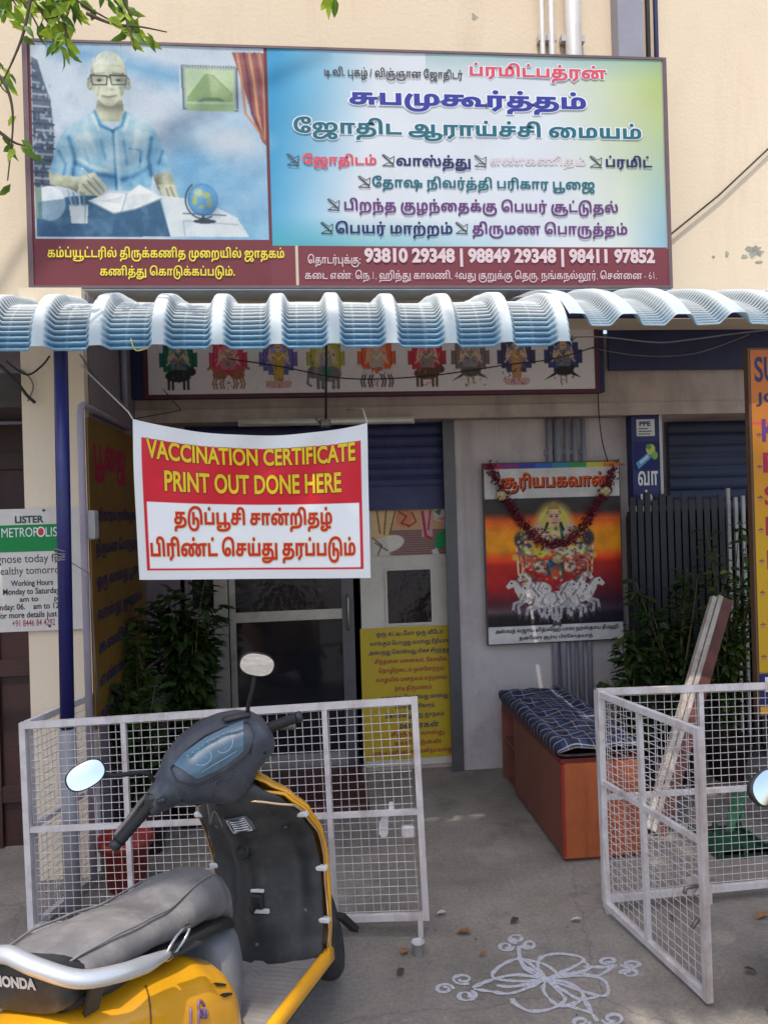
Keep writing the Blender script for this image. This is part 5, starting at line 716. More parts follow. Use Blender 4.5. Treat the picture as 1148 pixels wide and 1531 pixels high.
# right panel: white centre, blue at the left, green-yellow at the right
cv.rect(401, 60, 1000, 367, (210, 216, 224))
t = np.clip(1 - (X - 401) / 150 - 0.25 * np.clip((Y - 120) / 200, 0, 1) + 0.10, 0, 1); cv.mask((t ** 1.1) * (X > 401) * (Y < 367), (40, 150, 205))
t = np.clip((Y - 318) / 50, 0, 1) * np.clip(1 - (X - 401) / 430, 0, 1) * (X > 401) * (Y < 367); cv.mask(t, (60, 165, 180))
t = np.clip((X - 820) / 190, 0, 1) ** 1.2 * np.clip(1.15 - (Y - 60) / 330, 0, 1) * (Y < 367); cv.mask(t, (176, 196, 96))
t = np.clip(1 - (Y - 62) / 40, 0, 1) * (X > 640) * (Y < 367) * 0.55; cv.mask(t, (120, 170, 170))
t = np.clip((X - 930) / 70, 0, 1) * (Y < 367) * np.clip((Y - 150) / 200, 0, 1) * 0.7; cv.mask(t, (90, 160, 200))
# left picture
inp = ((X > 47) & (X < 399) & (Y < 357)).astype(float)
cv.mask(inp, (184, 198, 212))
n1 = cv.cloud(120, 5)
t = inp * np.clip((n1 - 0.42) * 3, 0, 1) * np.clip((Y - 120) / 120, 0, 1) * np.clip((X - 150) / 120, 0, 1); cv.mask(t, (96, 160, 204))
t = inp * np.clip(1 - abs((Y - 68) - (X - 90) * 0.25) / 26, 0, 1) * (X > 70) * (X < 270); cv.mask(t * 0.8, (90, 156, 204))
t = inp * np.clip((Y - 170) / 100, 0, 1) * np.clip((X - 225) / 60, 0, 1) * 0.75; cv.mask(t, (104, 168, 208))
cv.ell(345, 205, 48, 22, (190, 198, 206), 0.8, soft=1.2)
# temple tower
cv.poly(P((48, 84), (58, 90), (66, 120), (76, 150), (80, 200), (76, 270), (70, 290), (48, 290)), (70, 86, 110))
for k in range(22):
    y = 95 + k * 9; cv.line(P((48, y), (50 + min(30, k * 3.2), y + 2)), 3, (150, 160, 170) if k % 2 else (48, 60, 86))
for k in range(60): cv.ell(48 + random.random() * 28, 120 + random.random() * 165, 2, 3, random.choice([(160, 170, 178), (40, 50, 80)]), 0.8)
# curtain
cv.poly(P((350, 78), (401, 80), (401, 222), (392, 212), (380, 180), (366, 130)), (150, 74, 72))
for x, c in ((362, (196, 130, 96)), (372, (110, 44, 60)), (380, (206, 140, 90)), (388, (130, 56, 66)), (395, (190, 120, 84))): cv.line(P((x - 4, 80), (x + 2, 120), (x + 6 if x < 385 else x + 3, 170), (396, 208)), 4, c)
# framed pyramid picture
cv.poly(P((273, 97), (358, 99), (358, 167), (274, 165)), (84, 104, 116)); cv.poly(P((276, 100), (355, 102), (355, 164), (277, 162)), (150, 168, 160))
for k in range(20): cv.ell(*rc((276 + k * 4.2, 98.5 + k * 0.1)), 1.2, 1.2, (190, 200, 200)); cv.ell(*rc((276 + k * 4.2, 164.5)), 1.2, 1.2, (190, 200, 200))
cv.poly(P((279, 103), (352, 105), (352, 161), (280, 159)), (176, 200, 150))
cv.poly(P((281, 146), (309, 110), (322, 112), (350, 140), (350, 150), (281, 152)), (128, 158, 98)); cv.poly(P((314, 110), (350, 142), (350, 152), (318, 152)), (150, 176, 112))
cv.rect(280, 150, 352, 160, (150, 180, 124)); cv.poly(P((296, 152), (338, 152), (330, 146), (304, 146)), (96, 130, 84))
# man: neck, shirt, head, arms, each printed from a tone field inside its outline
def tone(pts, field, stops, k=1.0):
    keep = cv.c.copy(); cv.c = np.zeros_like(cv.c); cv.poly(pts, (1, 1, 1)); m = cv.c[..., 0]; cv.c = keep
    f = np.clip(field, 0, 1); col = np.stack([np.interp(f, [q[0] for q in stops], [q[1][j] for q in stops]) for j in range(3)], -1)
    cv.c = cv.c * (1 - m[..., None] * k) + col * m[..., None] * k
    return m
def blob(x, y, rx, ry, p=2.0):
    x, y = rc((x, y)); return np.exp(-(((X - x) / rx) ** 2 + ((Y - y) / ry) ** 2) ** (p / 2))
def crease(pts, w):
    pts = [rc(p) for p in pts]; d = np.full(X.shape, 1e9)
    for (xa, ya), (xb, yb) in zip(pts, pts[1:]):
        t_ = np.clip(((X - xa) * (xb - xa) + (Y - ya) * (yb - ya)) / ((xb - xa) ** 2 + (yb - ya) ** 2), 0, 1); d = np.minimum(d, np.hypot(X - xa - t_ * (xb - xa), Y - ya - t_ * (yb - ya)))
    return np.exp(-(d / w) ** 2)
CLOTH = [(0, (40, 100, 146)), (0.3, (84, 152, 194)), (0.6, (140, 188, 210)), (1, (196, 214, 216))]
SKIN = [(0, (92, 90, 76)), (0.35, (150, 152, 122)), (0.65, (198, 202, 170)), (1, (224, 226, 206))]
wr = cv.cloud(22, 31) - 0.5; wr2 = cv.cloud(9, 37) - 0.5
tone(P((146, 150), (184, 150), (188, 182), (140, 182)), 0.5 + 0.3 * wr - 0.45 * blob(166, 158, 26, 9) + 0.15 * blob(150, 172, 8, 10), SKIN)
SHIRT = P((142, 164), (120, 180), (98, 190), (84, 215), (70, 262), (90, 272), (104, 262), (106, 284), (222, 286), (226, 262), (252, 256), (244, 222), (230, 192), (214, 180), (188, 166), (178, 184), (168, 194), (154, 184))
sf_ = 0.66 + 0.25 * wr + 0.32 * wr2 + 0.22 * blob(120, 200, 22, 30) + 0.15 * blob(206, 200, 20, 26) - 0.30 * blob(166, 270, 60, 12) - 0.25 * blob(232, 240, 10, 30) - 0.2 * blob(78, 250, 8, 24)
for q, w, k in ((((102, 206), (110, 236), (106, 264)), 3.5, -0.5), (((226, 206), (220, 236), (224, 262)), 3.5, -0.5), (((142, 166), (150, 188), (168, 196)), 2.6, -0.5), (((188, 168), (182, 188), (168, 196)), 2.6, -0.5), (((138, 172), (147, 194)), 2.5, 0.35), (((193, 174), (185, 196)), 2.5, 0.3), (((168, 196), (171, 284)), 1.8, -0.4), (((173, 196), (176, 284)), 2.0, 0.22), (((112, 244), (140, 260), (166, 264)), 4, -0.35), (((116, 238), (142, 252), (160, 256)), 3, 0.3), (((220, 250), (196, 264), (180, 268)), 4, -0.35), (((192, 222), (208, 224), (208, 242)), 1.5, -0.4), (((128, 196), (142, 226)), 4, 0.25), (((206, 196), (198, 226)), 4, 0.25), (((86, 226), (96, 246), (92, 264)), 2.5, -0.35), (((242, 226), (236, 244)), 2.5, -0.35), (((150, 208), (156, 240)), 2.2, -0.25), (((184, 210), (188, 246)), 2.2, -0.25), (((124, 222), (132, 246)), 2.2, -0.25), (((212, 226), (206, 250)), 2.2, -0.25)): sf_ = sf_ + k * crease(q, w)
tone(SHIRT, sf_, CLOTH)
rq0 = random.Random(12)
HEADP = [rc((164 + 27.5 * math.copysign(abs(math.cos(w)) ** 0.86, math.cos(w)) * (1.0 if math.sin(w) < 0 else 1 - 0.26 * math.sin(w) ** 2), 118 + 41 * math.sin(w))) for w in np.linspace(0, 2 * math.pi, 48, False)]
for ex in (136, 193): tone([rc((ex + 4.5 * math.cos(w), 126 + 9.5 * math.sin(w))) for w in np.linspace(0, 6.28, 16, False)], 0.42 + 0.3 * wr2 - 0.4 * blob(ex, 127, 2, 5), SKIN)
hf = 0.66 + 0.28 * wr + 0.16 * wr2 + 0.30 * blob(160, 90, 18, 12) + 0.14 * blob(150, 136, 9, 8) + 0.12 * blob(180, 136, 8, 8) + 0.22 * blob(165, 126, 3, 9)
hf = hf - 0.34 * blob(193, 120, 9, 40) - 0.24 * blob(136, 124, 6, 34) - 0.28 * blob(164, 158, 24, 7) - 0.42 * blob(150, 119, 9, 4.5) - 0.42 * blob(179, 120, 9, 4.5) - 0.35 * blob(168, 134, 6, 2.5) - 0.55 * crease(((154, 144), (164, 145.5), (175, 143.5)), 1.6) - 0.2 * blob(165, 149, 9, 2.5) - 0.25 * crease(((150, 131), (147, 143)), 2) - 0.25 * crease(((181, 131), (184, 143)), 2) - 0.4 * crease(((142, 111), (158, 109.5)), 1.6) - 0.4 * crease(((171, 110), (188, 111.5)), 1.6) - 0.16 * crease(((148, 98), (182, 99)), 1.4) - 0.35 * blob(138, 108, 4, 9) - 0.35 * blob(191, 108, 4, 9)
tone(HEADP, hf, SKIN)
for k in range(90):
    w = rq0.uniform(0, 1); s_ = 1 if k % 2 else -1; x = 164 + s_ * (22 + 6 * w); y = 92 + 34 * w + rq0.uniform(-4, 4); cv.line(P((x, y), (x + s_ * rq0.uniform(0, 2), y + rq0.uniform(3, 7))), 1.2, rq0.choice([(214, 216, 206), (176, 180, 172), (126, 130, 124)]), 0.7)
for k in range(60):
    w = rq0.uniform(-1, 1); x = 164 + w * 25; y = 82 + 9 * w * w + rq0.uniform(-3, 4); cv.line(P((x, y), (x + w * 3, y + 4)), 1.1, rq0.choice([(220, 222, 210), (190, 192, 182), (160, 162, 152)]), 0.55)
for cx in (150, 179):
    cv.ell(*rc((cx, 120.5)), 3.2, 1.8, (46, 56, 56), soft=0.3); cv.line(P((cx - 13, 113), (cx + 12, 114), (cx + 11, 127), (cx - 10, 127), (cx - 13, 113)), 1.8, (52, 60, 62)); cv.line(P((cx - 13, 113), (cx + 12, 114)), 2.4, (44, 52, 54))
cv.line(P((162, 116), (167, 116)), 2, (60, 70, 70)); cv.line(P((137, 115), (133, 119)), 1.6, (70, 80, 78)); cv.line(P((191, 115), (195, 119)), 1.6, (70, 80, 78))
tone(P((70, 258), (92, 262), (140, 268), (156, 284), (146, 298), (126, 296), (100, 282), (72, 276)), 0.45 + 0.4 * wr2 + 0.2 * blob(110, 266, 30, 5) - 0.35 * blob(100, 284, 30, 6), SKIN)
tone(P((116, 264), (138, 257), (158, 280), (150, 292), (128, 295), (114, 284)), 0.62 + 0.3 * wr2 - 0.5 * crease(((128, 270), (146, 290)), 1.4) - 0.5 * crease(((136, 266), (152, 286)), 1.4) - 0.4 * crease(((121, 276), (138, 293)), 1.4) + 0.2 * blob(130, 264, 10, 6), SKIN)
cv.line(P((120, 252), (152, 290)), 2.4, (226, 230, 226)); cv.line(P((121, 254), (152, 291)), 0.9, (90, 110, 120))
tone(P((226, 262), (252, 256), (262, 284), (260, 300), (244, 300), (234, 286)), 0.45 + 0.4 * wr2 - 0.35 * blob(232, 276, 6, 16), SKIN)
tone(P((234, 276), (258, 276), (265, 297), (246, 305)), 0.6 + 0.3 * wr2 - 0.45 * crease(((246, 282), (252, 302)), 1.4) - 0.45 * crease(((252, 280), (259, 299)), 1.4), SKIN)
# table, book, tumbler, globe
cv.poly(P((48, 300), (120, 292), (236, 298), (250, 354), (50, 354)), (44, 92, 130)); cv.poly(P((60, 330), (240, 330), (246, 354), (54, 354)), (34, 78, 120), 0.7)
cv.poly(P((238, 292), (300, 300), (352, 326), (368, 354), (250, 354)), (206, 214, 216)); cv.line(P((270, 330), (352, 336)), 1.6, (150, 166, 178)); cv.line(P((270, 330), (272, 352)), 1.6, (150, 166, 178)); cv.poly(P((352, 328), (398, 330), (398, 352), (368, 352)), (120, 176, 208))
cv.poly(P((128, 300), (160, 288), (186, 290), (206, 276), (240, 296), (196, 314), (166, 320)), (224, 228, 226)); cv.line(P((186, 290), (178, 316)), 1.6, (170, 182, 188)); cv.line(P((132, 302), (166, 318), (198, 313), (238, 297)), 2, (150, 170, 182))
cv.ell(*rc((70, 304)), 24, 26, (214, 222, 224)); cv.poly(P((48, 280), (58, 280), (58, 328), (48, 326)), (120, 150, 130))
cv.poly(P((99, 306), (128, 306), (126, 334), (102, 334)), (208, 216, 218)); cv.line(P((100, 307), (127, 307)), 2, (150, 168, 178))
for k, x in enumerate((98, 106, 114, 122)): cv.line(P((x, 284 + (k % 2) * 4), (104 + k * 6, 308)), 2.2, ((150, 166, 176), (100, 130, 160), (190, 200, 200), (120, 150, 130))[k])
cv.ell(*rc((300, 299)), 23, 25, (70, 130, 180)); cv.ell(*rc((301, 298)), 20, 22, (76, 150, 206))
for x, y, a, b in ((294, 288, 7, 6), (288, 300, 4, 7), (306, 292, 6, 5), (310, 304, 5, 7), (298, 310, 5, 3)): cv.ell(*rc((x, y)), a, b, (170, 184, 90), 0.9, soft=0.4)
cv.line([rc((300 + 26 * math.cos(w), 299 + 28 * math.sin(w))) for w in np.linspace(-2.2, -5.2, 14)], 2.4, (46, 66, 84)); cv.line(P((300, 324), (300, 330)), 4, (40, 56, 70)); cv.ell(*rc((302, 331)), 17, 3.5, (44, 58, 72)); cv.line(P((270, 319), (334, 322)), 1.6, (60, 80, 96))
m_ = tone(P((52, 302), (120, 294), (236, 300), (248, 352), (54, 352)), 0.5 + 0.5 * wr + 0.3 * wr2, [(0, (22, 58, 92)), (0.5, (42, 92, 132)), (1, (80, 140, 176))], 0.55)
cv.poly(P((128, 300), (160, 288), (186, 290), (206, 276), (240, 296), (196, 314), (166, 320)), (222, 226, 224)); cv.line(P((186, 290), (178, 316)), 1.6, (150, 166, 176)); cv.line(P((132, 302), (166, 319), (198, 313), (238, 297)), 1.8, (130, 150, 166))
for k in range(7): cv.line(P((146 + k * 5, 300 - k * 0.6), (176 + k * 0.5, 304 - k * 2)), 0.9, (186, 194, 198)); cv.line(P((194, 292 + k * 2.4), (226 - k * 2, 290 + k * 2.6)), 0.9, (186, 194, 198))
cv.poly(P((99, 306), (128, 306), (126, 334), (102, 334)), (198, 208, 212)); cv.line(P((124, 308), (122, 333)), 3, (150, 168, 178)); cv.line(P((100, 307), (127, 307)), 2, (150, 168, 178))
for k, x in enumerate((98, 106, 114, 122)): cv.line(P((x, 284 + (k % 2) * 4), (104 + k * 6, 308)), 2.2, ((150, 166, 176), (100, 130, 160), (190, 200, 200), (120, 150, 130))[k])
cv.mask(inp * np.clip(blob(310, 310, 12, 14) * 0.5, 0, 1), (30, 70, 120)); cv.mask(inp * np.clip(blob(293, 288, 7, 7) * 0.6, 0, 1), (190, 220, 236))
cv.mask(inp * np.clip(wr * 0.5, 0, 0.3), (230, 236, 238)); cv.mask(inp * np.clip(-wr * 0.5, 0, 0.25), (60, 110, 150))
cv.blur(inp, 1); cv.grain(inp, 2.5)
# maroon lower band, dividers
cv.rect(398, 60, 403, 367, (112, 44, 56)); cv.rect(40, 60, 47, 430, (104, 40, 52)); cv.rect(40, 357, 400, 430, (122, 46, 56)); cv.rect(400, 366, 1000, 430, (128, 52, 62))
cv.rect(437, 366, 441, 426, (206, 190, 160))
cv.rect(994, 60, 998, 367, (150, 150, 140))
cv.c = cv.c * (0.97 + 0.06 * cv.cloud(60, 9))[..., None]; _g = cv.c.mean(-1, keepdims=True); cv.c = (cv.c * 0.84 + _g * 0.16) * 0.93
FLEX = print_mat('printed_flex', 0.5)
_us = np.linspace(0, 1, 41); _xs = np.array([PY(40 + 957 * t, 245, YS).x for t in _us]); _xs = SX0 + (SX1 - SX0) * (_xs - _xs[0]) / (_xs[-1] - _xs[0])   # even steps of the photograph on the board seen at a slant
cv.sheet(lambda U, W: (np.interp(U, _us, _xs), YS + 0.0018 * np.sin(U * 23 + 1) * np.sin(W * 9), SZ0 + (SZ1 - SZ0) * W), 'print', FLEX, sg)
HALO = ink('white_halo_ink', (214, 220, 228))
def sx(x, y):
    q = rc((x, y)); return (float(np.interp((q[0] - 40) / 957, _us, _xs)), SZ1 - (SZ1 - SZ0) * (q[1] - 62) / 365)
def sl_(s, x0, y0, x1, y1, m, off=0.0, halo=False, **k):
    a = sx(x0, y0); b = sx(x1, y1); a2 = sx(x1, y0)
    bx = (a[0], b[1], b[0], (a[1] + a2[1]) / 2)
    f = lambda u, v, l: Vector((u, YS - 0.003 - l, v))
    if halo: letter(s, bx, f, HALO, sg, off=off + 0.05, lift=0.0, name='lettering_outline', **k)
    letter(s, bx, f, m, sg, off=off, lift=0.0012, **k)
sl_('டி.வி. புகழ் / விஞ்ஞான ஜோதிடர்', 488, 102, 695, 124, GREY)
sl_('ப்ரமிட்பத்ரன்', 706, 96, 910, 126, ROSE, 0.012, True)
sl_('சுபமுகூர்த்தம்', 525, 135, 878, 173, BLUE, 0.02, True)
sl_('ஜோதிட ஆராய்ச்சி மையம்', 440, 180, 960, 217, TEAL, 0.012, True)
sl_('ஜோதிடம்', 452, 230, 562, 253, ROSE, 0.01); sl_('வாஸ்த்து', 592, 232, 703, 256, NAVYI, 0.01); sl_('எண்கணிதம்', 733, 233, 876, 254, PINKF); sl_('ப்ரமிட்', 906, 233, 975, 255, NAVYI, 0.01)
sl_('தோஷ நிவர்த்தி பரிகார பூஜை', 555, 265, 888, 290, TEAL, 0.006); sl_('பிறந்த குழந்தைக்கு பெயர் சூட்டுதல்', 512, 298, 922, 325, PURP, 0.006)
sl_('பெயர் மாற்றம்', 498, 331, 673, 357, NAVYI, 0.006); sl_('திருமண பொருத்தம்', 703, 332, 935, 358, PURP, 0.006)
sl_('கம்ப்யூட்டரில் திருக்கணித முறையில் ஜாதகம்', 65, 369, 420, 392, YEL); sl_('கணித்து கொடுக்கப்படும்.', 143, 397, 345, 418, YEL)
sl_('தொடர்புக்கு:', 455, 380, 534, 400, PALE, -0.012); sl_('93810 29348 | 98849 29348 | 98411 97852', 540, 372, 975, 400, PALE, boff=0.045)
sl_('கடை எண்: நெ.1, ஹிந்து காலணி, 4வது குறுக்கு தெரு, நங்கநல்லூர், சென்னை - 61.', 450, 404, 978, 423, PALE, -0.015, boff=0.0)
def stroke(b, pts, w, Yp):
    q = [Vector((p[0], Yp, p[1])) for p in pts]
    for a, c in zip(q, q[1:]):
        d = (c - a); n_ = Vector((-d.z, 0, d.x)).normalized() * w / 2
        b.add([a - n_, c - n_, c + n_, a + n_], [(0, 1, 2, 3)])
for (x, y) in ((437, 239), (580, 240), (718, 241), (891, 242), (543, 272), (496, 306), (485, 341), (687, 341)):
    pen = MB()
    for pts, w in ((((-9, -8), (8, 7)), 0.008), (((-7, -9), (3, -2), (9, -6), (8, 4), (-2, 4), (-8, 8)), 0.004), (((-9, 8), (9, 9)), 0.006)):
        stroke(pen, [sx(x + a, y + b) for a, b in pts], w, YS - 0.004 - 0.0004 * (w > 0.005) - 0.0002 * (w > 0.007))
    pen.build('pen_marks', GREY, sg)

# ------------------------------------------------------------------ board of nine painted deities
FA = PY(222, 560, YF); FB = PY(889, 560, YF)
fz0 = (PY(222, 594, YF).z + PY(889, 578, YF).z) / 2; fz1 = fz0 + 0.40
fb = empty('picture_board', ((FA.x + FB.x) / 2, YF, fz0), 'long white board with a row of nine small painted figures under the awning', 'sign')
MB().box2((FA.x - 0.16, YF + 0.01, fz0 - 0.02), (FB.x + 0.07, YF + 0.09, fz1 + 0.02)).build('case', mat('navy_board_edge', (30, 34, 72), 0.6, var=0.2), fb)
rim = MB()
for q in (((FA.x - 0.03, YF - 0.004, fz0), (FA.x, YF + 0.009, fz1)), ((FB.x, YF - 0.004, fz0), (FB.x + 0.03, YF + 0.009, fz1)), ((FA.x - 0.03, YF - 0.004, fz0 - 0.025), (FB.x + 0.03, YF + 0.009, fz0)), ((FA.x - 0.03, YF - 0.004, fz1), (FB.x + 0.03, YF + 0.009, fz1 + 0.02))): rim.box2(*q)
rim.build('rim', mat('maroon_rim', (84, 30, 44), 0.6), fb)
W_, H_ = 670, 92
_fx = np.array([PY(222 + 667 * t, 560, YF).x for t in np.linspace(0, 1, 41)])
cv = Canvas(0, 0, W_, H_, 1005, 138, (214, 204, 200))
dr_ = random.Random(5)
figs = [(0.068, (22, 100, 78), (46, 44, 44)), (0.18, (206, 62, 88), (150, 60, 62)), (0.292, (104, 96, 156), (190, 150, 60)), (0.398, (168, 162, 70), (120, 110, 120)), (0.512, (214, 92, 56), (170, 140, 110)), (0.625, (186, 52, 66), (84, 58, 50)), (0.722, (120, 106, 102), (96, 84, 80)), (0.825, (66, 64, 96), (180, 130, 84)), (0.93, (56, 66, 110), (40, 42, 48))]
SKN = (206, 166, 136)
for i_, (fx, c, d) in enumerate(figs):
    x = fx * W_; y = 44; k3 = tuple(int(q * 0.6) for q in c); lt_ = tuple(min(255, int(q * 0.55 + 100)) for q in c)
    for w, h in ((28, 13), (22, 24), (15, 34)): cv.rect(x - w, y - h, x + w, y + h * 0.62, c)
    for w, h in ((28, 13), (22, 24)): cv.line([(x - w, y - h), (x - w, y + h * 0.6)], 1, k3); cv.line([(x + w, y - h), (x + w, y + h * 0.6)], 1, k3)
    cv.ell(x, y - 6, 15, 18, lt_, 0.75, soft=0.1)
    low = 12 if i_ in (0, 1, 3, 4, 5, 6, 8) else 34
    cv.poly([(x - 8, y - 12), (x + 8, y - 12), (x + (11 if low == 12 else 7), y + low), (x - (11 if low == 12 else 7), y + low)], d if low != 12 else tuple(min(255, int(q * 0.5 + 90)) for q in d))
    for s_ in (-1, 1):
        cv.line([(x + s_ * 7, y - 11), (x + s_ * 15, y - 2), (x + s_ * 12, y - 16)], 3, SKN); cv.line([(x + s_ * 7, y - 8), (x + s_ * 17, y + 5)], 2.6, SKN); cv.line([(x + s_ * 13, y - 18), (x + s_ * 14, y - 26)], 1.6, (190, 160, 70))
    cv.ell(x, y - 19, 5, 6.2, SKN, soft=0.15); cv.poly([(x - 5.5, y - 22), (x + 5.5, y - 22), (x + 2, y - 33), (x, y - 36), (x - 2, y - 33)], (206, 170, 70)); cv.line([(x - 2.6, y - 19.5), (x - 1, y - 19.5)], 1.2, (40, 26, 24)); cv.line([(x + 1, y - 19.5), (x + 2.6, y - 19.5)], 1.2, (40, 26, 24)); cv.line([(x - 6, y - 8), (x, y - 2), (x + 6, y - 8)], 1.6, (226, 200, 110))
    an = (44, 42, 44) if i_ in (0, 8) else (112, 104, 108) if i_ == 3 else (206, 196, 190) if i_ == 4 else (96, 66, 52) if i_ == 5 else (150, 96, 70) if i_ == 1 else (90, 80, 78)
    if i_ in (0, 5):     # bull
        cv.ell(x - 1, y + 21, 19, 9, an, soft=0.1); cv.ell(x + 19, y + 15, 7, 6, an, soft=0.1); cv.line([(x + 20, y + 10), (x + 25, y + 4)], 1.8, an)
        for q in (-15, -9, 8, 14): cv.line([(x + q, y + 24), (x + q, y + 40)], 3.6, an)
    elif i_ == 3:        # elephant
        cv.ell(x + 2, y + 20, 21, 12, an, soft=0.1); cv.ell(x - 20, y + 18, 8, 9, an, soft=0.1); cv.line([(x - 26, y + 20), (x - 28, y + 34), (x - 23, y + 38)], 3.4, an); cv.ell(x - 15, y + 17, 4, 6, (140, 130, 134)); cv.rect(x - 6, y + 10, x + 8, y + 26, (60, 120, 100))
        for q in (-12, -5, 11, 18): cv.line([(x + q, y + 26), (x + q, y + 41)], 5, an)
    elif i_ in (1, 4):   # horses, left and right
        for s_ in (-1, 1):
            cv.ell(x + s_ * 13, y + 20, 11, 7, an, soft=0.1); cv.line([(x + s_ * 20, y + 18), (x + s_ * 25, y + 8), (x + s_ * 30, y + 11)], 4, an)
            for q in (6, 10, 17, 21): cv.line([(x + s_ * q, y + 23), (x + s_ * (q + 3), y + 33), (x + s_ * (q + 1), y + 40)], 2.4, an if i_ == 1 else (90, 70, 70))
    elif i_ in (6, 8):   # bird
        cv.ell(x, y + 20, 14, 7, an, soft=0.1); cv.poly([(x - 8, y + 18), (x - 30, y + 34), (x - 12, y + 26)], an); cv.poly([(x + 8, y + 16), (x + 26, y + 30), (x + 12, y + 26)], an); cv.ell(x + 13, y + 14, 4, 4, an)
        for q in (-4, 4): cv.line([(x + q, y + 26), (x + q, y + 38)], 1.8, (150, 110, 60))
    else:                # lotus seat
        for q in range(-3, 4): cv.ell(x + q * 5, y + 35, 4, 6, (196, 150, 150), soft=0.2, rot=q * 0.2)
for k in range(420):
    fx, c, d = dr_.choice(figs); x = fx * W_ + dr_.gauss(0, 11); y = dr_.uniform(14, 84); cv.line([(x, y), (x + dr_.uniform(-4, 4), y + dr_.uniform(-5, 5))], 1.2, dr_.choice([(40, 32, 34), (70, 60, 60), (190, 170, 140), c, d]), 0.75)
cv.blur(np.ones(cv.X.shape), 1); cv.grain(np.ones(cv.X.shape), 4)
cv.sheet(lambda U, W: (np.interp(U, np.linspace(0, 1, 41), _fx), YF + U * 0, fz0 + (fz1 - fz0) * W), 'painting', PRINT, fb)

# ------------------------------------------------------------------ vaccination banner
YV = 3.62
q00, q10, q01, q11 = PY(209, 867, YV), PY(554, 864, YV), PY(198, 624, YV), PY(549, 632, YV)
def cloth(u, v, lift=0.0):
    u_ = u; p = (q00 * (1 - u) + q10 * u) * (1 - v) + (q01 * (1 - u) + q11 * u) * v
    sag = 0.075 * math.sin(math.pi * min(max(u * 0.98 + 0.02, 0), 1)) ** 0.9 * v ** 2.2
    fold = 0.016 * math.sin(u * 9 + v * 3.0) * (0.3 + 0.7 * v) + 0.012 * math.sin(u * 21 - v * 8) * v * v + 0.02 * math.exp(-((u - v * 0.35) * 6) ** 2) * v
    return Vector((p.x, p.y - fold - lift, p.z - sag))
bn = empty('banner', ((q00.x + q10.x) / 2, YV, q00.z), 'red and white vaccination certificate banner tied by its corners below the awning', 'banner')
cv = Canvas(0, 0, 100, 70, 220, 150, (222, 222, 222))
cv.rect(3.2, 7.5, 97.2, 94.5 * 0.7, (206, 28, 46))
cv.rect(4.6, 36.0, 95.6, 65.2, (236, 236, 236))
cs = np.vectorize(lambda u, v: tuple(cloth(u, v)), otypes=[float] * 3)
cv.sheet(lambda U, W: cs(U, W), 'cloth', print_mat('printed_banner_cloth', 0.45), bn)
VY = ink('banner_yellow', (232, 196, 40)); VK = ink('banner_dark_outline', (96, 34, 26)); VR = ink('banner_red', (206, 40, 38)); VO = ink('banner_gold_outline', (226, 176, 70))
def bl(s, bx, m1, m2, off, o2, boff):
    letter(s, bx, cloth, m2, bn, off=off + o2, lift=0.003, boff=boff, name='lettering_outline'); letter(s, bx, cloth, m1, bn, off=off, lift=0.0045, boff=boff)
def vb(x0, y0, x1, y1):   # pixel box of the flat banner -> u, v
    return ((x0 - 208) / 345, (866 - y1) / 236, (x1 - 208) / 345, (866 - y0) / 236)
bl('VACCINATION CERTIFICATE', (0.055, 0.765, 0.945, 0.895), VY, VK, 0, 0.020, 0.026)
bl('PRINT OUT DONE HERE', (0.125, 0.56, 0.88, 0.70), VY, VK, 0, 0.020, 0.026)
bl('தடுப்பூசி சான்றிதழ்', (0.16, 0.305, 0.835, 0.47), VR, VO, 0.0, 0.026, 0.02)
bl('பிரிண்ட் செய்து தரப்படும்', (0.055, 0.10, 0.935, 0.27), VR, VO, 0.0, 0.026, 0.02)
tie = mat('white_string', (190, 186, 180), 0.7)
MB().tube([cloth(0, 1), cloth(0, 1) + V(-0.03, 0.05, 0.04), PY(120, 545, 3.75)], 0.004, 6).build('tie_string', tie, bn)
MB().tube([cloth(1, 1), cloth(1, 1) + V(0.0, 0.25, 0.10), V(q11.x - 0.02, 4.99, q11.z + 0.25)], 0.004, 6).build('tie_string', tie, bn)
MB().tube([cloth(0, 1), cloth(0, 1) + V(0.15, 0.45, 0.1), V(-0.9, 4.9, 2.62)], 0.003, 6).build('tie_string', WIRE, bn)

# ------------------------------------------------------------------ framed poster of the sun deity on the white wall
Yq = YB - 0.065
pA, pB, pC, pD = PY(723, 692, Yq), PY(924, 692, Yq), PY(730, 961, Yq), PY(932, 957, Yq)
qx0, qx1, qz0, qz1 = (pA.x + pC.x) / 2, (pB.x + pD.x) / 2, (pC.z + pD.z) / 2, (pA.z + pB.z) / 2
ps = empty('framed_poster', ((qx0 + qx1) / 2, Yq, qz0), 'framed poster of a sun deity with white horses hung on the white wall', 'poster')
MB().box2((qx0 - 0.008, Yq + 0.003, qz0 - 0.008), (qx1 + 0.008, Yq + 0.022, qz1 + 0.008)).build('backing', mat('poster_backing', (70, 58, 58), 0.6), ps)
cv = Canvas(0, 0, 206, 272, 412, 544, (196, 190, 186)); X, Y = cv.X, cv.Y
pic = ((Y > 53) & (Y < 246)).astype(float)
def vg(stops):
    ys = [s[0] for s in stops]; return np.stack([np.interp(Y, ys, [s[1][k] for s in stops]) for k in range(3)], -1)
bgc = vg([(53, (52, 52, 52)), (74, (60, 44, 40)), (86, (206, 84, 30)), (104, (232, 140, 24)), (130, (232, 146, 20)), (146, (224, 66, 22)), (154, (170, 34, 22)), (190, (150, 24, 26)), (212, (84, 30, 40)), (224, (92, 74, 78)), (232, (30, 26, 26)), (246, (24, 20, 24))])
cl = cv.cloud(40, 4)[..., None]; bgc = bgc * (0.75 + 0.5 * cl)
cv.c = cv.c * (1 - pic[..., None]) + bgc * pic[..., None]
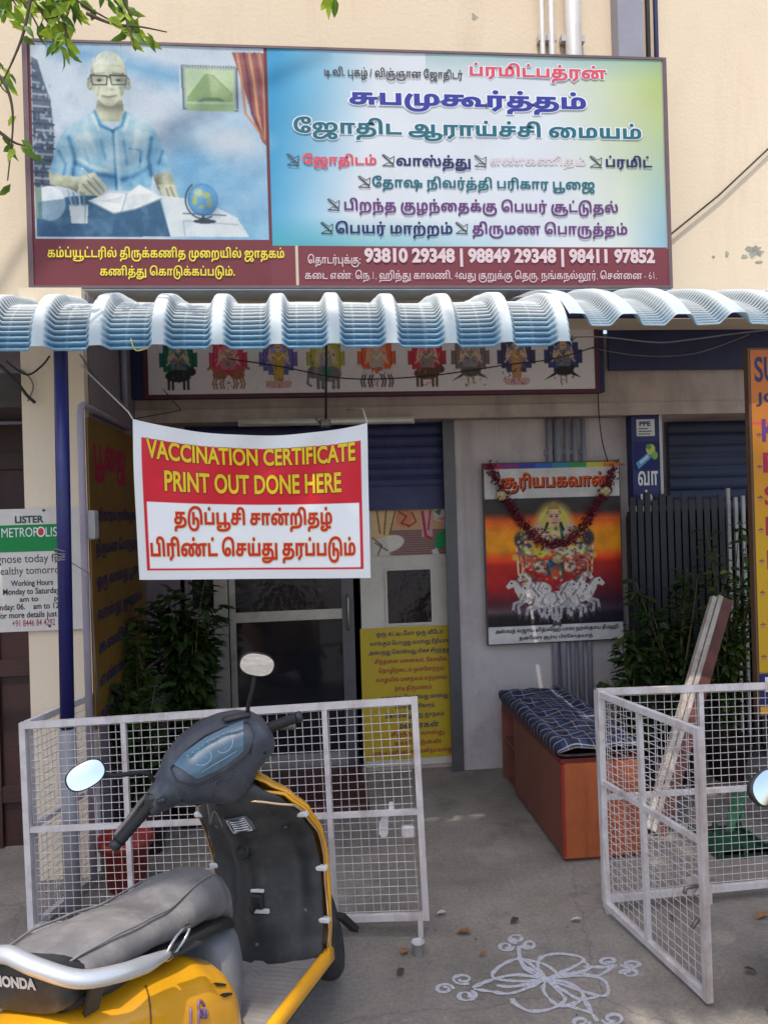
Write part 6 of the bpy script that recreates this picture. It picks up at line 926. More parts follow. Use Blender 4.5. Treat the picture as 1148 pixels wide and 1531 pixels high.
t = pic * np.clip((X - 110) / 70, 0, 1) * np.clip((Y - 150) / 60, 0, 1) * 0.5; cv.mask(t, (36, 24, 52))
for k, c in enumerate(((150, 40, 70), (120, 50, 110), (60, 60, 140), (50, 90, 170), (50, 130, 150), (60, 140, 80), (190, 180, 60), (206, 120, 50))): cv.rect(k * 26, 0, (k + 1) * 26, 8, c)
# halo and chariot
cv.ell(104, 92, 27, 30, (220, 196, 96), 0.9, soft=0.5); cv.ell(104, 92, 21, 25, (190, 180, 80), 0.9, soft=0.3)
for s in (-1, 1):
    cv.line([(104 + s * 58, 124), (104 + s * 56, 168), (104 + s * 48, 176)], 3, (206, 190, 150)); cv.line([(104 + s * 50, 124), (104 + s * 50, 170)], 2, (190, 160, 120))
    for k in range(7): cv.ell(104 + s * (30 + k * 5), 118 + k * 4, 5, 5, ((190, 70, 60), (206, 180, 110), (60, 56, 100), (200, 190, 170), (70, 120, 80), (180, 60, 90), (210, 170, 70))[k], 0.9, soft=0.4)
    cv.ell(104 + s * 42, 104, 9, 8, (190, 180, 130), 0.9, soft=0.5); cv.ell(104 + s * 52, 116, 9, 12, (44, 40, 50), 0.9, soft=0.5); cv.ell(104 + s * 24, 104, 9, 14, (190, 160, 140), 0.9, soft=0.4)
    cv.line([(104 + s * 14, 100), (104 + s * 28, 112), (104 + s * 24, 96)], 6, (206, 170, 140))
    cv.ell(104 + s * 26, 136, 20, 9, (206, 186, 60) if s < 0 else (210, 200, 150), 1, soft=0.3); cv.ell(104 + s * 34, 150, 14, 10, (190, 70, 60), 0.9, soft=0.4); cv.ell(104 + s * 22, 158, 10, 9, (200, 180, 150), 0.9, soft=0.4)
cv.poly([(84, 104), (124, 104), (120, 136), (88, 136)], (206, 176, 150)); cv.line([(114, 96), (118, 128)], 5, (50, 110, 80)); cv.line([(96, 104), (104, 124), (110, 104)], 3, (210, 180, 80))
cv.poly([(92, 78), (116, 78), (112, 66), (104, 58), (96, 66)], (150, 120, 60)); cv.ell(104, 84, 10, 13, (210, 170, 140), soft=0.15); cv.line([(94, 92), (90, 102)], 4, (40, 30, 30)); cv.line([(114, 92), (118, 102)], 4, (40, 30, 30))
cv.line([(98, 82), (102, 82)], 1.6, (50, 30, 30)); cv.line([(107, 82), (111, 82)], 1.6, (50, 30, 30)); cv.line([(101, 91), (108, 91)], 1.8, (180, 50, 50)); cv.line([(96, 72), (112, 72)], 2, (210, 190, 110))
cv.ell(104, 160, 14, 16, (70, 60, 66)); cv.ell(104, 160, 9, 11, (120, 90, 70)); cv.ell(104, 170, 7, 8, (190, 70, 40)); cv.ell(97, 152, 5, 6, (60, 110, 150))
# seven horses
def horse(x, y, s, fl, c=(200, 190, 184)):
    T = lambda pts: [(x + fl * a * s, y + b * s) for a, b in pts]
    for lg in (((-16, 8), (-20, 22), (-14, 34)), ((-10, 10), (-12, 26), (-20, 32)), ((10, 8), (20, 14), (18, 28)), ((14, 6), (26, 10), (28, 22))): cv.line(T(lg), 4.4 * s, (170, 164, 166)); cv.line(T([lg[-1], (lg[-1][0] + 1, lg[-1][1] + 4)]), 4 * s, (70, 60, 64))
    cv.ell(x, y, 20 * s, 11 * s, c, soft=0.12, rot=-0.15 * fl); cv.poly(T([(8, -6), (20, -22), (28, -22), (24, -8), (16, 6)]), c)
    cv.poly(T([(20, -24), (30, -26), (38, -16), (34, -12), (24, -16)]), c); cv.line(T([(8, -8), (20, -24)]), 3 * s, (120, 108, 112)); cv.ell(x + fl * 29 * s, y - 21 * s, 1.5, 1.5, (30, 26, 30))
    cv.line(T([(-2, -10), (4, 2), (-4, 10)]), 2 * s, (120, 100, 90)); cv.line(T([(14, -8), (18, 4)]), 2 * s, (150, 110, 80))
for a in ((80, 190, 0.9, -1), (128, 190, 0.9, 1), (66, 202, 1.0, -1), (142, 202, 1.0, 1), (86, 210, 1.0, -1), (122, 210, 1.0, 1), (104, 206, 0.95, 1)): horse(*a)
rq = random.Random(4)
for k in range(300):
    a = rq.uniform(-1, 1); x = 104 + a * 56; y = rq.uniform(96, 178) + abs(a) * 8; cv.ell(x, y, rq.uniform(1, 3.4), rq.uniform(1, 3), rq.choice([(206, 190, 120), (60, 44, 50), (170, 60, 60), (90, 110, 90), (210, 200, 180), (60, 60, 110), (150, 100, 60)]), 0.7, soft=0.5)
cv.ell(104, 84, 9, 12, (206, 168, 140), 0.85, soft=0.25); cv.ell(108, 88, 5, 8, (170, 120, 100), 0.5, soft=1.2)
for sg_ in (-1, 1): cv.ell(104 + sg_ * 4, 82, 2, 1.1, (40, 26, 26)); cv.line([(104 + sg_ * 2, 79), (104 + sg_ * 7, 79.5)], 1, (60, 40, 36))
cv.line([(101, 91), (104, 92), (107.5, 91)], 1.6, (170, 50, 50))
for k in range(120): cv.line([(x := rq.uniform(52, 156), y := rq.uniform(182, 232)), (x + rq.uniform(-7, 7), y + rq.uniform(-6, 9))], 1.1, rq.choice([(90, 80, 86), (236, 230, 226), (140, 130, 134), (60, 50, 60)]), 0.7)
pm = ((Y > 10)).astype(float); cv.blur(pm, 1); cv.grain(pm, 4)
cv.c *= (0.9 + 0.2 * cv.cloud(14, 8))[..., None]
cv.sheet(lambda U, W: (qx0 + (qx1 - qx0) * U, Yq + 0.002 * np.sin(W * 5), qz0 + (qz1 - qz0) * W), 'print', PRINT, ps)
def ql(s, x0, y0, x1, y1, m, off=0.0, lift=0.003, **k):
    f = lambda u, v, l: Vector((qx0 + (qx1 - qx0) * u / 206, Yq - l, qz1 - (qz1 - qz0) * v / 272))
    vs, fs = text2d(s, off, 0.02); rv = text2d(s, 0, 0.02)[0]
    ax = min(p[0] for p in rv); bx = max(p[0] for p in rv); ay = min(p[1] for p in rv); by = max(p[1] for p in rv)
    b = MB(); b.add([f(x0 + (x - ax) / (bx - ax) * (x1 - x0), y1 - (y - ay) / (by - ay) * (y1 - y0), lift + 0.0003 * n) for x, y, n in vs], fs); b.build('lettering', m, ps)
ql('சூரியபகவான்', 26, 15, 190, 46, ink('dark_maroon_ink', (84, 40, 28)), 0.03); ql('சூரியபகவான்', 24.5, 13.5, 188.5, 44.5, ORANGE, 0.0, 0.0045)
ql('அஸ்வத் வஜாய வித்மஹே பாஸ ஹஸ்தாய தீமஹி', 10, 249, 198, 258, BLACK); ql('தன்னோ சூர்ய பிரசோதயாத்', 46, 261, 158, 269, BLACK)
# garland on the poster
ga = empty('flower_garland', ((qx0 + qx1) / 2, Yq - 0.03, qz1 - 0.6), 'dark red flower garland with cream rosettes draped over the framed poster', 'garland')
gp = lambda x, y: Vector((qx0 + (qx1 - qx0) * x / 206, Yq - 0.03, qz1 - (qz1 - qz0) * y / 272))
path = [(8, 2), (20, 30), (34, 58), (54, 90), (78, 116), (104, 125), (130, 115), (154, 90), (176, 56), (190, 28), (200, 2)]
PT = [gp(*p) for p in path]; fl = MB(); rn = random.Random(3)
for a, b in zip(PT, PT[1:]):
    n_ = int((b - a).length / 0.011) + 1
    for k in range(n_):
        for j in range(8):
            p = a.lerp(b, k / n_) + V(rn.gauss(0, 0.019), rn.gauss(0, 0.014), rn.gauss(0, 0.019)); d = Vector((rn.gauss(0, 1), rn.gauss(0, 1), rn.gauss(0, 1))).normalized(); e = d.orthogonal().normalized(); h = d.cross(e)
            fl.add([p - e * 0.013, p + h * 0.009, p + e * 0.013 + d * 0.006, p - h * 0.009], [(0, 1, 2, 3)])
fl.build('strand', mat('dark_red_petals', (112, 16, 38), 0.7, var=0.35, scale=40), ga)
for p in ((22, 48), (180, 46), (104, 146)):
    b = MB(); c = gp(*p) - V(0, 0.02, 0)
    for k in range(90):
        d = Vector((rn.gauss(0, 1), rn.gauss(0, 1) - 0.4, rn.gauss(0, 1))).normalized(); e = d.orthogonal().normalized(); h = d.cross(e); q = c + d * 0.032
        b.add([q - e * 0.012, q + h * 0.010, q + e * 0.012, q - h * 0.010 + d * 0.004], [(0, 1, 2, 3)])
    b.build('rosette', mat('cream_petals', (206, 186, 140), 0.7, var=0.2, scale=40), ga)

# ------------------------------------------------------------------ yellow poster and picture on the fixed panel
Yy = YP - 0.004
def flat(px, n, m, label, cat, Y, th=0.003):
    x0, y0, x1, y1 = px; a = PY(x0, (y0 + y1) / 2, Y); b = PY(x1, (y0 + y1) / 2, Y); t_ = PY((x0 + x1) / 2, y0, Y).z; o_ = PY((x0 + x1) / 2, y1, Y).z
    r = empty(n, ((a.x + b.x) / 2, Y, o_), label, cat); MB().box2((a.x, Y, o_), (b.x, Y + th, t_)).build('sheet', m, r); return r
YPOST = mat('yellow_flex', (190, 160, 28), 0.5, var=0.1, scale=3, dirt=((150, 110, 40), 0.5, 3))
yp = flat((541, 937, 679, 1134), 'yellow_poster', YPOST, 'yellow poster with lines of dark blue and red Tamil text on the door panel', 'poster', Yy)
L_ = [('ஒரு கட்டிடமோ ஒரு வீடோ', 562, 662, INKN), ('வாங்கும் பொழுது வாஸ்து ரீதியாக', 553, 672, INKN), ('அமைந்து கொள்வது மிகச் சிறந்தது', 551, 673, INKN), ('சிந்தனை மனைகள், கோவில்', 560, 668, CRIM), ('தொழிற்கூடம் முன்னேற்றம்', 566, 664, CRIM), ('வாழ்வில் மனநலம் மற்றவை', 562, 668, CRIM), ('நாடி திருமணம்', 590, 645, CRIM), ('அமைந்து கொள்வது வாஸ்து', 568, 670, INKN), ('வாஸ்து பரிகாரம்', 590, 650, INKN), ('கோவில் பூஜை ஜாதகம்', 576, 664, INKN), ('மனைகள்', 594, 656, INKN), ('சிறந்தது வாஸ்து', 585, 664, CRIM), ('ராசிகற்கள்', 590, 660, CRIM), ('ஜாதகம் கணித்தல் எண்கணிதம் வாஸ்து', 556, 676, CRIM)]
for i, (s, xa, xb, m) in enumerate(L_):
    y = 942 + i * 13.6; s_ = -0.018 * 0; pix_letter(s, (xa, y, xb, y + 10), Yy, m, yp)
ab, bb = PY(556, 796, Yy), PY(666, 796, Yy); ta, oa = PY(611, 762, Yy).z, PY(611, 830, Yy).z
ar = empty('printed_picture', ((ab.x + bb.x) / 2, Yy, oa), 'printed picture of folded hands and a green sash above the small dark window', 'picture')
MB().box2((ab.x - 0.004, Yy + 0.002, oa - 0.004), (bb.x + 0.004, Yy + 0.0035, ta + 0.004)).build('sheet', OFFWHITE, ar)
cv = Canvas(0, 0, 110, 68, 165, 102, (196, 150, 110))
cv.rect(0, 30, 110, 70, (150, 116, 106))
for k in range(12): cv.line([(30, 32 + k * 3.4), (110, 32 + k * 3.4)], 1.2, (96, 66, 66))
cv.poly([(0, 0), (40, 0), (24, 44), (0, 50)], (206, 170, 120)); cv.ell(26, 50, 22, 12, (210, 200, 186), soft=0.1, rot=-0.25); cv.poly([(0, 44), (20, 40), (26, 68), (0, 68)], (196, 186, 170))
for pts in (((0, 40), (14, 52), (8, 66)), ((8, 0), (12, 34)), ((22, 0), (18, 36)), ((4, 48), (22, 60)), ((36, 0), (26, 36))): cv.line(pts, 1.6, (70, 50, 44))
cv.ell(48, 12, 12, 14, (200, 120, 90)); cv.line([(40, 2), (52, 10), (44, 20), (56, 24)], 2, (120, 40, 40)); cv.line([(60, 4), (66, 18), (54, 26)], 2.4, (150, 60, 40)); cv.rect(74, 2, 90, 42, (190, 150, 150)); cv.line([(76, 4), (80, 40), (88, 44)], 4, (170, 40, 60)); cv.line([(88, 2), (84, 30)], 3, (180, 50, 70))
cv.poly([(96, 40), (110, 30), (110, 56), (92, 62)], (30, 140, 80)); cv.poly([(88, 62), (96, 58), (100, 68), (90, 68)], (200, 196, 190)); cv.poly([(92, 0), (110, 0), (110, 22), (92, 16)], (200, 180, 170)); cv.poly([(94, 4), (104, 0), (102, 10)], (40, 120, 80)); cv.poly([(96, 14), (110, 12), (110, 20)], (200, 130, 140))
cv.blur(np.ones(cv.X.shape), 1); cv.grain(np.ones(cv.X.shape), 5)
cv.sheet(lambda U, W: (ab.x + (bb.x - ab.x) * U, Yy - 0.0005 + U * 0, oa + (ta - oa) * W), 'print', PRINT, ar)

# ------------------------------------------------------------------ yellow banner along the side wall
xs_ = -1.09
sb = empty('side_banner', (xs_, 4.6, 0.7), 'faded yellow banner of dark Tamil lines along the porch side wall', 'banner')
ya, yb_ = PX(134, 700, xs_).y, 5.12; zt2 = 2.32
MB().box2((xs_ - 0.008, ya, 0.75), (xs_ - 0.002, yb_, zt2)).build('sheet', mat('ochre_flex', (120, 88, 28), 0.6, var=0.15, scale=4, dirt=((110, 66, 30), 0.7, 3)), sb)
sf = lambda u, v, l: Vector((xs_ - 0.002 + l, u, v))
letter('பூஜை', (ya + 0.10, 2.0, ya + 0.75, 2.20), sf, CRIM, sb, off=0.02)
for k, s in enumerate(('பரிகாரம் ராசிகற்கள்', 'திருமண பொருத்தம்', 'ஒரு வாஸ்து பூஜை', 'வாஸ்து ஜாதகம்', 'கணித்தல்', 'எண்கணிதம்', 'முன்னேற்றம்')):
    letter(s, (ya + 0.08, 1.77 - k * 0.17, yb_ - 0.12, 1.87 - k * 0.17), sf, INKN, sb, off=0.012)

# ------------------------------------------------------------------ white laboratory board on the pillar
Ym = 3.925
ma, mb_ = PY(-60, 850, Ym).x, PY(124, 850, Ym).x; mz1, mz0 = PY(60, 760, Ym).z, PY(60, 943, Ym).z
mt = empty('clinic_board', ((ma + mb_) / 2, Ym, mz0), 'white diagnostics board with a green band screwed to the cream pillar', 'sign')
MB().box2((ma, Ym, mz0), (mb_, Ym + 0.02, mz1)).build('board', mat('white_board', (196, 190, 184), 0.5, var=0.04, dirt=((160, 140, 130), 0.4, 4)), mt)
MB().box2((ma, Ym - 0.002, PY(60, 824, Ym).z), (PY(93, 800, Ym).x, Ym - 0.0005, PY(60, 784, Ym).z)).build('band', ink('green_ink', (18, 122, 62)), mt)
DK = ink('charcoal_ink', (52, 50, 52)); DG = ink('dark_green_ink', (40, 70, 60))
pix_letter('LISTER', (23, 771, 66, 782), Ym, DG, mt, boff=0.035)
pix_letter('METROP', (3, 789, 57, 803), Ym - 0.002, INKW, mt, boff=0.0); pix_letter('LIS', (69, 788, 86, 802), Ym - 0.002, INKW, mt, boff=0.0)
cc = PY(62, 795, Ym); b = MB()
b.add([(cc.x + 0.021 * math.cos(w), Ym - 0.0034, cc.z + 0.026 * math.sin(w)) for w in np.linspace(0, 2 * math.pi, 24, False)], [tuple(range(24))]); b.build('logo_ring', INKW, mt)
b = MB(); b.add([(cc.x + 0.014 * math.cos(w), Ym - 0.0042, cc.z + 0.019 * math.sin(w)) for w in np.linspace(0, 2 * math.pi, 24, False)], [tuple(range(24))]); b.build('logo_dot', ink('red_dot', (176, 60, 60)), mt)
pix_letter('diagnose today for', (-22, 829, 96, 845), Ym, DK, mt, boff=0.0); pix_letter('a healthy tomorrow', (-16, 847, 100, 862), Ym, DK, mt, boff=0.0)
pix_letter('Working Hours', (17, 867, 80, 878), Ym, DK, mt, boff=0.02); pix_letter('Monday to Saturday', (5, 879, 90, 891), Ym, DK, mt, boff=0.02)
pix_letter('am to       pm', (30, 892, 96, 901), Ym, DK, mt, boff=0.02); pix_letter('Sunday: 06.    am to 12.', (-10, 902, 91, 914), Ym, DK, mt, boff=0.02)
pix_letter('for more details just call', (-2, 914, 102, 926), Ym, DK, mt, boff=0.02); pix_letter('+91 8446 84 4292', (19, 926, 83, 936), Ym, ink('brick_ink', (150, 70, 72)), mt, boff=0.01)
for p in ((66, 763), (75, 936)): q = PY(*p, Ym); MB().lathe([(0.006, 0), (0.006, 0.004), (0.003, 0.005)], (q.x, Ym - 0.0005, q.z), 10, axis=(0, -1, 0)).build('screw', WIRE, mt)

# ------------------------------------------------------------------ orange-yellow board at the right edge
Yo = 3.6
oa_, ob_ = PY(1128, 780, Yo), PY(1250, 780, Yo); oz1, oz0 = 2.56, PY(1140, 1068, Yo).z
ob = empty('price_board', ((oa_.x + ob_.x) / 2, Yo, oz0), 'tall orange and yellow board with red capitals cut by the right edge', 'sign')
MB().box2((oa_.x - 0.012, Yo + 0.002, oz0 - 0.01), (ob_.x + 0.012, Yo + 0.04, oz1 + 0.01)).build('case', mat('brown_case', (88, 60, 40), 0.6), ob)
for x in (oa_.x + 0.12, ob_.x - 0.08): MB().tube([(x, Yo + 0.065, 0.0), (x, Yo + 0.065, oz1 - 0.03)], 0.022, 10).build('post', STEEL, ob)
cv = Canvas(0, 0, 40, 200, 24, 120, (178, 138, 22)); t = np.clip(1 - cv.Y / 110, 0, 1); cv.mask(t, (176, 92, 44)); cv.rect(0, 178, 40, 197, (30, 36, 84)); cv.rect(0, 196.5, 40, 200, (206, 150, 40)); cv.rect(0, 22, 40, 23.4, (150, 90, 90)); cv.rect(0, 40, 40, 42, (190, 70, 60))
cv.sheet(lambda U, W: (oa_.x + (ob_.x - oa_.x) * U, Yo + U * 0, oz0 + (oz1 - oz0) * W), 'print', PRINT, ob)
for s, y0, y1, xa, m in (('SUBA', 533, 571, 1127, INKN), ('JODHI', 586, 607, 1129, INKN), ('KE', 626, 660, 1138, PURP), ('PE', 676, 706, 1140, CRIM), ('SA', 726, 755, 1142, CRIM), ('EN', 772, 800, 1144, CRIM), ('LA', 822, 850, 1146, CRIM), ('VA', 870, 898, 1147, CRIM), ('PA', 918, 946, 1148, CRIM)):
    pix_letter(s, (xa, y0, xa + 24 * len(s) * (0.75 if len(s) > 3 else 1), y1), Yo, m, ob, boff=0.02)
for y in (652, 700, 746, 794, 841, 888, 936, 984): pix_letter('*', (1130 + (y - 652) * 0.022, y - 5, 1138 + (y - 652) * 0.022, y + 4), Yo, PURP, ob, boff=0.03)
pix_letter('P', (1143, 1012, 1158, 1034), Yo, INKW, ob)
# ------------------------------------------------------------------ corrugated awning
AWN = print_mat('weathered_shaded_sheet', 0.7, 0.28)
SHEET = mat('faded_blue_sheet', (138, 172, 196), 0.5, var=0.08, scale=5, dirt=((214, 218, 218), 0.85, 3.5), bump=0.05)
SHEETG = mat('weathered_white_sheet', (160, 168, 172), 0.5, var=0.06, scale=5, dirt=((160, 170, 172), 0.5, 4), bump=0.05)
def path_len(pts):
    s = [0.0]
    for a, b in zip(pts, pts[1:]): s.append(s[-1] + math.hypot(b[0] - a[0], b[1] - a[1]))
    return s
def sheet(name, m, prof, x0, x1, peaks, rh, rw, label, step, cols, sway=0.0):
    """prof: (Y, z) from the front lip to the back; rounded ridges, stepped ribs in the flats"""
    pr = []; 
    for i in range(len(prof) - 1):
        n_ = 14
        p0 = prof[max(i - 1, 0)]; p1 = prof[i]; p2 = prof[i + 1]; p3 = prof[min(i + 2, len(prof) - 1)]
        for k in range(n_):
            t = k / n_; f = lambda a, b, c, d: 0.5 * (2 * b + (c - a) * t + (2 * a - 5 * b + 4 * c - d) * t * t + (3 * b - a - 3 * c + d) * t ** 3)
            pr.append((f(p0[0], p1[0], p2[0], p3[0]), f(p0[1], p1[1], p2[1], p3[1])))
    pr.append(prof[-1]); S = path_len(pr); L = S[-1]
    CO = []
    nx = int((x1 - x0) / 0.0085); ny = int(L / 0.0032)
    def fn(u, v):
        x = x0 + (x1 - x0) * u; s = L * v
        i = min(max(np.searchsorted(S, s) - 1, 0), len(pr) - 2); t = (s - S[i]) / (S[i + 1] - S[i] + 1e-9)
        y = pr[i][0] + (pr[i + 1][0] - pr[i][0]) * t; z = pr[i][1] + (pr[i + 1][1] - pr[i][1]) * t
        ty, tz = pr[i + 1][0] - pr[i][0], pr[i + 1][1] - pr[i][1]; q = math.hypot(ty, tz) + 1e-9; ny_, nz_ = -tz / q, ty / q
        d = min(abs(x - c - sway * s) for c in peaks)
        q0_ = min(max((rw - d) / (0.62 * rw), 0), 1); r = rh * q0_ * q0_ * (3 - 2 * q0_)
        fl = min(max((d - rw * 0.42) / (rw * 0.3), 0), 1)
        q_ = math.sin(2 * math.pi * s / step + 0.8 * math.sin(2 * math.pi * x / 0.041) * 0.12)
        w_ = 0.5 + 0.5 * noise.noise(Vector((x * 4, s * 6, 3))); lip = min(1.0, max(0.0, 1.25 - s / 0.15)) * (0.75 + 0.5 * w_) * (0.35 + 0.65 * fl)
        crest = (0.5 + 0.5 * q_) * fl + (1 - fl) * min(1, r / rh + 0.25); crest = max(0, min(1, crest * 1.3 - 0.2 + 0.25 * (w_ - 0.5)))  # pale worn crests; groove colour darkened to stand for shadow between ribs
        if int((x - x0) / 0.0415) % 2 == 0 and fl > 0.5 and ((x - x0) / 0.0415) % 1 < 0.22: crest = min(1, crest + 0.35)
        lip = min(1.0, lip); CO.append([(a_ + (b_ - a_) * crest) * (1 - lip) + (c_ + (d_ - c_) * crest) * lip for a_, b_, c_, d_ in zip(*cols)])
        r += fl * step * 0.27 * q_ + 0.004 * math.sin(x * 7 + s * 3) + 0.007 * noise.noise(Vector((x * 3.5, s * 5, 1)))
        return (x, y + ny_ * r, z + nz_ * r)
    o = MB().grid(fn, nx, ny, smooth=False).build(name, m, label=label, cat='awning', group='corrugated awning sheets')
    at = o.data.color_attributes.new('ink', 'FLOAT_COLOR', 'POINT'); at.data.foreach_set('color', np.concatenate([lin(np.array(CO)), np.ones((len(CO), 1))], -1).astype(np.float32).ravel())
    return o
zf_ = PY(415, 523, 3.42).z; ztop = PY(415, 458, 3.62).z
pk = [PY(x, 480, 3.5).x for x in (-90, -8, 72, 155, 245, 330, 414, 497, 580, 665, 745, 826)]
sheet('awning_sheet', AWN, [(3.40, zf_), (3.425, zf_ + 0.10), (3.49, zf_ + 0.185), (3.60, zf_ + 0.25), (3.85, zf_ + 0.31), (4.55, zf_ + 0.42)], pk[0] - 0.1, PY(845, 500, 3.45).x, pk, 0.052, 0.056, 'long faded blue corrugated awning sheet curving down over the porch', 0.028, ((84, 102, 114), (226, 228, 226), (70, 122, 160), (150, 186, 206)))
zr_ = PY(900, 490, 3.50).z
pk2 = [PY(x, 450, 3.75).x for x in (828, 900, 975, 1050, 1128, 1205, 1282, 1360)]
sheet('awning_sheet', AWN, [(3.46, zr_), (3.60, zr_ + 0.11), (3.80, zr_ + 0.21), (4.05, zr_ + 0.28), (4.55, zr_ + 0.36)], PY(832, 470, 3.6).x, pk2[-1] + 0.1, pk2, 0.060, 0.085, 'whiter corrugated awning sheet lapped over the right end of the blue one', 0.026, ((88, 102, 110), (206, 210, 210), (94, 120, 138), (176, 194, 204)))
# steel tube under the awning
wl = MB(); 
MB().tube([(-2.2, 3.60, zf_ + 0.20), (1.2, 3.60, zf_ + 0.20)], 0.022, 10).build('awning_rail', NAVY, label='navy steel tube under the front of the blue awning sheet', cat='rail')
MB().tube([(1.0, 3.75, zr_ + 0.13), (3.6, 3.75, zr_ + 0.13)], 0.022, 10).build('awning_rail', NAVY, label='navy steel tube carrying the whiter awning sheet at right', cat='rail')
# navy post
xp_ = -1.125; Yp_ = 3.57
po = empty('awning_post', (xp_, Yp_, 0), 'navy painted steel post holding the awning beside the cream pillar', 'post')
MB().tube([(xp_, Yp_, 0.86), (xp_ + 0.02, Yp_, zf_ + 0.17)], 0.031, 16).build('upper_tube', mat('navy_gloss', (24, 26, 92), 0.35, var=0.2, scale=9), po)
MB().tube([(xp_, Yp_, 0.0), (xp_, Yp_, 0.855)], 0.037, 16).build('base_sleeve', mat('grey_sleeve', (150, 150, 158), 0.5, dirt=((110, 106, 110), 0.5, 6)), po)
b = MB(); 
for k in range(5):
    z = PY(100, 822 + k * 4, Yp_).z; b.tube([(xp_ + 0.033 * math.cos(w), Yp_ + 0.033 * math.sin(w), z + 0.006 * math.sin(w * 2 + k)) for w in np.linspace(0, 6.28, 14)], 0.003, 5)
b.tube([(xp_ + 0.03, Yp_ - 0.01, 1.62), (xp_ + 0.09, Yp_ + 0.1, 1.55), (xp_ + 0.07, Yp_ + 0.2, 1.3), (xp_ + 0.06, Yp_ + 0.28, 0.9)], 0.003, 5)
b.build('wire_wrap', GREYWIRE, po)

# ------------------------------------------------------------------ tube light, hanging rod, loose wires
ta, tb = PY(356, 634, 4.93), PY(620, 627, 4.93)
tl = empty('tube_light', ((ta.x + tb.x) / 2, 4.93, ta.z), 'unlit white tube light fitting fixed along the lintel', 'lamp')
MB().box2((ta.x, 4.945, ta.z - 0.012), (tb.x, 4.983, ta.z + 0.03)).build('fitting', mat('cream_fitting', (196, 186, 168), 0.5), tl)
MB().tube([(ta.x + 0.02, 4.925, ta.z + 0.005), (tb.x - 0.02, 4.925, ta.z + 0.005)], 0.014, 12).build('tube', mat('milky_tube', (216, 210, 202), 0.3), tl)
ra, rb = PY(491, 515, 4.6), PY(486, 628, 4.6)
rd = empty('hanging_rod', (ra.x, 4.6, rb.z), 'thin dark rod with a hook hanging in front of the painted board', 'rod')
MB().tube([(ra.x, 4.6, ra.z + 0.35), (rb.x + 0.005, 4.6, rb.z)], 0.007, 8).build('rod', WIRE, rd)
MB().box((rb.x, 4.6, rb.z - 0.02), (0.07, 0.05, 0.05), bev=0.01).tube([(rb.x - 0.03, 4.6, rb.z - 0.02), (rb.x - 0.05, 4.6, rb.z + 0.0), (rb.x - 0.05, 4.6, rb.z + 0.02)], 0.006, 6).build('clamp', STEEL, rd)
def wire(pts, r, m, label, g=None): 
    P_ = [PY(x, y, Y) for x, y, Y in pts]; q = []
    for i in range(len(P_) - 1):
        for k in range(6):
            t = k / 6; p0 = P_[max(i - 1, 0)]; p1 = P_[i]; p2 = P_[i + 1]; p3 = P_[min(i + 2, len(P_) - 1)]
            q.append(0.5 * (2 * p1 + (p2 - p0) * t + (2 * p0 - 5 * p1 + 4 * p2 - p3) * t * t + (3 * p1 - p0 - 3 * p2 + p3) * t ** 3))
    q.append(P_[-1]); MB().tube(q, r, 6).build('wire', m, label=label, cat='wire', group=g or 'loose wires under the awning')
wire([(340, 536, 4.8), (420, 548, 4.8), (520, 566, 4.8), (640, 562, 4.8), (760, 545, 4.8), (830, 536, 4.8), (900, 515, 4.8)], 0.004, WIRE, 'dark wire sagging across the row of painted figures')
wire([(830, 505, 3.9), (900, 504, 3.9), (980, 512, 3.9), (1030, 508, 3.9), (1090, 500, 3.9), (1160, 492, 3.9)], 0.004, GREYWIRE, 'pale wire looping under the right awning sheet')
wire([(880, 520, 4.9), (960, 532, 4.9), (1040, 528, 4.9), (1120, 500, 4.9)], 0.003, GREYWIRE, 'thin grey wire across the dull navy fascia at right')
wire([(120, 530, 3.9), (150, 570, 4.1), (185, 605, 4.3), (210, 640, 4.6)], 0.004, GREYWIRE, 'grey wire slanting from the awning post to the banner corner')
wire([(893, 560, 4.95), (895, 620, 4.95), (900, 660, 5.0), (908, 690, 5.05)], 0.004, WIRE, 'dark wire hanging from the lintel to the poster corner')
wire([(0, 545, 3.9), (25, 570, 3.9), (40, 590, 3.9), (53, 602, 3.9)], 0.008, WIRE, 'thick dark cable end drooping over the cream pillar')
wire([(10, 540, 3.92), (40, 560, 3.92), (62, 548, 3.92), (75, 532, 3.92)], 0.005, WIRE, 'black wire loop under the awning at the left edge')
wire([(0, 556, 3.93), (30, 552, 3.93), (50, 575, 3.93), (42, 600, 3.93)], 0.004, GREYWIRE, 'grey wire tail hanging on the cream pillar')
wire([(196, 500, 3.42), (197, 510, 3.40), (204, 524, 3.38), (222, 520, 3.38)], 0.003, mat('yellow_string', (190, 170, 80), 0.7), 'yellow string looped over the awning edge')

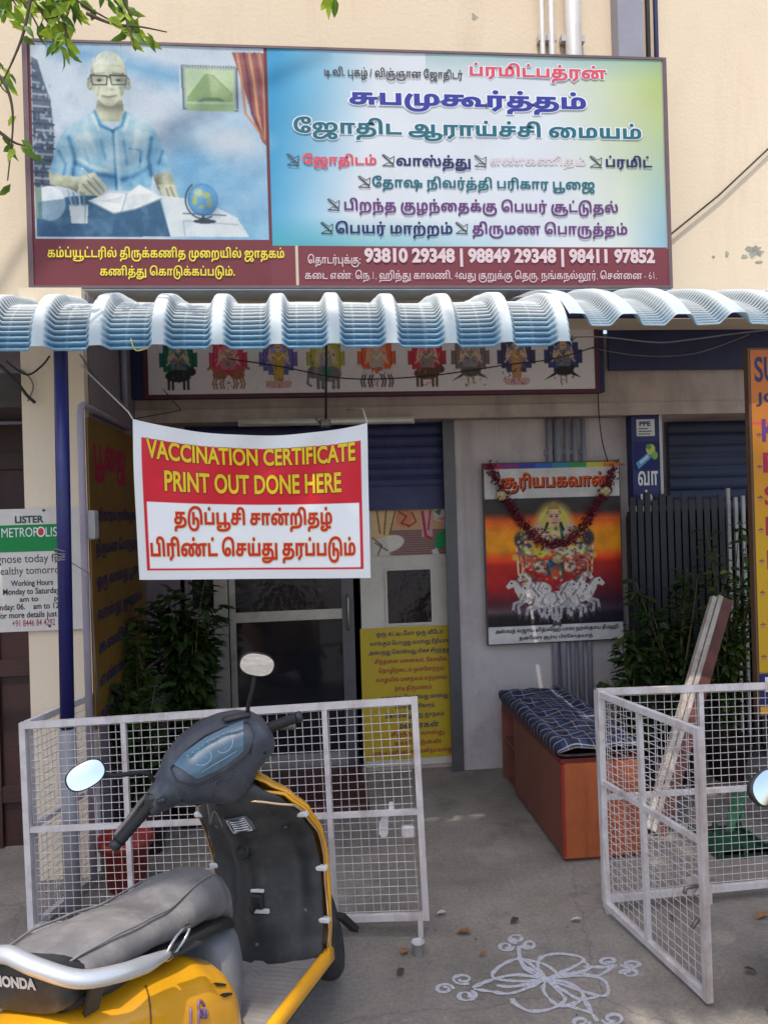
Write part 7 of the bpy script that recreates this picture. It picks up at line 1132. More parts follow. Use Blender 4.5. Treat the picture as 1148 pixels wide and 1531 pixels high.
# ------------------------------------------------------------------ mesh gates
GATE = mat('white_gate_paint', (206, 200, 200), 0.5, var=0.06, scale=7, dirt=((150, 132, 122), 0.6, 9), streak=((130, 92, 70), 0.55, 11), bump=0.15, bscale=90)
def gate(name, label, cat, tl_, tr_, bl_, br_, cols, rows, mids_u, mids_v, fw=0.027, group=None, wr=0.0016):
    Q = [Vector(p) for p in (tl_, tr_, bl_, br_)]
    f = lambda u, v: (Q[2] * (1 - u) + Q[3] * u) * (1 - v) + (Q[0] * (1 - u) + Q[1] * u) * v
    c = f(0.5, 0); r = empty(name, (c.x, c.y, 0), label, cat, group)
    nrm = (Q[3] - Q[2]).cross(Q[0] - Q[2]).normalized()
    fb = MB(); hw = fw / 2; W = (Q[3] - Q[2]).length; H_ = (Q[0] - Q[2]).length; eu = fw / W; ev = fw / H_
    fb.bar(f(0, 0), f(0, 1), fw, fw, nrm).bar(f(1, 0), f(1, 1), fw, fw, nrm).bar(f(eu / 2, 1 - ev / 2), f(1 - eu / 2, 1 - ev / 2), fw, fw * 0.9, nrm).bar(f(eu / 2, ev / 2), f(1 - eu / 2, ev / 2), fw, fw * 0.9, nrm)
    fb.build('frame', GATE, r)
    mb = MB()
    for u in mids_u: mb.bar(f(u, ev), f(u, 1 - ev), fw * 0.8, fw * 0.75, nrm)
    for v in mids_v: mb.bar(f(eu / 2, v), f(1 - eu / 2, v + (0.0)), fw * 0.8, fw * 0.7, nrm)
    if mids_u or mids_v: mb.build('brace', GATE, r)
    m = MB(); rn = random.Random(len(label))
    for i in range(1, cols):
        u = i / cols; j = [rn.uniform(-0.002, 0.002) * (3 if i % 7 == 3 else 1) for _ in range(4)]
        m.tube([f(u + j[k], v) - nrm * (0.010 + 0.002 * math.sin(i + k)) for k, v in enumerate((ev, 0.35, 0.7, 1 - ev))], wr, 5, False)
    for i in range(1, rows):
        v = i / rows; m.tube([f(u, v + rn.uniform(-0.002, 0.002)) - nrm * (0.0065) for u in (eu, 0.33, 0.66, 1 - eu)], wr, 5, False)
    m.build('mesh', GATE, r)
    return r, f, nrm
P0 = PZ(47, 1398, 0.0); P1 = PZ(626, 1400, 0.0); nn = Vector((P1.y - P0.y, -(P1.x - P0.x), 0))
gp_ = lambda x, y: PP(x, y, P0, nn)
ga_, f_, n_ = gate('mesh_gate', 'white framed wire mesh gate panel standing behind the yellow scooter', 'gate', gp_(35, 1080), gp_(619, 1042), gp_(49, 1392), gp_(637, 1374), 46, 27, (0.262, 0.775), (0.485,))
for u in (0.012, 0.985): MB().bar(f_(u, 0), V(f_(u, 0).x, f_(u, 0).y, 0), 0.022).build('foot', GATE, ga_)
lt = MB()
lc = gp_(578, 1228) - n_ * 0.02
up_ = V(0, 0, 1); rt_ = (f_(1, 0.5) - f_(0, 0.5)).normalized()
prof = [(0.012, 0.075), (0.030, 0.075), (0.030, 0.045), (0.006, 0.010), (0.004, -0.055), (-0.008, -0.07), (-0.024, -0.07), (-0.036, -0.055), (-0.034, -0.01), (-0.014, 0.03), (0.010, 0.05)]
lt.prism([lc + rt_ * a + up_ * b for a, b in prof], -n_.normalized() * 0.012 * (1 if n_.y > 0 else -1)); lt.build('hasp', GATE, ga_)
lc = gp_(610, 1243); MB().box(lc - n_ * 0.0, (0.055, 0.03, 0.05), bev=0.006).build('latch_plate', GATE, ga_)
# side panel running back from the left corner
c0 = f_(0, 0); c1 = f_(0, 1); e0 = V(-1.10, 3.93, c0.z); e1 = V(-1.13, 3.93, c1.z)
gate('mesh_fence', 'short wire mesh side panel between the left gate corner and the cream pillar', 'fence panel', c1 + (e1 - c1) * 0.07, e1, c0 + (e0 - c0) * 0.07, e0, 14, 27, (), (0.485,))
# open leaf at right and the fixed panel behind it
Hh = PZ(906, 1365, 0.0); Fh = PZ(1058, 1503, 0.0); d_ = Fh - Hh; nl = Vector((d_.y, -d_.x, 0))
lp_ = lambda x, y: PP(x, y, Hh, nl)
gb_, fb_, nb_ = gate('mesh_gate', 'white wire mesh gate leaf standing open towards the chalk drawing', 'gate', lp_(893, 1032), lp_(1043, 1088), lp_(907, 1357), lp_(1058, 1497), 17, 28, (0.46,), (0.58,), 0.026)
b = MB(); c = fb_(0.90, 0.40); tdir = (fb_(1, .4) - fb_(0, .4)).normalized(); sgn = -1
b.prism([c + tdir * a + V(0, 0, z) + nb_ * (-0.03) for a, z in ((0.07, 0.02), (0.07, -0.01), (0.0, -0.02), (-0.035, -0.07), (-0.06, -0.07), (-0.06, -0.02), (-0.02, 0.02))], nb_ * 0.012); b.build('hasp', GATE, gb_)
b = MB(); b.tube([fb_(0.985, 0.42) + nb_ * 0.02, fb_(0.985, 0.42) + nb_ * 0.07, fb_(0.985, 0.40) + nb_ * 0.075], 0.008, 6); b.build('bolt', STEEL, gb_); b = MB(); b.tube([fb_(0.985, 0.30) + nb_ * 0.02, fb_(0.985, 0.27) + nb_ * 0.05], 0.008, 6); b.build('bolt', STEEL, gb_)
Rb = PZ(1062, 1350, 0.0); q0 = V(Hh.x, Hh.y, 0); q1 = V(2.75, Rb.y + (Rb.y - Hh.y) / (Rb.x - Hh.x) * (2.75 - Rb.x), 0); nr = Vector((q1.y - q0.y, -(q1.x - q0.x), 0))
z1_ = PP(893, 1030, Hh, nr).z; z2_ = PP(1145, 1021, Hh, nr).z; sl2 = (z2_ - z1_) / (PP(1145, 1021, Hh, nr).x - Hh.x)
gr_, fr_, nr_ = gate('mesh_fence', 'fixed wire mesh panel behind the open gate leaf at the right edge', 'fence panel', V(q0.x, q0.y, z1_), V(q1.x, q1.y, z1_ + sl2 * (q1.x - q0.x)), V(q0.x, q0.y, 0.05), V(q1.x, q1.y, 0.05), 40, 27, ((PP(1048, 1100, Hh, nr).x - q0.x) / (q1.x - q0.x),), (0.49,))
for u in (0.005, 0.32, 0.99): MB().bar(fr_(u, 0), V(fr_(u, 0).x, fr_(u, 0).y, 0), 0.022).build('foot', GATE, gr_)

# ------------------------------------------------------------------ bench and its cushion
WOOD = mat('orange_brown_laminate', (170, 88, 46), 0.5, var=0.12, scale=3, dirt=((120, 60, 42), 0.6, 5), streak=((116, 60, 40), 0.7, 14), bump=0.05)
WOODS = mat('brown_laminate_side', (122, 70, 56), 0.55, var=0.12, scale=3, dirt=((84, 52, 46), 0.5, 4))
n0 = PZ(848, 1290, 0); fa = PZ(745, 1168, 0); bx0 = 1.225; bx1 = bx0 + 0.42; by0 = n0.y; by1 = 4.93
hb_ = PY(848, 1143, by0).z
bn_ = empty('storage_bench', ((bx0 + bx1) / 2, (by0 + by1) / 2, 0), 'orange-brown wooden storage bench standing against the white wall', 'bench')
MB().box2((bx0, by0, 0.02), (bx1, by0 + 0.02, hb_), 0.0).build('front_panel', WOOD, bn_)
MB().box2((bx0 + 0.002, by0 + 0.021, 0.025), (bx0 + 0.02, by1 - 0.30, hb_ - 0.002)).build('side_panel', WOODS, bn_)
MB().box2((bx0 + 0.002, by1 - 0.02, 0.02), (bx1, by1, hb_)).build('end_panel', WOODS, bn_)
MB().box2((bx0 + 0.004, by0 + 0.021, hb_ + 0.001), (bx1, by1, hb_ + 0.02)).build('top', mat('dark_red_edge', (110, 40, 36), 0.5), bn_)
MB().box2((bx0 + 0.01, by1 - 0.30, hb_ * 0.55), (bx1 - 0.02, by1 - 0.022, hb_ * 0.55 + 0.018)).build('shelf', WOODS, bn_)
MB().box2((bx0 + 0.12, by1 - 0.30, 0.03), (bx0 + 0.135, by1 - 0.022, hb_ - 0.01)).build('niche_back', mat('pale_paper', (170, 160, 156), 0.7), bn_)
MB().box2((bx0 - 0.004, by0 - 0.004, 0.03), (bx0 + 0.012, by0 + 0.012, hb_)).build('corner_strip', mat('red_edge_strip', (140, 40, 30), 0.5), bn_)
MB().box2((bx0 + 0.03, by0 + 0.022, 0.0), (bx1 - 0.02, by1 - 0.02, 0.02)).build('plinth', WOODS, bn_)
def plaid():
    m = bpy.data.materials.new('blue_check_cloth'); m.use_nodes = True; n = m.node_tree.nodes; l = m.node_tree.links; b = n['Principled BSDF']; b.inputs['Roughness'].default_value = 0.9
    tc = n.new('ShaderNodeTexCoord'); sp = n.new('ShaderNodeSeparateXYZ'); l.new(tc.outputs['Object'], sp.inputs[0])
    def band(s, per, wid, ph):
        a = n.new('ShaderNodeMath'); a.operation = 'MULTIPLY_ADD'; a.inputs[1].default_value = 1 / per; a.inputs[2].default_value = ph; l.new(sp.outputs[s], a.inputs[0])
        f = n.new('ShaderNodeMath'); f.operation = 'FRACT'; l.new(a.outputs[0], f.inputs[0])
        c = n.new('ShaderNodeMath'); c.operation = 'LESS_THAN'; c.inputs[1].default_value = wid; l.new(f.outputs[0], c.inputs[0]); return c.outputs[0]
    cur = None
    def mix(fac, k, prev, c):
        q = n.new('ShaderNodeMix'); q.data_type = 'RGBA'; mu = n.new('ShaderNodeMath'); mu.operation = 'MULTIPLY'; mu.inputs[1].default_value = k; l.new(fac, mu.inputs[0]); l.new(mu.outputs[0], q.inputs[0])
        if isinstance(prev, tuple): q.inputs[6].default_value = (*prev, 1)
        else: l.new(prev, q.inputs[6])
        q.inputs[7].default_value = (*c, 1); return q.outputs[2]
    o = mix(band(0, 0.09, 0.5, 0.1), 0.6, tuple(lin((22, 27, 54))), tuple(lin((44, 62, 100))))
    o = mix(band(1, 0.09, 0.5, 0.3), 0.5, o, tuple(lin((24, 28, 60))))
    o = mix(band(0, 0.07, 0.06, 0.35), 0.4, o, tuple(lin((190, 190, 190)))); o = mix(band(1, 0.055, 0.10, 0.0), 0.5, o, tuple(lin((190, 186, 180)))); o = mix(band(1, 0.11, 0.05, 0.6), 0.4, o, tuple(lin((150, 140, 120))))
    l.new(o, b.inputs['Base Color'])
    nz = n.new('ShaderNodeTexNoise'); nz.inputs['Scale'].default_value = 400; l.new(tc.outputs['Object'], nz.inputs['Vector']); bp = n.new('ShaderNodeBump'); bp.inputs['Strength'].default_value = 0.3; bp.inputs['Distance'].default_value = 0.002; l.new(nz.outputs['Fac'], bp.inputs['Height']); l.new(bp.outputs['Normal'], b.inputs['Normal'])
    return m
def cush(u, v):
    # closed pillow: v runs round the section
    w = v * 2 * math.pi; sy = math.sin(w); cx_ = math.cos(w)
    t = u * 2 - 1; end = max(0.0, 1 - abs(t) ** 14) ** 0.5
    hx = (bx1 - bx0) / 2 + 0.012; hy = (by1 - by0) / 2 + 0.01
    x = (abs(cx_) ** 0.28) * (1 if cx_ > 0 else -1) * hx * (0.94 + 0.06 * end); z = (abs(sy) ** 0.7) * (1 if sy > 0 else -1) * 0.05 * max(end, 0.25)
    X_ = (bx0 + bx1) / 2 + x - 0.01; Y_ = (by0 + by1) / 2 + t * hy
    if sy > 0: z += 0.014 * math.sin(X_ * 34 + 1) * math.sin(Y_ * 29) + 0.016 * noise.noise(Vector((X_ * 9, Y_ * 9, 0)))
    dq = 0.0
    for qx in (0.25, 0.75):
        for qy in (0.15, 0.38, 0.62, 0.85): dq += math.exp(-(((X_ - bx0) / (bx1 - bx0) - qx) * 6) ** 2 - (((Y_ - by0) / (by1 - by0) - qy) * 9) ** 2)
    if sy > 0: z -= 0.02 * dq
    return (X_, Y_, hb_ + 0.066 + z)
MB().grid(cush, 70, 60).build('cushion', plaid(), label='tufted navy checked cushion lying on the wooden bench', cat='cushion')

# ------------------------------------------------------------------ leaning plank
plA = PY(1078, 893, 4.35); plB = V(PY(985, 1300, 3.9).x, 3.95, 0.02)
PL = mat('paint_flecked_plank', (112, 66, 56), 0.7, var=0.25, scale=6, bump=0.2); PLW = mat('chipped_white_edge', (196, 184, 172), 0.7, var=0.1, scale=8, dirt=((120, 80, 66), 0.8, 9))
pk_ = empty('leaning_plank', (plB.x, plB.y, 0), 'old red-brown plank with chipped white edges leaning behind the mesh panel', 'plank')
ax = (plA - plB).normalized(); sd_ = V(1, 0, 0); sd_ = (sd_ - ax * sd_.dot(ax)).normalized(); nr2 = ax.cross(sd_)
MB().bar(plB + sd_ * 0.034, plA + sd_ * 0.034, 0.062, 0.035, nr2).build('board', PL, pk_)
MB().bar(plB - sd_ * 0.012, plA - sd_ * 0.012, 0.026, 0.045, nr2).build('edge_strip', PLW, pk_)
MB().bar(plB - sd_ * 0.046, plA - sd_ * 0.046 - ax * 0.02, 0.026, 0.04, nr2).build('edge_strip', PLW, pk_)

# ------------------------------------------------------------------ plants
def leafmat(n, c):
    m = mat(n, c, 0.5, var=0.35, scale=14, spec=0.4); q = m.node_tree; b = q.nodes['Principled BSDF']   # thin leaf: some light passes through
    t = q.nodes.new('ShaderNodeBsdfTranslucent'); x = q.nodes.new('ShaderNodeMixShader'); x.inputs[0].default_value = 0.3
    q.links.new(b.inputs['Base Color'].links[0].from_socket, t.inputs['Color']); q.links.new(b.outputs[0], x.inputs[1]); q.links.new(t.outputs[0], x.inputs[2]); q.links.new(x.outputs[0], q.nodes['Material Output'].inputs['Surface'])
    return m
LEAFD = leafmat('dark_leaf', (52, 72, 30)); LEAFM = leafmat('mid_leaf', (70, 96, 34)); LEAFL = leafmat('bright_leaf', (140, 164, 40)); STEM = mat('green_brown_stem', (84, 76, 40), 0.7); POT = mat('dark_brown_pot', (58, 38, 34), 0.7, var=0.15, dirt=((90, 50, 44), 0.5, 6))
def leaf(b, p, d, n, L, w, curl=0.2):
    d = d.normalized(); s = d.cross(n).normalized(); n = s.cross(d).normalized()
    a = p + d * L * 0.35 - n * 0.02 * L; c = p + d * L * 0.72 - n * L * curl * 0.4; e = p + d * L - n * L * curl
    b.add([p, a + s * w * 0.5 + n * w * 0.15, c + s * w * 0.38 + n * w * 0.1, e, c - s * w * 0.38 + n * w * 0.1, a - s * w * 0.5 + n * w * 0.15, a, c], [(0, 1, 6), (1, 2, 7, 6), (2, 3, 7), (0, 6, 5), (6, 7, 4, 5), (7, 3, 4)], True)
def plant(name, loc, label, stems, hgt, spread, nl, L, seed, pot=None, group=None, lm=LEAFD, bright=0):
    r = empty(name, loc, label, 'plant', group); rn = random.Random(seed); loc = Vector(loc); sb_ = MB(); lb = MB(); lb2 = MB()
    z0 = 0.0
    if pot:
        MB().lathe([(pot * 0.72, 0), (pot, pot * 1.7), (pot * 1.1, pot * 1.7), (pot * 1.1, pot * 1.95), (pot * 0.98, pot * 1.95), (pot * 0.9, pot * 1.6), (0.0, pot * 1.6)], loc, 24).build('pot', POT, r); z0 = pot * 1.6
    for k in range(stems):
        a = rn.uniform(0, 6.28); q = rn.uniform(0.1, 1.0) * spread; h = hgt * rn.uniform(0.6, 1.0)
        pts = [loc + V(0.3 * q * t * math.cos(a) + 0.7 * q * t * t * math.cos(a + 0.3) + 0.012 * math.sin(7 * t + k), 0.6 * (0.3 * q * t + 0.7 * q * t * t) * math.sin(a), z0 + (h - z0) * t) for t in (0, 0.2, 0.4, 0.6, 0.8, 1.0)]
        sb_.tube(pts, [0.009, 0.008, 0.007, 0.006, 0.004, 0.002], 6)
        for j in range(nl):
            t = rn.uniform(0.12, 1.0); i = min(int(t * 5), 4); p = pts[i].lerp(pts[i + 1], t * 5 - i)
            w = rn.uniform(0, 6.28); d = V(math.cos(w), math.sin(w), rn.uniform(-0.35, 0.6)); up = V(rn.gauss(0, 0.3), rn.gauss(0, 0.3), 1)
            leaf(lb2 if rn.random() < bright else lb, p + d.normalized() * 0.02, d, up, L * rn.uniform(0.6, 1.25), L * rn.uniform(0.35, 0.55), rn.uniform(0.05, 0.5))
    sb_.build('stem', STEM, r); lb.build('foliage', lm, r)
    if bright: lb2.build('young_leaf', LEAFL, r)
    return r
plant('potted_plant', (-0.74, 4.58, 0), 'dense dark leafy potted shrub in the porch corner below the banner', 16, 1.50, 0.30, 130, 0.10, 4, 0.15)
plant('potted_plant', (-0.98, 4.50, 0), 'tall thin potted plant climbing beside the yellow side banner', 5, 1.72, 0.12, 60, 0.085, 9, 0.12, lm=LEAFM)
MB().lathe([(0.085, 0), (0.12, 0.21), (0.132, 0.21), (0.132, 0.25), (0.118, 0.25), (0.108, 0.20), (0.0, 0.20)], PZ(190, 1325, 0), 28).build('flower_pot', mat('red_plastic_pot', (150, 44, 34), 0.55, var=0.1), label='empty red pot on the floor behind the left mesh gate', cat='pot')
plant('potted_plant', (2.30, 4.60, 0), 'bushy dark shrub against the fence right of the white wall', 12, 1.42, 0.40, 80, 0.09, 12, 0.14)
plant('potted_plant', (2.66, 4.70, 0), 'tall straggly shrub with a few yellow-green leaves before the dark fence', 12, 1.80, 0.42, 60, 0.085, 23, 0.14, lm=LEAFM, bright=0.06)
plant('potted_plant', (2.95, 4.50, 0), 'low dark shrub behind the leaning plank', 10, 1.25, 0.34, 90, 0.08, 31, 0.13)
plant('potted_plant', (-0.93, 4.22, 0), 'low dark bush close beside the navy awning post', 10, 0.95, 0.26, 80, 0.09, 17, 0.12)
plant('potted_plant', (2.02, 4.62, 0), 'dark leafy bush at the wall end behind the hinge of the open gate', 10, 1.02, 0.20, 80, 0.085, 19, 0.12)
plant('potted_plant', (3.02, 4.05, 0), 'broad dark bush behind the fixed mesh fence at the right edge', 12, 0.95, 0.30, 80, 0.085, 29, 0.12)
# green crate and cloth behind the right panel
GRN = mat('green_plastic', (22, 74, 52), 0.45, var=0.2, scale=9, dirt=((60, 70, 60), 0.5, 6))
ca, cb = PY(1073, 1300, 3.62).x, PY(1122, 1300, 3.62).x; cz = PY(1096, 1266, 3.62).z
cr = empty('plastic_crate', ((ca + cb) / 2, 3.75, 0), 'dark green slotted plastic crate on the floor behind the fixed mesh fence', 'crate')
for n_s, (y0, y1) in enumerate(((3.62, 3.635), (3.90, 3.915))):
    b = MB()
    for k in range(5): z = 0.02 + (cz - 0.05) * k / 4; b.box2((ca, y0, z), (cb + 0.12, y1, z + (cz * 0.17)))
    for x in (ca, (ca + cb) / 2 + 0.05, cb + 0.10): b.box2((x, y0 - 0.004, 0.0), (x + 0.02, y1 + 0.004, cz - 0.001))
    b.build('slotted_side', GRN, cr)
MB().box2((ca, 3.637, 0.004), (cb + 0.12, 3.898, 0.016)).build('floor', GRN, cr)
for x in (ca, cb + 0.105): MB().box2((x, 3.637, 0.017), (x + 0.014, 3.898, cz - 0.02)).build('end_panel', GRN, cr)
k0, k1, k2_, k3 = PP(1098, 1178, Hh + V(0, 0.06, 0), nr), PP(1118, 1186, Hh + V(0, 0.06, 0), nr), PP(1086, 1246, Hh + V(0, 0.06, 0), nr), PP(1108, 1228, Hh + V(0, 0.06, 0), nr)
def rag(u, v): p = (k0 * (1 - u) + k1 * u) * (1 - v) + (k2_ * (1 - u) + k3 * u) * v; return p + V(0, 0.02 * math.sin(u * 7 + v * 3) + 0.012 * noise.noise(p * 25), 0)
MB().grid(rag, 16, 20).build('green_cloth', mat('faded_green_cloth', (70, 130, 96), 0.8, var=0.3, scale=12), label='faded green rag hanging on the back of the fixed mesh fence', cat='cloth', solid=0.004)

# ------------------------------------------------------------------ chalk drawing on the ground
CHALK = mat('chalk_powder', (190, 192, 200), 0.95, var=0.1, scale=60, spec=0.1)
_n = CHALK.node_tree; _tc = _n.nodes.new('ShaderNodeTexCoord'); _nz = _n.nodes.new('ShaderNodeTexNoise'); _nz.inputs['Scale'].default_value = 130; _nz.inputs['Detail'].default_value = 6; _nz.inputs['Roughness'].default_value = 0.8
_n.links.new(_tc.outputs['Object'], _nz.inputs['Vector']); _r = _n.nodes.new('ShaderNodeValToRGB'); _n.links.new(_nz.outputs['Fac'], _r.inputs['Fac'])
_r.color_ramp.elements[0].position = 0.30; _r.color_ramp.elements[0].color = (0.3,) * 3 + (1,); _r.color_ramp.elements[1].position = 0.54; _r.color_ramp.elements[1].color = (0.95,) * 3 + (1,)
_n.links.new(_r.outputs['Color'], _n.nodes['Principled BSDF'].inputs['Alpha'])
rg = MB(); cc = PZ(820, 1452, 0)
# picture -> ground: drawn in ground coordinates
def ribbon(pts, w):
    P_ = [Vector((p[0], p[1], 0.0025 + 0.00003 * ((len(rg.f) // 8) % 60))) for p in pts]; n_ = len(P_); vs = []
    for i, p in enumerate(P_):
        t = (P_[min(i + 1, n_ - 1)] - P_[max(i - 1, 0)]); s = Vector((-t.y, t.x, 0)).normalized() * w / 2 * (0.85 + 0.7 * noise.noise(Vector((p.x * 30, p.y * 30, 0))))
        vs += [p + s, p - s]
    rg.add(vs, [(2 * i, 2 * i + 1, 2 * i + 3, 2 * i + 2) for i in range(n_ - 1)])
def gpx(pts, w=0.018, n=10):
    P_ = [PZ(x, y, 0.0) for x, y in pts]; out = []
    for i in range(len(P_) - 1):
        p0 = P_[max(i - 1, 0)]; p1 = P_[i]; p2 = P_[i + 1]; p3 = P_[min(i + 2, len(P_) - 1)]
        for k in range(n):
            t = k / n; out.append(0.5 * (2 * p1 + (p2 - p0) * t + (2 * p0 - 5 * p1 + 4 * p2 - p3) * t * t + (3 * p1 - p0 - 3 * p2 + p3) * t ** 3))
    out.append(P_[-1]); ribbon(out, w)
cx, cy = 820, 1465
for tip in (((755, 1432), (740, 1440), (738, 1456), (757, 1463)), ((842, 1426), (868, 1434), (878, 1446), (862, 1456)), ((905, 1462), (910, 1478), (896, 1493), (868, 1488)), ((846, 1505), (800, 1513), (768, 1504), (764, 1490)), ):
    pass
def petal(a, b, c, d): gpx([(cx, cy), a, b, c, d, (cx, cy)])
cx, cy = 817, 1465
petal((776, 1468), (737, 1462), (748, 1445), (781, 1435)); gpx([(781, 1435), (812, 1442), (832, 1457), (cx, cy)])
petal((804, 1446), (811, 1431), (842, 1427), (872, 1437)); gpx([(872, 1437), (880, 1449), (852, 1458), (cx, cy)])
petal((852, 1460), (892, 1462), (908, 1475), (897, 1490)); gpx([(897, 1490), (867, 1495), (842, 1482), (cx, cy)])
gpx([(cx, cy), (812, 1482), (827, 1500), (846, 1505), (872, 1492), (852, 1472), (cx, cy)]); gpx([(cx, cy), (834, 1482), (844, 1497), (822, 1510), (792, 1513), (770, 1502), (765, 1494)])
gpx([(cx, cy), (796, 1452), (779, 1441), (775, 1416)]); gpx([(cx, cy), (798, 1458), (784, 1448), (776, 1430)])
gpx([(cx, cy), (772, 1459), (736, 1466), (706, 1478)]); gpx([(cx, cy), (790, 1478), (761, 1487), (734, 1484), (708, 1480)]); gpx([(cx, cy), (780, 1474), (760, 1476), (742, 1474)])
gpx([(cx, cy), (862, 1455), (892, 1460), (916, 1446)]); gpx([(872, 1446), (900, 1447), (922, 1444)])
gpx([(848, 1504), (866, 1510), (884, 1516), (892, 1528)]); gpx([(870, 1486), (876, 1500), (884, 1514)])
def curl(x, y, rx, ry, s=1, ph=0): gpx([(x + rx * q * math.cos(s * w + ph), y + ry * q * math.sin(s * w + ph)) for w, q in zip(np.linspace(0, 8.2, 15), np.linspace(1, 0.35, 15))], 0.016, 4)
for a in ((772, 1404, 12, 7, 1, 1.5), (756, 1416, 12, 7, 1, 0), (790, 1413, 11, 7, -1, 3), (692, 1465, 17, 8, 1, 1), (664, 1480, 14, 8, -1, 0), (696, 1490, 15, 9, 1, -1), (910, 1438, 14, 6, 1, 1), (943, 1442, 16, 6, -1, 3), (941, 1456, 14, 7, 1, 3), (916, 1524, 17, 10, -1, 3), (868, 1529, 14, 8, 1, 0)): curl(*a)
rg.build('rangoli', CHALK, label='white chalk flower drawing on the concrete before the entrance', cat='chalk drawing')

# ------------------------------------------------------------------ litter
rn = random.Random(11)
def dry(px, label, m, L, cat='leaf', nm='fallen_leaf'):
    p = PZ(*px, 0.004); b = MB(); w = rn.uniform(0, 6.28); leaf(b, p + V(0, 0, 0.012), V(math.cos(w), math.sin(w), 0.1), V(0.2, 0.1, 1), L, L * 0.6, 0.25); b.build(nm, m, label=label, cat=cat, group='litter on the ground')
BROWN = mat('dry_leaf_brown', (150, 104, 66), 0.8, var=0.3, scale=20); DKL = mat('dry_leaf_dark', (70, 56, 44), 0.8, var=0.3, scale=20); PAPER = mat('paper_scrap', (190, 184, 180), 0.8)
dry((706, 1397), 'curled orange-brown dry leaf behind the chalk drawing', BROWN, 0.07); dry((1146, 1368), 'tan dry leaf at the right edge below the mesh panel', BROWN, 0.07); dry((1110, 1452), 'small dark dry leaf right of the open gate leaf', DKL, 0.05); dry((870, 1378), 'pale scrap lying near the foot of the open gate', PAPER, 0.05, 'scrap', 'paper_scrap'); dry((668, 1367), 'small pale scrap right of the left gate foot', PAPER, 0.05, 'scrap', 'paper_scrap'); dry((775, 1376), 'dark twig-like leaf between the gates', DKL, 0.05); dry((602, 1430), 'yellowish dry leaf in front of the left gate foot', BROWN, 0.05); dry((728, 1428), 'tiny pale leaf left of the chalk drawing top curl', BROWN, 0.035); dry((604, 1452), 'dark leaf on the open ground right of the scooter', DKL, 0.045); dry((1000, 1372), 'small dark leaf inside the corner of the open gate', DKL, 0.04)
p = PZ(625, 1428, 0); MB().lathe([(0.020, 0), (0.026, 0.055), (0.028, 0.055), (0.024, 0.05), (0.019, 0.004), (0.0, 0.004)], p, 16).build('paper_cup', mat('white_paper_cup', (196, 194, 196), 0.6), label='small white paper cup standing on the ground by the left gate', cat='cup')
gr_m = MB(); rn = random.Random(8)
for k in range(110):
    p = V(rn.uniform(-1.6, 2.4), rn.uniform(2.2, 5.0), 0.001); r_ = rn.uniform(0.002, 0.006)
    gr_m.lathe([(r_ * 0.6, -0.001), (r_, r_ * 0.4), (r_ * 0.5, r_ * 0.9), (0.0, r_)], p, 6)
gr_m.build('grit', mat('grey_grit', (128, 122, 116), 0.9, var=0.4, scale=30), kind='stuff', label='small grit and pebbles strewn over the concrete', cat='grit')
# ------------------------------------------------------------------ yellow scooter
PLG = mat('dusty_dark_plastic', (40, 42, 45), 0.45, var=0.12, scale=14, dirt=((84, 82, 80), 0.4, 16), bump=0.03, bscale=200)
PLB = mat('blue_grey_plastic', (60, 65, 75), 0.36, var=0.15, scale=9, dirt=((112, 112, 112), 0.55, 7), bump=0.05, bscale=150)
YELP = mat('yellow_paint', (230, 162, 22), 0.3, var=0.05, scale=4, coat=0.6, dirt=((190, 130, 50), 0.35, 5))
SEATM = mat('dusty_seat_vinyl', (106, 103, 103), 0.65, var=0.14, scale=6, dirt=((158, 150, 144), 0.7, 4.5), bump=0.12, bscale=160)
RAIL = mat('silver_paint', (206, 208, 212), 0.28, 0.55, var=0.03)
CHROME = mat('chrome', (196, 192, 190), 0.14, 1.0, var=0.05)
BRASS = mat('warm_chrome', (214, 186, 150), 0.15, 1.0, var=0.1, scale=12)
RUB = mat('black_rubber', (26, 26, 28), 0.7, var=0.1, bump=0.1)
FLOORM = mat('dusty_floor_mat', (128, 122, 118), 0.8, var=0.15, scale=8, bump=0.25, bscale=80)
DGL = mat('smoky_blue_dial', (58, 92, 112), 0.25, var=0.25, scale=14, coat=0.8)
MIR = bpy.data.materials.new('mirror_glass'); MIR.use_nodes = True
_b = MIR.node_tree.nodes['Principled BSDF']; _b.inputs['Metallic'].default_value = 1; _b.inputs['Roughness'].default_value = 0.03; _b.inputs['Base Color'].default_value = (0.86, 0.88, 0.9, 1)
STICK = mat('white_sticker', (196, 196, 196), 0.5)
TH = R(26.7); LEAN = 0.118; STEER = 0.785
sc = empty('scooter', (-0.511, 1.95, 0), 'dusty yellow scooter with a grey seat parked in front of the left gate', 'scooter', None, (-LEAN, 0, math.pi / 2 - TH))
def S(b, name, m, parent=None, **k): return b.build(name, m, parent or sc, local=True, **k)
def se(w, h, n=28, e=2.6):   # superellipse section
    r = []
    for k in range(n):
        a = 2 * math.pi * k / n; c, s = math.cos(a), math.sin(a)
        r.append((math.copysign(abs(c) ** (2 / e), c) * w, math.copysign(abs(s) ** (2 / e), s) * h))
    return r
def interp(x, tab):
    for (a, *va), (b, *vb) in zip(tab, tab[1:]):
        if x <= b:
            t = (x - a) / (b - a); t = min(max(t, 0), 1); t = t * t * (3 - 2 * t) * 0.5 + t * 0.5
            return [p + (q - p) * t for p, q in zip(va, vb)]
    return list(tab[-1][1:])
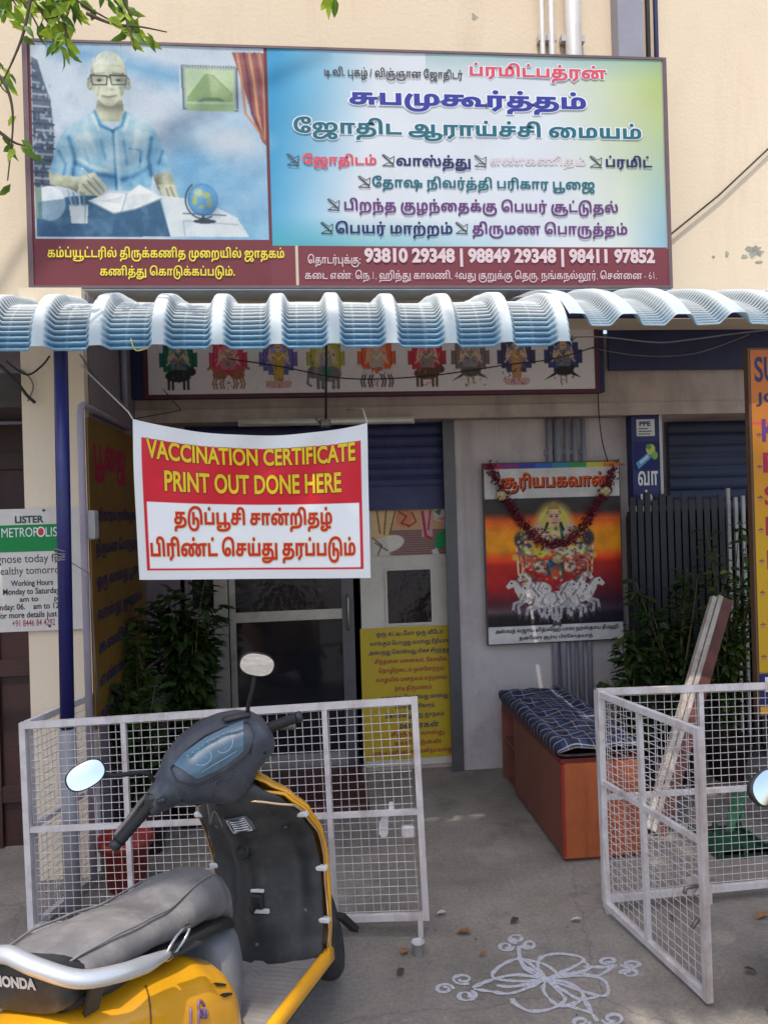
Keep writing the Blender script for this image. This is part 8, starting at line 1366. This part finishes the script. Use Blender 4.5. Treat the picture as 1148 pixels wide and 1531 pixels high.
# body: rear bodywork, sections along x -> half width, bottom, top
BT = [(-0.52, 0.05, 0.58, 0.66), (-0.42, 0.10, 0.50, 0.69), (-0.2, 0.165, 0.38, 0.685), (0.0, 0.188, 0.30, 0.66), (0.2, 0.190, 0.24, 0.605), (0.31, 0.180, 0.22, 0.535), (0.38, 0.155, 0.22, 0.45), (0.42, 0.095, 0.23, 0.36)]
def body_ring(x, grow=0.0, n=40):
    w, z0, z1 = interp(x, BT); zc = (z0 + z1) / 2
    return [Vector((x, p + (0.0), zc + q)) for p, q in se(w + grow, (z1 - z0) / 2 + grow, n, 2.9)]
xs = [-0.52 + 0.94 * i / 34 for i in range(35)]
b = MB().loft([body_ring(x) for x in xs]); S(b, 'body_panel', YELP)
# side vents and seams on the right-hand panel
def body_pt(x, a, g=0.003):
    w, z0, z1 = interp(x, BT); zc = (z0 + z1) / 2; e = 2.9; c, s = math.cos(a), math.sin(a)
    return Vector((x, math.copysign(abs(c) ** (2 / e), c) * (w + g), zc + math.copysign(abs(s) ** (2 / e), s) * ((z1 - z0) / 2 + g)))
for k, (xa, aa) in enumerate(((0.265, math.pi - 0.42), (0.280, math.pi - 0.24))):
    b = MB(); b.add([body_pt(xa + dx, aa + da, 0.003) for dx, da in ((-0.035, 0.0), (-0.01, 0.035), (0.03, 0.03), (0.035, 0.0), (0.015, -0.03), (-0.015, -0.03))], [tuple(range(6))]); S(b, 'vent', RUB)
b = MB()
for pts in ([(0.02 - 0.012 * t, math.pi - 0.85 + 0.16 * t) for t in range(8)],):
    b.tube([body_pt(x, a, 0.001) for x, a in pts], 0.0022, 5)
S(b, 'panel_seam', mat('seam_brown', (110, 74, 20), 0.6))
b = MB()
for pts in ([(0.16 + 0.012 * math.cos(t), math.pi - 0.18 + 0.10 * math.sin(t)) for t in np.linspace(0, 6.3, 14)], [(0.12 + 0.06 * t, math.pi - 0.04 - 0.12 * t + 0.08 * math.sin(9 * t)) for t in np.linspace(0, 1, 16)], [(0.10 + 0.02 * t, math.pi + 0.05 - 0.3 * t) for t in np.linspace(0, 1, 5)]):
    b.tube([body_pt(x, a, 0.0025) for x, a in pts], 0.0035, 5)
S(b, 'script_decal', mat('violet_decal', (120, 96, 130), 0.4))
# seat
ST = [(-0.20, 0.110, 0.700, 0.775), (-0.16, 0.140, 0.695, 0.795), (-0.06, 0.152, 0.690, 0.790), (0.06, 0.150, 0.670, 0.768), (0.18, 0.145, 0.640, 0.742), (0.32, 0.135, 0.610, 0.742), (0.42, 0.115, 0.570, 0.728), (0.49, 0.088, 0.535, 0.678), (0.53, 0.060, 0.515, 0.610), (0.545, 0.030, 0.515, 0.565)]
def seat_ring(x, n=44):
    w, z0, z1 = interp(x, ST); zc = (z0 + z1) / 2
    return [Vector((x, p, zc + q - 0.010 * (1 - (p / (w + 1e-6)) ** 2) * (q > 0) * -1 + 0.003 * noise.noise(Vector((x * 12, p * 12, 2))))) for p, q in se(w, (z1 - z0) / 2, n, 2.5)]
b = MB().loft([seat_ring(-0.20 + 0.745 * i / 48) for i in range(49)]); st = S(b, 'seat', SEATM)
b = MB()
for sgn in (1, -1):
    pts = []
    for i in range(30):
        x = -0.17 + 0.70 * i / 29; w, z0, z1 = interp(x, ST); pts.append((x, sgn * w * (0.80 + 0.08 * math.sin(i * 0.2)), z1 - (z1 - z0) * 0.085 + 0.004))
    b.tube(pts, 0.0035, 6)
S(b, 'piping', mat('seat_piping', (120, 116, 114), 0.6), st)
b = MB().loft([[Vector((x, p, zc + q)) for p, q in se(w + 0.006, 0.022, 36, 3)] for x, w, zc in ((-0.19, 0.11, 0.70), (-0.1, 0.15, 0.69), (0.06, 0.148, 0.666), (0.2, 0.143, 0.634), (0.34, 0.13, 0.596), (0.44, 0.11, 0.562), (0.50, 0.075, 0.53), (0.53, 0.04, 0.515))]); S(b, 'seat_base', RUB, st)
# grab rail
RP = [(0.05, -0.195, 0.690), (-0.04, -0.205, 0.715), (-0.13, -0.205, 0.745), (-0.205, -0.165, 0.772), (-0.240, -0.085, 0.812), (-0.245, 0.0, 0.838)]
RP = RP + [(x, -y, z) for x, y, z in RP[-2::-1]]
def cat(P_, n=6):
    P_ = [Vector(p) for p in P_]; out = []
    for i in range(len(P_) - 1):
        p0 = P_[max(i - 1, 0)]; p1 = P_[i]; p2 = P_[i + 1]; p3 = P_[min(i + 2, len(P_) - 1)]
        for k in range(n):
            t = k / n; out.append(0.5 * (2 * p1 + (p2 - p0) * t + (2 * p0 - 5 * p1 + 4 * p2 - p3) * t * t + (3 * p1 - p0 - 3 * p2 + p3) * t ** 3))
    return out + [P_[-1]]
rp = cat(RP); n_r = len(rp)
b = MB().tube(rp, [0.013 + 0.013 * min(1, i / 6, (n_r - 1 - i) / 6) for i in range(n_r)], 14, flat=0.75); gr = S(b, 'grab_rail', RAIL)
for s in (-1, 1): S(MB().bar((-0.17, s * 0.185, 0.755), (-0.15, s * 0.13, 0.665), 0.035, 0.012), 'bracket', PLG, gr)
# tail piece with lettering
b = MB().loft([[Vector((x, p, zc + q)) for p, q in se(w, h, 28, 3)] for x, w, zc, h in ((-0.12, 0.140, 0.735, 0.055), (-0.19, 0.140, 0.745, 0.060), (-0.215, 0.135, 0.750, 0.060), (-0.222, 0.120, 0.750, 0.050))]); tp = S(b, 'tail_piece', PLG)
vs, fs = text2d('HONDA', 0, 0.05); x0 = min(p[0] for p in vs); x1 = max(p[0] for p in vs); y1 = max(p[1] for p in vs)
def tailmap(u, v):  # u 0..1 left to right seen from behind-right, v 0..1 up
    y = 0.045 - 0.155 * u; z = 0.698 + 0.03 * v
    x = -0.40 + 1.6 * max(0, abs(y) - 0.04) ** 1.35 - 0.012 * 0
    return Vector((x - 0.0, y, z))
# follow the side of the tail: lettering wraps along its right-hand flank
def flank(u, v):
    x = -0.43 + 0.105 * u; tab = [(-0.45, 0.06), (-0.42, 0.11), (-0.36, 0.135), (-0.30, 0.14)]; w = interp(x, tab)[0]
    return Vector((-0.2245, 0.068 - 0.125 * u, 0.752 + 0.024 * v))
b = MB(); b.add([flank((x - x0) / (x1 - x0), y / y1) for x, y, _k in vs], fs); S(b, 'lettering', STICK, tp)
b = MB().loft([[Vector((x, p, zc + q)) for p, q in se(w, h, 20, 3)] for x, w, zc, h in ((-0.44, 0.085, 0.61, 0.030), (-0.52, 0.07, 0.61, 0.026), (-0.55, 0.04, 0.61, 0.014))]); S(b, 'tail_lamp', mat('red_lens', (150, 20, 20), 0.2))
b = MB().loft([[Vector((x, p, zc + q)) for p, q in se(w, h, 24, 3)] for x, w, zc, h in ((0.36, 0.13, 0.39, 0.16), (0.44, 0.12, 0.40, 0.15), (0.49, 0.10, 0.42, 0.12), (0.52, 0.075, 0.45, 0.07))]); S(b, 'front_panel', mat('pale_grey_plastic', (120, 120, 122), 0.5, var=0.1, scale=6))
# chrome bag ring on the right
b = MB().tube([(0.088 + 0.052 * math.cos(w), -0.20 - 0.008 * math.sin(w), 0.698 + 0.024 * math.sin(w) + 0.010 * math.cos(w)) for w in np.linspace(0, 2 * math.pi, 28)], 0.0042, 8); S(b, 'bag_ring', CHROME)
b = MB().bar((0.07, -0.19, 0.675), (0.17, -0.20, 0.655), 0.025, 0.006); S(b, 'ring_plate', PLG)
# floor and side skirts
b = MB().grid(lambda u, v: (0.40 + 0.44 * u, -0.195 + 0.39 * v, 0.275 + 0.012 * (abs(v - 0.5) < 0.07) + 0.0007 * math.sin(u * 120)), 90, 24); S(b, 'floorboard', FLOORM)
for s in (-1, 1):
    b = MB().loft([[Vector((x, s * (0.205 + dy) , 0.265 + dz)) for dy, dz in ((-0.012, -0.05), (0.014, -0.03), (0.016, 0.008), (0.0, 0.020), (-0.014, 0.010))] for x in np.linspace(0.36, 0.85, 16)]); S(b, 'side_skirt', YELP)
b = MB().box2((0.36, -0.19, 0.20), (0.84, 0.19, 0.262)); S(b, 'floor_pan', RUB)
# leg shield: z -> fwd, half width
LS = [(0.27, 0.740, 0.205), (0.36, 0.760, 0.213), (0.48, 0.782, 0.215), (0.58, 0.792, 0.215), (0.67, 0.776, 0.215), (0.76, 0.726, 0.205), (0.83, 0.675, 0.170), (0.88, 0.640, 0.110), (0.92, 0.615, 0.050)]
def shield(s, z, back=0.0, grow=0.0):
    f, w = interp(z, LS); w += grow
    hump = 0.055 * math.exp(-(s / 0.42) ** 2) * min(1, (z - 0.2) / 0.25)
    knee = 0.028 * math.exp(-((abs(s) - 0.62) / 0.2) ** 2) * math.exp(-((z - 0.55) / 0.2) ** 2)
    return Vector((f + 0.055 * abs(s) ** 2.4 - hump + knee + back, s * w, z))
b = MB().grid(lambda u, v: shield(2 * u - 1, 0.262 + (0.905 - 0.262) * v), 60, 60)
S(b, 'leg_shield', PLG, solid=0.008)
b = MB().grid(lambda u, v: shield(2 * u - 1, 0.262 + (0.912 - 0.262) * v, 0.035 + 0.16 * (1 - (2 * u - 1) ** 2) ** 0.7, 0.010), 48, 48); S(b, 'front_apron', YELP, solid=0.006)
def rimf(s): return [shield(s, z, 0.022, 0.010) for z in np.linspace(0.262, 0.84, 40)] + [shield(s * q, 0.84 + 0.07 * (1 - q) ** 0.7, 0.022, 0.010) for q in np.linspace(0.96, 0.45, 10)]
for s in (-1, 1): b = MB().tube(rimf(s), 0.006, 10); S(b, 'shield_edge', YELP)
# chrome guards with white clips
for s in (-1, 1):
    g1 = [shield(s, z, 0.012, 0.014 + 0.004 * math.sin(z * 22)) for z in np.linspace(0.30, 0.80, 30)] + [shield(s * q, 0.80 + 0.09 * (1 - q), 0.012, 0.016) for q in np.linspace(0.96, 0.5, 8)]
    b = MB().tube([p + V(-0.008, 0, 0) for p in g1], 0.0055, 8); gd = S(b, 'guard_rail', BRASS)
    for z in (0.385, 0.55, 0.76): p = shield(s, z, 0.0, 0.002); S(MB().box(p, (0.022, 0.045, 0.018), bev=0.004), 'clip', STICK, gd)
# things on the shield: badge panel, key switch, hook plate
def onsh(s, z, l): return shield(s, z) + V(-l, 0, 0)
def patch(s0, z0, s1, z1, l, m, name, parent=None, n=8):
    b = MB().grid(lambda u, v: onsh(s0 + (s1 - s0) * u, z0 + (z1 - z0) * v, l), n, n); return S(b, name, m, parent, solid=0.004)
pl = patch(0.02, 0.735, -0.34, 0.80, 0.010, PLB, 'caution_plate')
b = MB()
for z in (0.748, 0.757, 0.766, 0.775, 0.784): b.bar(onsh(-0.05, z, 0.0145), onsh(-0.27, z, 0.0145), 0.004, 0.0015, (1, 0, 0))
for a_, c_ in (((-0.02, 0.741), (-0.30, 0.741)), ((-0.02, 0.792), (-0.30, 0.792)), ((-0.02, 0.741), (-0.02, 0.792)), ((-0.30, 0.741), (-0.30, 0.792))): b.bar(onsh(*a_, 0.0145), onsh(*c_, 0.0145), 0.003, 0.0015, (1, 0, 0))
S(b, 'printed_lines', STICK, pl)
ks = onsh(0.02, 0.655, 0.0); b = MB().lathe([(0.026, 0), (0.026, 0.012), (0.018, 0.016), (0.018, 0.010), (0.0, 0.010)], ks, 20, axis=(-1, 0, 0.3)); S(b, 'key_switch', RUB)
S(MB().box(onsh(-0.12, 0.52, 0.008), (0.012, 0.05, 0.010), bev=0.002), 'sticker', STICK); S(MB().box(onsh(-0.14, 0.455, 0.008), (0.012, 0.07, 0.014), bev=0.002), 'sticker', STICK)
b = MB().box(onsh(-0.12, 0.487, 0.012), (0.02, 0.045, 0.05), bev=0.006).tube([onsh(-0.12, 0.48, 0.02), onsh(-0.12, 0.47, 0.05), onsh(-0.12, 0.49, 0.06)], 0.007, 8); S(b, 'bag_hook', RUB)
# steering head, handlebar cover (own frame: a forward, l left, u along the axis)
HEAD = V(0.63, 0, 1.0); RK = R(27)
axv = V(-math.sin(RK), 0, math.cos(RK)); f0 = V(math.cos(RK), 0, math.sin(RK)); l0 = V(0, 1, 0)
fs_ = f0 * math.cos(STEER) + l0 * math.sin(STEER); ls_ = l0 * math.cos(STEER) - f0 * math.sin(STEER)
def ST_(a, l, u): return HEAD + fs_ * a + ls_ * l + axv * u
HT = [(0.0, 0.122, 0.092), (0.07, 0.118, 0.088), (0.13, 0.102, 0.076), (0.18, 0.068, 0.052), (0.22, 0.046, 0.036), (0.25, 0.030, 0.026)]
HR = [(0.0, 0.122, 0.092), (0.07, 0.118, 0.090), (0.12, 0.108, 0.084), (0.165, 0.088, 0.070), (0.19, 0.050, 0.046)]
def cover(l, w, g=0.0):
    A_, U_ = interp(abs(l), HT if l > 0 else HR); c, s = math.cos(w), math.sin(w); e = 2.5
    if s < 0: U_ *= 1 + 0.65 * math.exp(-(l / 0.09) ** 2)
    a = math.copysign(abs(c) ** (2 / e), c) * (A_ + g); u = math.copysign(abs(s) ** (2 / e), s) * (U_ + g)
    beak = 0.05 * math.exp(-(l / 0.09) ** 2) * max(0, -c) * max(0, -s + 0.25)
    return ST_(a + 0.02 - 0.06 * (abs(l) / 0.25) ** 1.5 - beak * 0.4, l, u + 0.025 * (1 - (abs(l) / 0.25) ** 2) - beak * 1.2)
b = MB().loft([[cover(-0.19 + 0.44 * i / 44, 2 * math.pi * k / 36) for k in range(36)] for i in range(45)]); hc = S(b, 'handlebar_cover', PLB)
# dial: recessed dark window on the rider's side
def dial(u, v): 
    q = 2 * u - 1; l = q * (0.128 - 0.045 * (1 - v)); return cover(l, math.pi - 0.12 - 1.10 * v - 0.10 * q * q, 0.005)
b = MB().grid(dial, 24, 16); dg_ = S(b, 'instrument_dial', DGL, hc)
b = MB()
for (l, v, r_) in ((-0.035, 0.5, 0.026), (0.035, 0.5, 0.026)):
    b.tube([dial(0.5 + (l + r_ * math.cos(t)) / 0.19, v + r_ * 9 * math.sin(t)) for t in np.linspace(0.3, 6.0, 20)], 0.0012, 5)
b.tube([dial(0.32, 0.35), dial(0.34, 0.6)], 0.001, 5); b.tube([dial(0.62, 0.4), dial(0.70, 0.62)], 0.001, 5); b.tube([dial(0.15, 0.12), dial(0.85, 0.12)], 0.0012, 5)
for k in range(9): b.tube([dial(0.2 + 0.075 * k, 0.78), dial(0.2 + 0.075 * k + 0.02, 0.86)], 0.001, 4)
S(b, 'dial_marks', mat('pale_dial_marks', (140, 176, 190), 0.4), dg_)
b = MB().tube([cover(q * 0.138 * (1 - 0.30 * (v < 0.5)), math.pi - 0.08 - 1.16 * v, 0.004) for q, v in [(-1, 0), (-1, 0.5), (-1, 1), (-0.5, 1.05), (0, 1.06), (0.5, 1.05), (1, 1), (1, 0.5), (1, 0), (0.5, -0.05), (0, -0.06), (-0.5, -0.05), (-1, 0)]], 0.0028, 8); S(b, 'dial_rim', PLG, hc)
b = MB()
for q in (((-0.03, 0.35), (-0.065, 0.05), (0.0, -0.35)), ((0.03, 0.35), (0.065, 0.05), (0.0, -0.35)), ((-0.035, 0.28), (0.035, 0.28))): b.tube([cover(l, math.pi - w + 0.35, 0.001) for l, w in q], 0.0026, 6)
S(b, 'moulded_ridge', PLB, hc)
b = MB().tube([cover(l, -math.pi * 0.5 - 0.5 + 0.1 * abs(l) / 0.2, 0.001) for l in np.linspace(-0.17, 0.2, 24)], 0.0022, 5); S(b, 'panel_gap', RUB, hc)
for l, w in ((-0.14, 3.3), (0.15, 3.3), (0.06, 3.95), (-0.06, 3.95), (0.0, 2.3)): S(MB().lathe([(0.006, 0), (0.006, 0.003), (0.003, 0.004), (0.0, 0.002)], cover(l, w, -0.001), 10, axis=tuple(cover(l, w, 0.02) - cover(l, w))), 'screw', RUB, hc)
b = MB()
for s_ in (-1, 1): b.tube([onsh(s_ * (0.50 + 0.14 * math.sin((z - 0.3) * 5)), z, 0.002) for z in np.linspace(0.33, 0.80, 26)], 0.0022, 5)
b.tube([onsh(q, 0.62 - 0.05 * q * q, 0.002) for q in np.linspace(-0.5, 0.5, 20)], 0.002, 5); S(b, 'panel_gap', RUB)
for q, z in ((-0.72, 0.42), (0.72, 0.42), (-0.66, 0.72), (0.66, 0.72), (0.0, 0.34)): S(MB().lathe([(0.007, 0), (0.007, 0.003), (0.003, 0.004), (0.0, 0.002)], onsh(q, z, 0.001), 10, axis=(-1, 0, 0.1)), 'screw', STEEL)
b = MB().box(ST_(0.0, -0.115, 0.105), (0.05, 0.09, 0.016), Matrix.Rotation(STEER, 3, 'Z'), bev=0.006); S(b, 'top_cap', PLG, hc)
# neck between cover and shield
b = MB().tube([HEAD + axv * -0.18 + V(0.01, 0, 0), HEAD + axv * -0.05], [0.085, 0.075], 20); S(b, 'steering_neck', PLG)
for s in (-1, 1):
    side = 'left' if s > 0 else 'right'
    K_ = 1.0 if s > 0 else 0.74; g0 = ST_(-0.045, 0.235, 0.010) if s > 0 else ST_(-0.03, -0.165, 0.028); g1 = ST_(-0.105, 0.365, -0.006) if s > 0 else ST_(-0.05, -0.285, 0.014)
    b = MB(); m_ = [g0.lerp(g1, t) for t in np.linspace(0, 1, 26)]
    b.tube(m_, [0.0175 + 0.0016 * (i % 3 == 0) + 0.004 * (i in (0, 1)) for i in range(26)], 14); gp2 = S(b, 'grip', RUB)
    b = MB().lathe([(0.015, 0), (0.019, 0.006), (0.019, 0.018), (0.012, 0.024), (0, 0.024)], g1, 14, axis=tuple(g1 - g0)); S(b, 'bar_end', PLG, gp2)
    b = MB().box(ST_(-0.045, s * K_ * 0.225, 0.015), (0.05, 0.055, 0.05), Matrix.Rotation(STEER, 3, 'Z'), bev=0.012); S(b, 'switch_box', PLG)
    b = MB().box(ST_(-0.085, s * K_ * 0.205, 0.03), (0.02, 0.03, 0.014), Matrix.Rotation(STEER, 3, 'Z'), bev=0.004); S(b, 'switch_button', PLG)
    lv = cat([ST_(0.0, s * K_ * 0.215, -0.005), ST_(0.035, s * K_ * 0.25, -0.012), ST_(0.015, s * K_ * 0.31, -0.03), ST_(-0.02, s * K_ * 0.375, -0.04)]); b = MB().tube(lv, 0.006, 8, flat=1.4); S(b, 'brake_lever', STEEL)
    # mirror: stem and oval head
    mc = ST_(-0.01, s * (0.36 if s > 0 else 0.245), 0.200 if s > 0 else 0.248); mb0 = ST_(0.0, s * K_ * 0.20, 0.045 if s > 0 else 0.06)
    stem = cat([mb0, mb0 + axv * 0.05 + ls_ * s * 0.012, mb0.lerp(mc, 0.6) + axv * 0.01, mc + fs_ * 0.018]); b = MB().tube(stem, [0.0075] * len(stem), 8); mr = S(b, 'mirror', RUB)
    nrm = (-fs_ * 0.93 + axv * 0.62 * (1 if s > 0 else 0.3) + ls_ * (-s) * 0.20).normalized(); ux = (ls_ - nrm * ls_.dot(nrm)).normalized(); uy = nrm.cross(ux)
    if uy.z < 0: uy = -uy
    if s < 0: ux, uy = (ux * 0.8 + uy * 0.6), (uy * 0.8 - ux * 0.6)
    def oval(k, n=32, a=0.058, h=0.039): t = 2 * math.pi * k / n; e = 2.4; c, q = math.cos(t), math.sin(t); return math.copysign(abs(c) ** (2 / e), c) * a, math.copysign(abs(q) ** (2 / e), q) * h
    rings = []
    for gsc, d in ((0.5, -0.030), (0.85, -0.022), (1.0, -0.008), (1.03, 0.003), (0.97, 0.004)): rings.append([mc + ux * (p * gsc) + uy * (q * gsc) + nrm * d for p, q in (oval(k) for k in range(32))])
    b = MB().loft(rings, cap=True); S(b, 'mirror_shell', RUB, mr)
    b = MB(); k0 = [mc + nrm * 0.0052 + ux * (p * 0.95) + uy * (q * 0.95) for p, q in (oval(k) for k in range(32))]; k1 = [mc + nrm * 0.0075 + ux * (p * 0.5) + uy * (q * 0.5) for p, q in (oval(k) for k in range(32))]
    b.add(k0 + k1 + [mc + nrm * 0.0085], [(k, (k + 1) % 32, 32 + (k + 1) % 32, 32 + k) for k in range(32)] + [(32 + k, 32 + (k + 1) % 32, 64) for k in range(32)], True); S(b, 'mirror_glass', MIR, mr)
# cables under the cover and hanging key ring
b = MB()
for s, dx in ((1, 0.0), (1, 0.02), (-1, 0.0)): b.tube(cat([ST_(0.0, s * 0.16, -0.01), ST_(0.02 + dx, s * 0.15, -0.07), ST_(0.02, s * 0.10 + dx, -0.13), HEAD + axv * -0.16 + V(0.02, s * 0.03, 0)]), 0.005, 6)
S(b, 'control_cable', RUB)
b = MB().tube(cat([ST_(-0.06, 0.08, -0.06), ST_(-0.08, 0.10, -0.12), ST_(-0.07, 0.11, -0.16), ST_(-0.06, 0.08, -0.13), ST_(-0.08, 0.08, -0.19)]), 0.003, 6); S(b, 'key_tag', STEEL)
# wheels, fender, engine side, stand
def wheel(c, axis, r, w, fn='wheel'):
    ax_ = Vector(axis).normalized(); q = V(0, 0, 1).rotation_difference(ax_)
    b = MB().lathe([(r * 0.62, -w * 0.42), (r * 0.86, -w * 0.5), (r * 0.97, -w * 0.34), (r, 0), (r * 0.97, w * 0.34), (r * 0.86, w * 0.5), (r * 0.62, w * 0.42)], c, 40, axis=tuple(ax_)); o = S(b, fn, RUB)
    b = MB().lathe([(0.02, -w * 0.45), (r * 0.25, -w * 0.4), (r * 0.60, -w * 0.40), (r * 0.62, 0), (r * 0.60, w * 0.40), (r * 0.25, w * 0.4), (0.02, w * 0.45)], c, 32, axis=tuple(ax_)); S(b, 'rim', STEEL, o)
wf = V(1.11, 0.02, 0.212); wheel(wf, tuple(ls_), 0.212, 0.078); wheel(V(-0.10, 0, 0.212), (0, 1, 0), 0.212, 0.09)
hd = (fs_ - V(0, 0, fs_.z)).normalized()
def fend(u, v):
    w = R(20) + R(190) * u; q = (2 * v - 1); r_ = 0.245 - 0.03 * q * q
    return wf + hd * (r_ * math.cos(w)) + V(0, 0, r_ * math.sin(w)) + V(ls_.x, ls_.y, 0) * (q * 0.054)
b = MB().grid(fend, 30, 10); S(b, 'front_fender', PLG, solid=0.005)
def flap(u, v): p = fend(1, u); return p + V(0, 0, -0.13 * v) - hd * 0.02 * v
b = MB().tube([wf + V(0, 0, 0.05), HEAD + axv * -0.25], 0.03, 12); S(b, 'fork', STEEL)
b = MB().loft([[Vector((x, -0.02 + p, 0.24 + q)) for p, q in se(w, h, 20)] for x, w, h in ((-0.22, 0.06, 0.05), (-0.1, 0.15, 0.10), (0.15, 0.15, 0.11), (0.36, 0.10, 0.07))]); S(b, 'engine', STEEL)
b = MB().tube([(0.30, 0.10, 0.22), (0.26, 0.23, 0.0 + 0.23 * math.tan(LEAN) + 0.005)], 0.011, 8); S(b, 'side_stand', RUB)
# lever seen low beside the shield
b = MB().bar((0.90, -0.235, 0.36), (0.98, -0.245, 0.27), 0.03, 0.02); S(b, 'foot_bracket', RUB)

# a second scooter stands beyond the right edge of the picture: only its mirror reaches in
s2 = copy_tree(sc); s2.location = (sc.location.x + 1.91, sc.location.y - 0.45, 0)
s2['label'] = 'second scooter beyond the right edge, only its oval mirror reaching into view'

# ------------------------------------------------------------------ tree at the left, overhanging
BARK = mat('grey_bark', (92, 78, 64), 0.9, var=0.25, scale=10, bump=0.6, bscale=20)
LEAFT = leafmat('tree_leaf', (100, 136, 44)); LEAFT2 = leafmat('sunlit_tree_leaf', (168, 192, 56))
tr = empty('tree', (-4.6, 1.2, 0), 'leafy street tree whose twigs hang into the top left corner', 'tree')
rn = random.Random(21)
tk = cat([(-4.6, 1.2, 0), (-4.55, 1.25, 2.0), (-4.45, 1.4, 4.0), (-4.2, 1.7, 6.2), (-3.9, 2.2, 8.0)], 8)
MB().tube(tk, [0.17 - 0.09 * i / (len(tk) - 1) for i in range(len(tk))], 14).build('trunk', BARK, tr)
lb = MB(); lb2 = MB()
def limb(a, b_, r0): 
    a = Vector(a); b_ = Vector(b_); m1 = a.lerp(b_, 0.35) + V(rn.gauss(0, .12), rn.gauss(0, .12), 0.18); m2 = a.lerp(b_, 0.7) + V(rn.gauss(0, .12), rn.gauss(0, .12), 0.12)
    p = cat([a, m1, m2, b_], 5); MB().tube(p, [r0 * (1 - 0.85 * i / (len(p) - 1)) for i in range(len(p))], 8).build('branch', BARK, tr); return p
for e in ((-1.2, 2.6, 8.4), (-2.6, 2.9, 8.8), (-0.4, 2.7, 8.7), (-5.6, 2.6, 8.2), (-1.9, 3.0, 8.0), (-4.8, 3.2, 9.0), (-3.2, 2.4, 7.6)): limb(tk[-rn.randint(3, 12)], e, 0.06)
SXY = V(SUN.x / SUN.z, SUN.y / SUN.z, 0)
def shades(p):
    """ground point reached by the sun ray through p"""
    return p.x - SXY.x * p.z, p.y - SXY.y * p.z
cnt = 0
while cnt < 11500:
    z = rn.uniform(7.4, 9.6); gx_ = rn.uniform(-3.6, 3.4); gy_ = rn.uniform(2.58, 4.36)
    p = V(gx_ + SXY.x * z, gy_ + SXY.y * z, z)
    cl_ = noise.noise(p * 0.9)
    if cl_ < -0.30 - 0.0: continue
    # keep clear of the view
    if (p.z - EYE) < 0.86 * p.y + 0.35: continue
    w = rn.uniform(0, 6.28); leaf(lb if rn.random() < 0.7 else lb2, p, V(math.cos(w), math.sin(w), rn.uniform(-0.6, 0.3)), V(rn.gauss(0, 0.5), rn.gauss(0, 0.5), 1), rn.uniform(0.12, 0.2), rn.uniform(0.06, 0.1), 0.2); cnt += 1
# twigs that hang into the picture
def twig(pts, Y, n, L):
    q = cat([PY(x, y, Y) for x, y in pts], 5); MB().tube(q, [0.007 * (1 - 0.8 * i / (len(q) - 1)) + 0.001 for i in range(len(q))], 6).build('twig', BARK, tr)
    for k in range(n):
        i = rn.randint(2, len(q) - 1); w = rn.uniform(0, 6.28)
        leaf(lb2 if rn.random() < 0.5 else lb, q[i] + V(rn.gauss(0, .012), rn.gauss(0, .012), rn.gauss(0, .012)), V(math.cos(w), math.sin(w) * 0.6, -0.7), V(rn.gauss(0, .6), -1, rn.gauss(0, .6)), L * rn.uniform(0.7, 1.3), L * 0.42, 0.3)
twig(((-60, -60), (10, -20), (40, 10), (60, 45)), 3.2, 16, 0.065); twig(((30, -70), (90, -20), (130, 10), (215, 58)), 3.1, 26, 0.065); twig(((120, -60), (160, -20), (185, 20), (200, 62)), 3.1, 24, 0.065); twig(((-40, -30), (-5, 0), (10, 20)), 3.0, 16, 0.065); twig(((60, -60), (70, 0), (75, 40)), 3.2, 14, 0.08); twig(((150, -80), (120, -40), (110, 0), (120, 24)), 3.15, 14, 0.065)
twig(((70, -60), (85, 0), (95, 30), (100, 70)), 3.15, 24, 0.07); twig(((20, -60), (45, -10), (70, 30), (90, 64)), 3.18, 24, 0.07); twig(((-30, -50), (5, -20), (25, 8)), 3.1, 18, 0.07); twig(((170, -60), (190, 10), (205, 40)), 3.12, 16, 0.065); twig(((-30, 60), (0, 95), (12, 115)), 3.1, 10, 0.065)
twig(((52, -40), (38, 40), (20, 90), (0, 130)), 3.0, 2, 0.06); twig(((-20, 90), (10, 130), (20, 180), (12, 270)), 3.0, 5, 0.06); twig(((-10, 190), (20, 212), (38, 218)), 3.0, 7, 0.06)
twig(((130, 20), (170, 36), (210, 40), (250, 48)), 3.1, 0, 0.06); twig(((485, -90), (492, -40), (497, -4)), 3.3, 7, 0.08)
lb.build('crown', LEAFT, tr); lb2.build('crown_leaf', LEAFT2, tr)
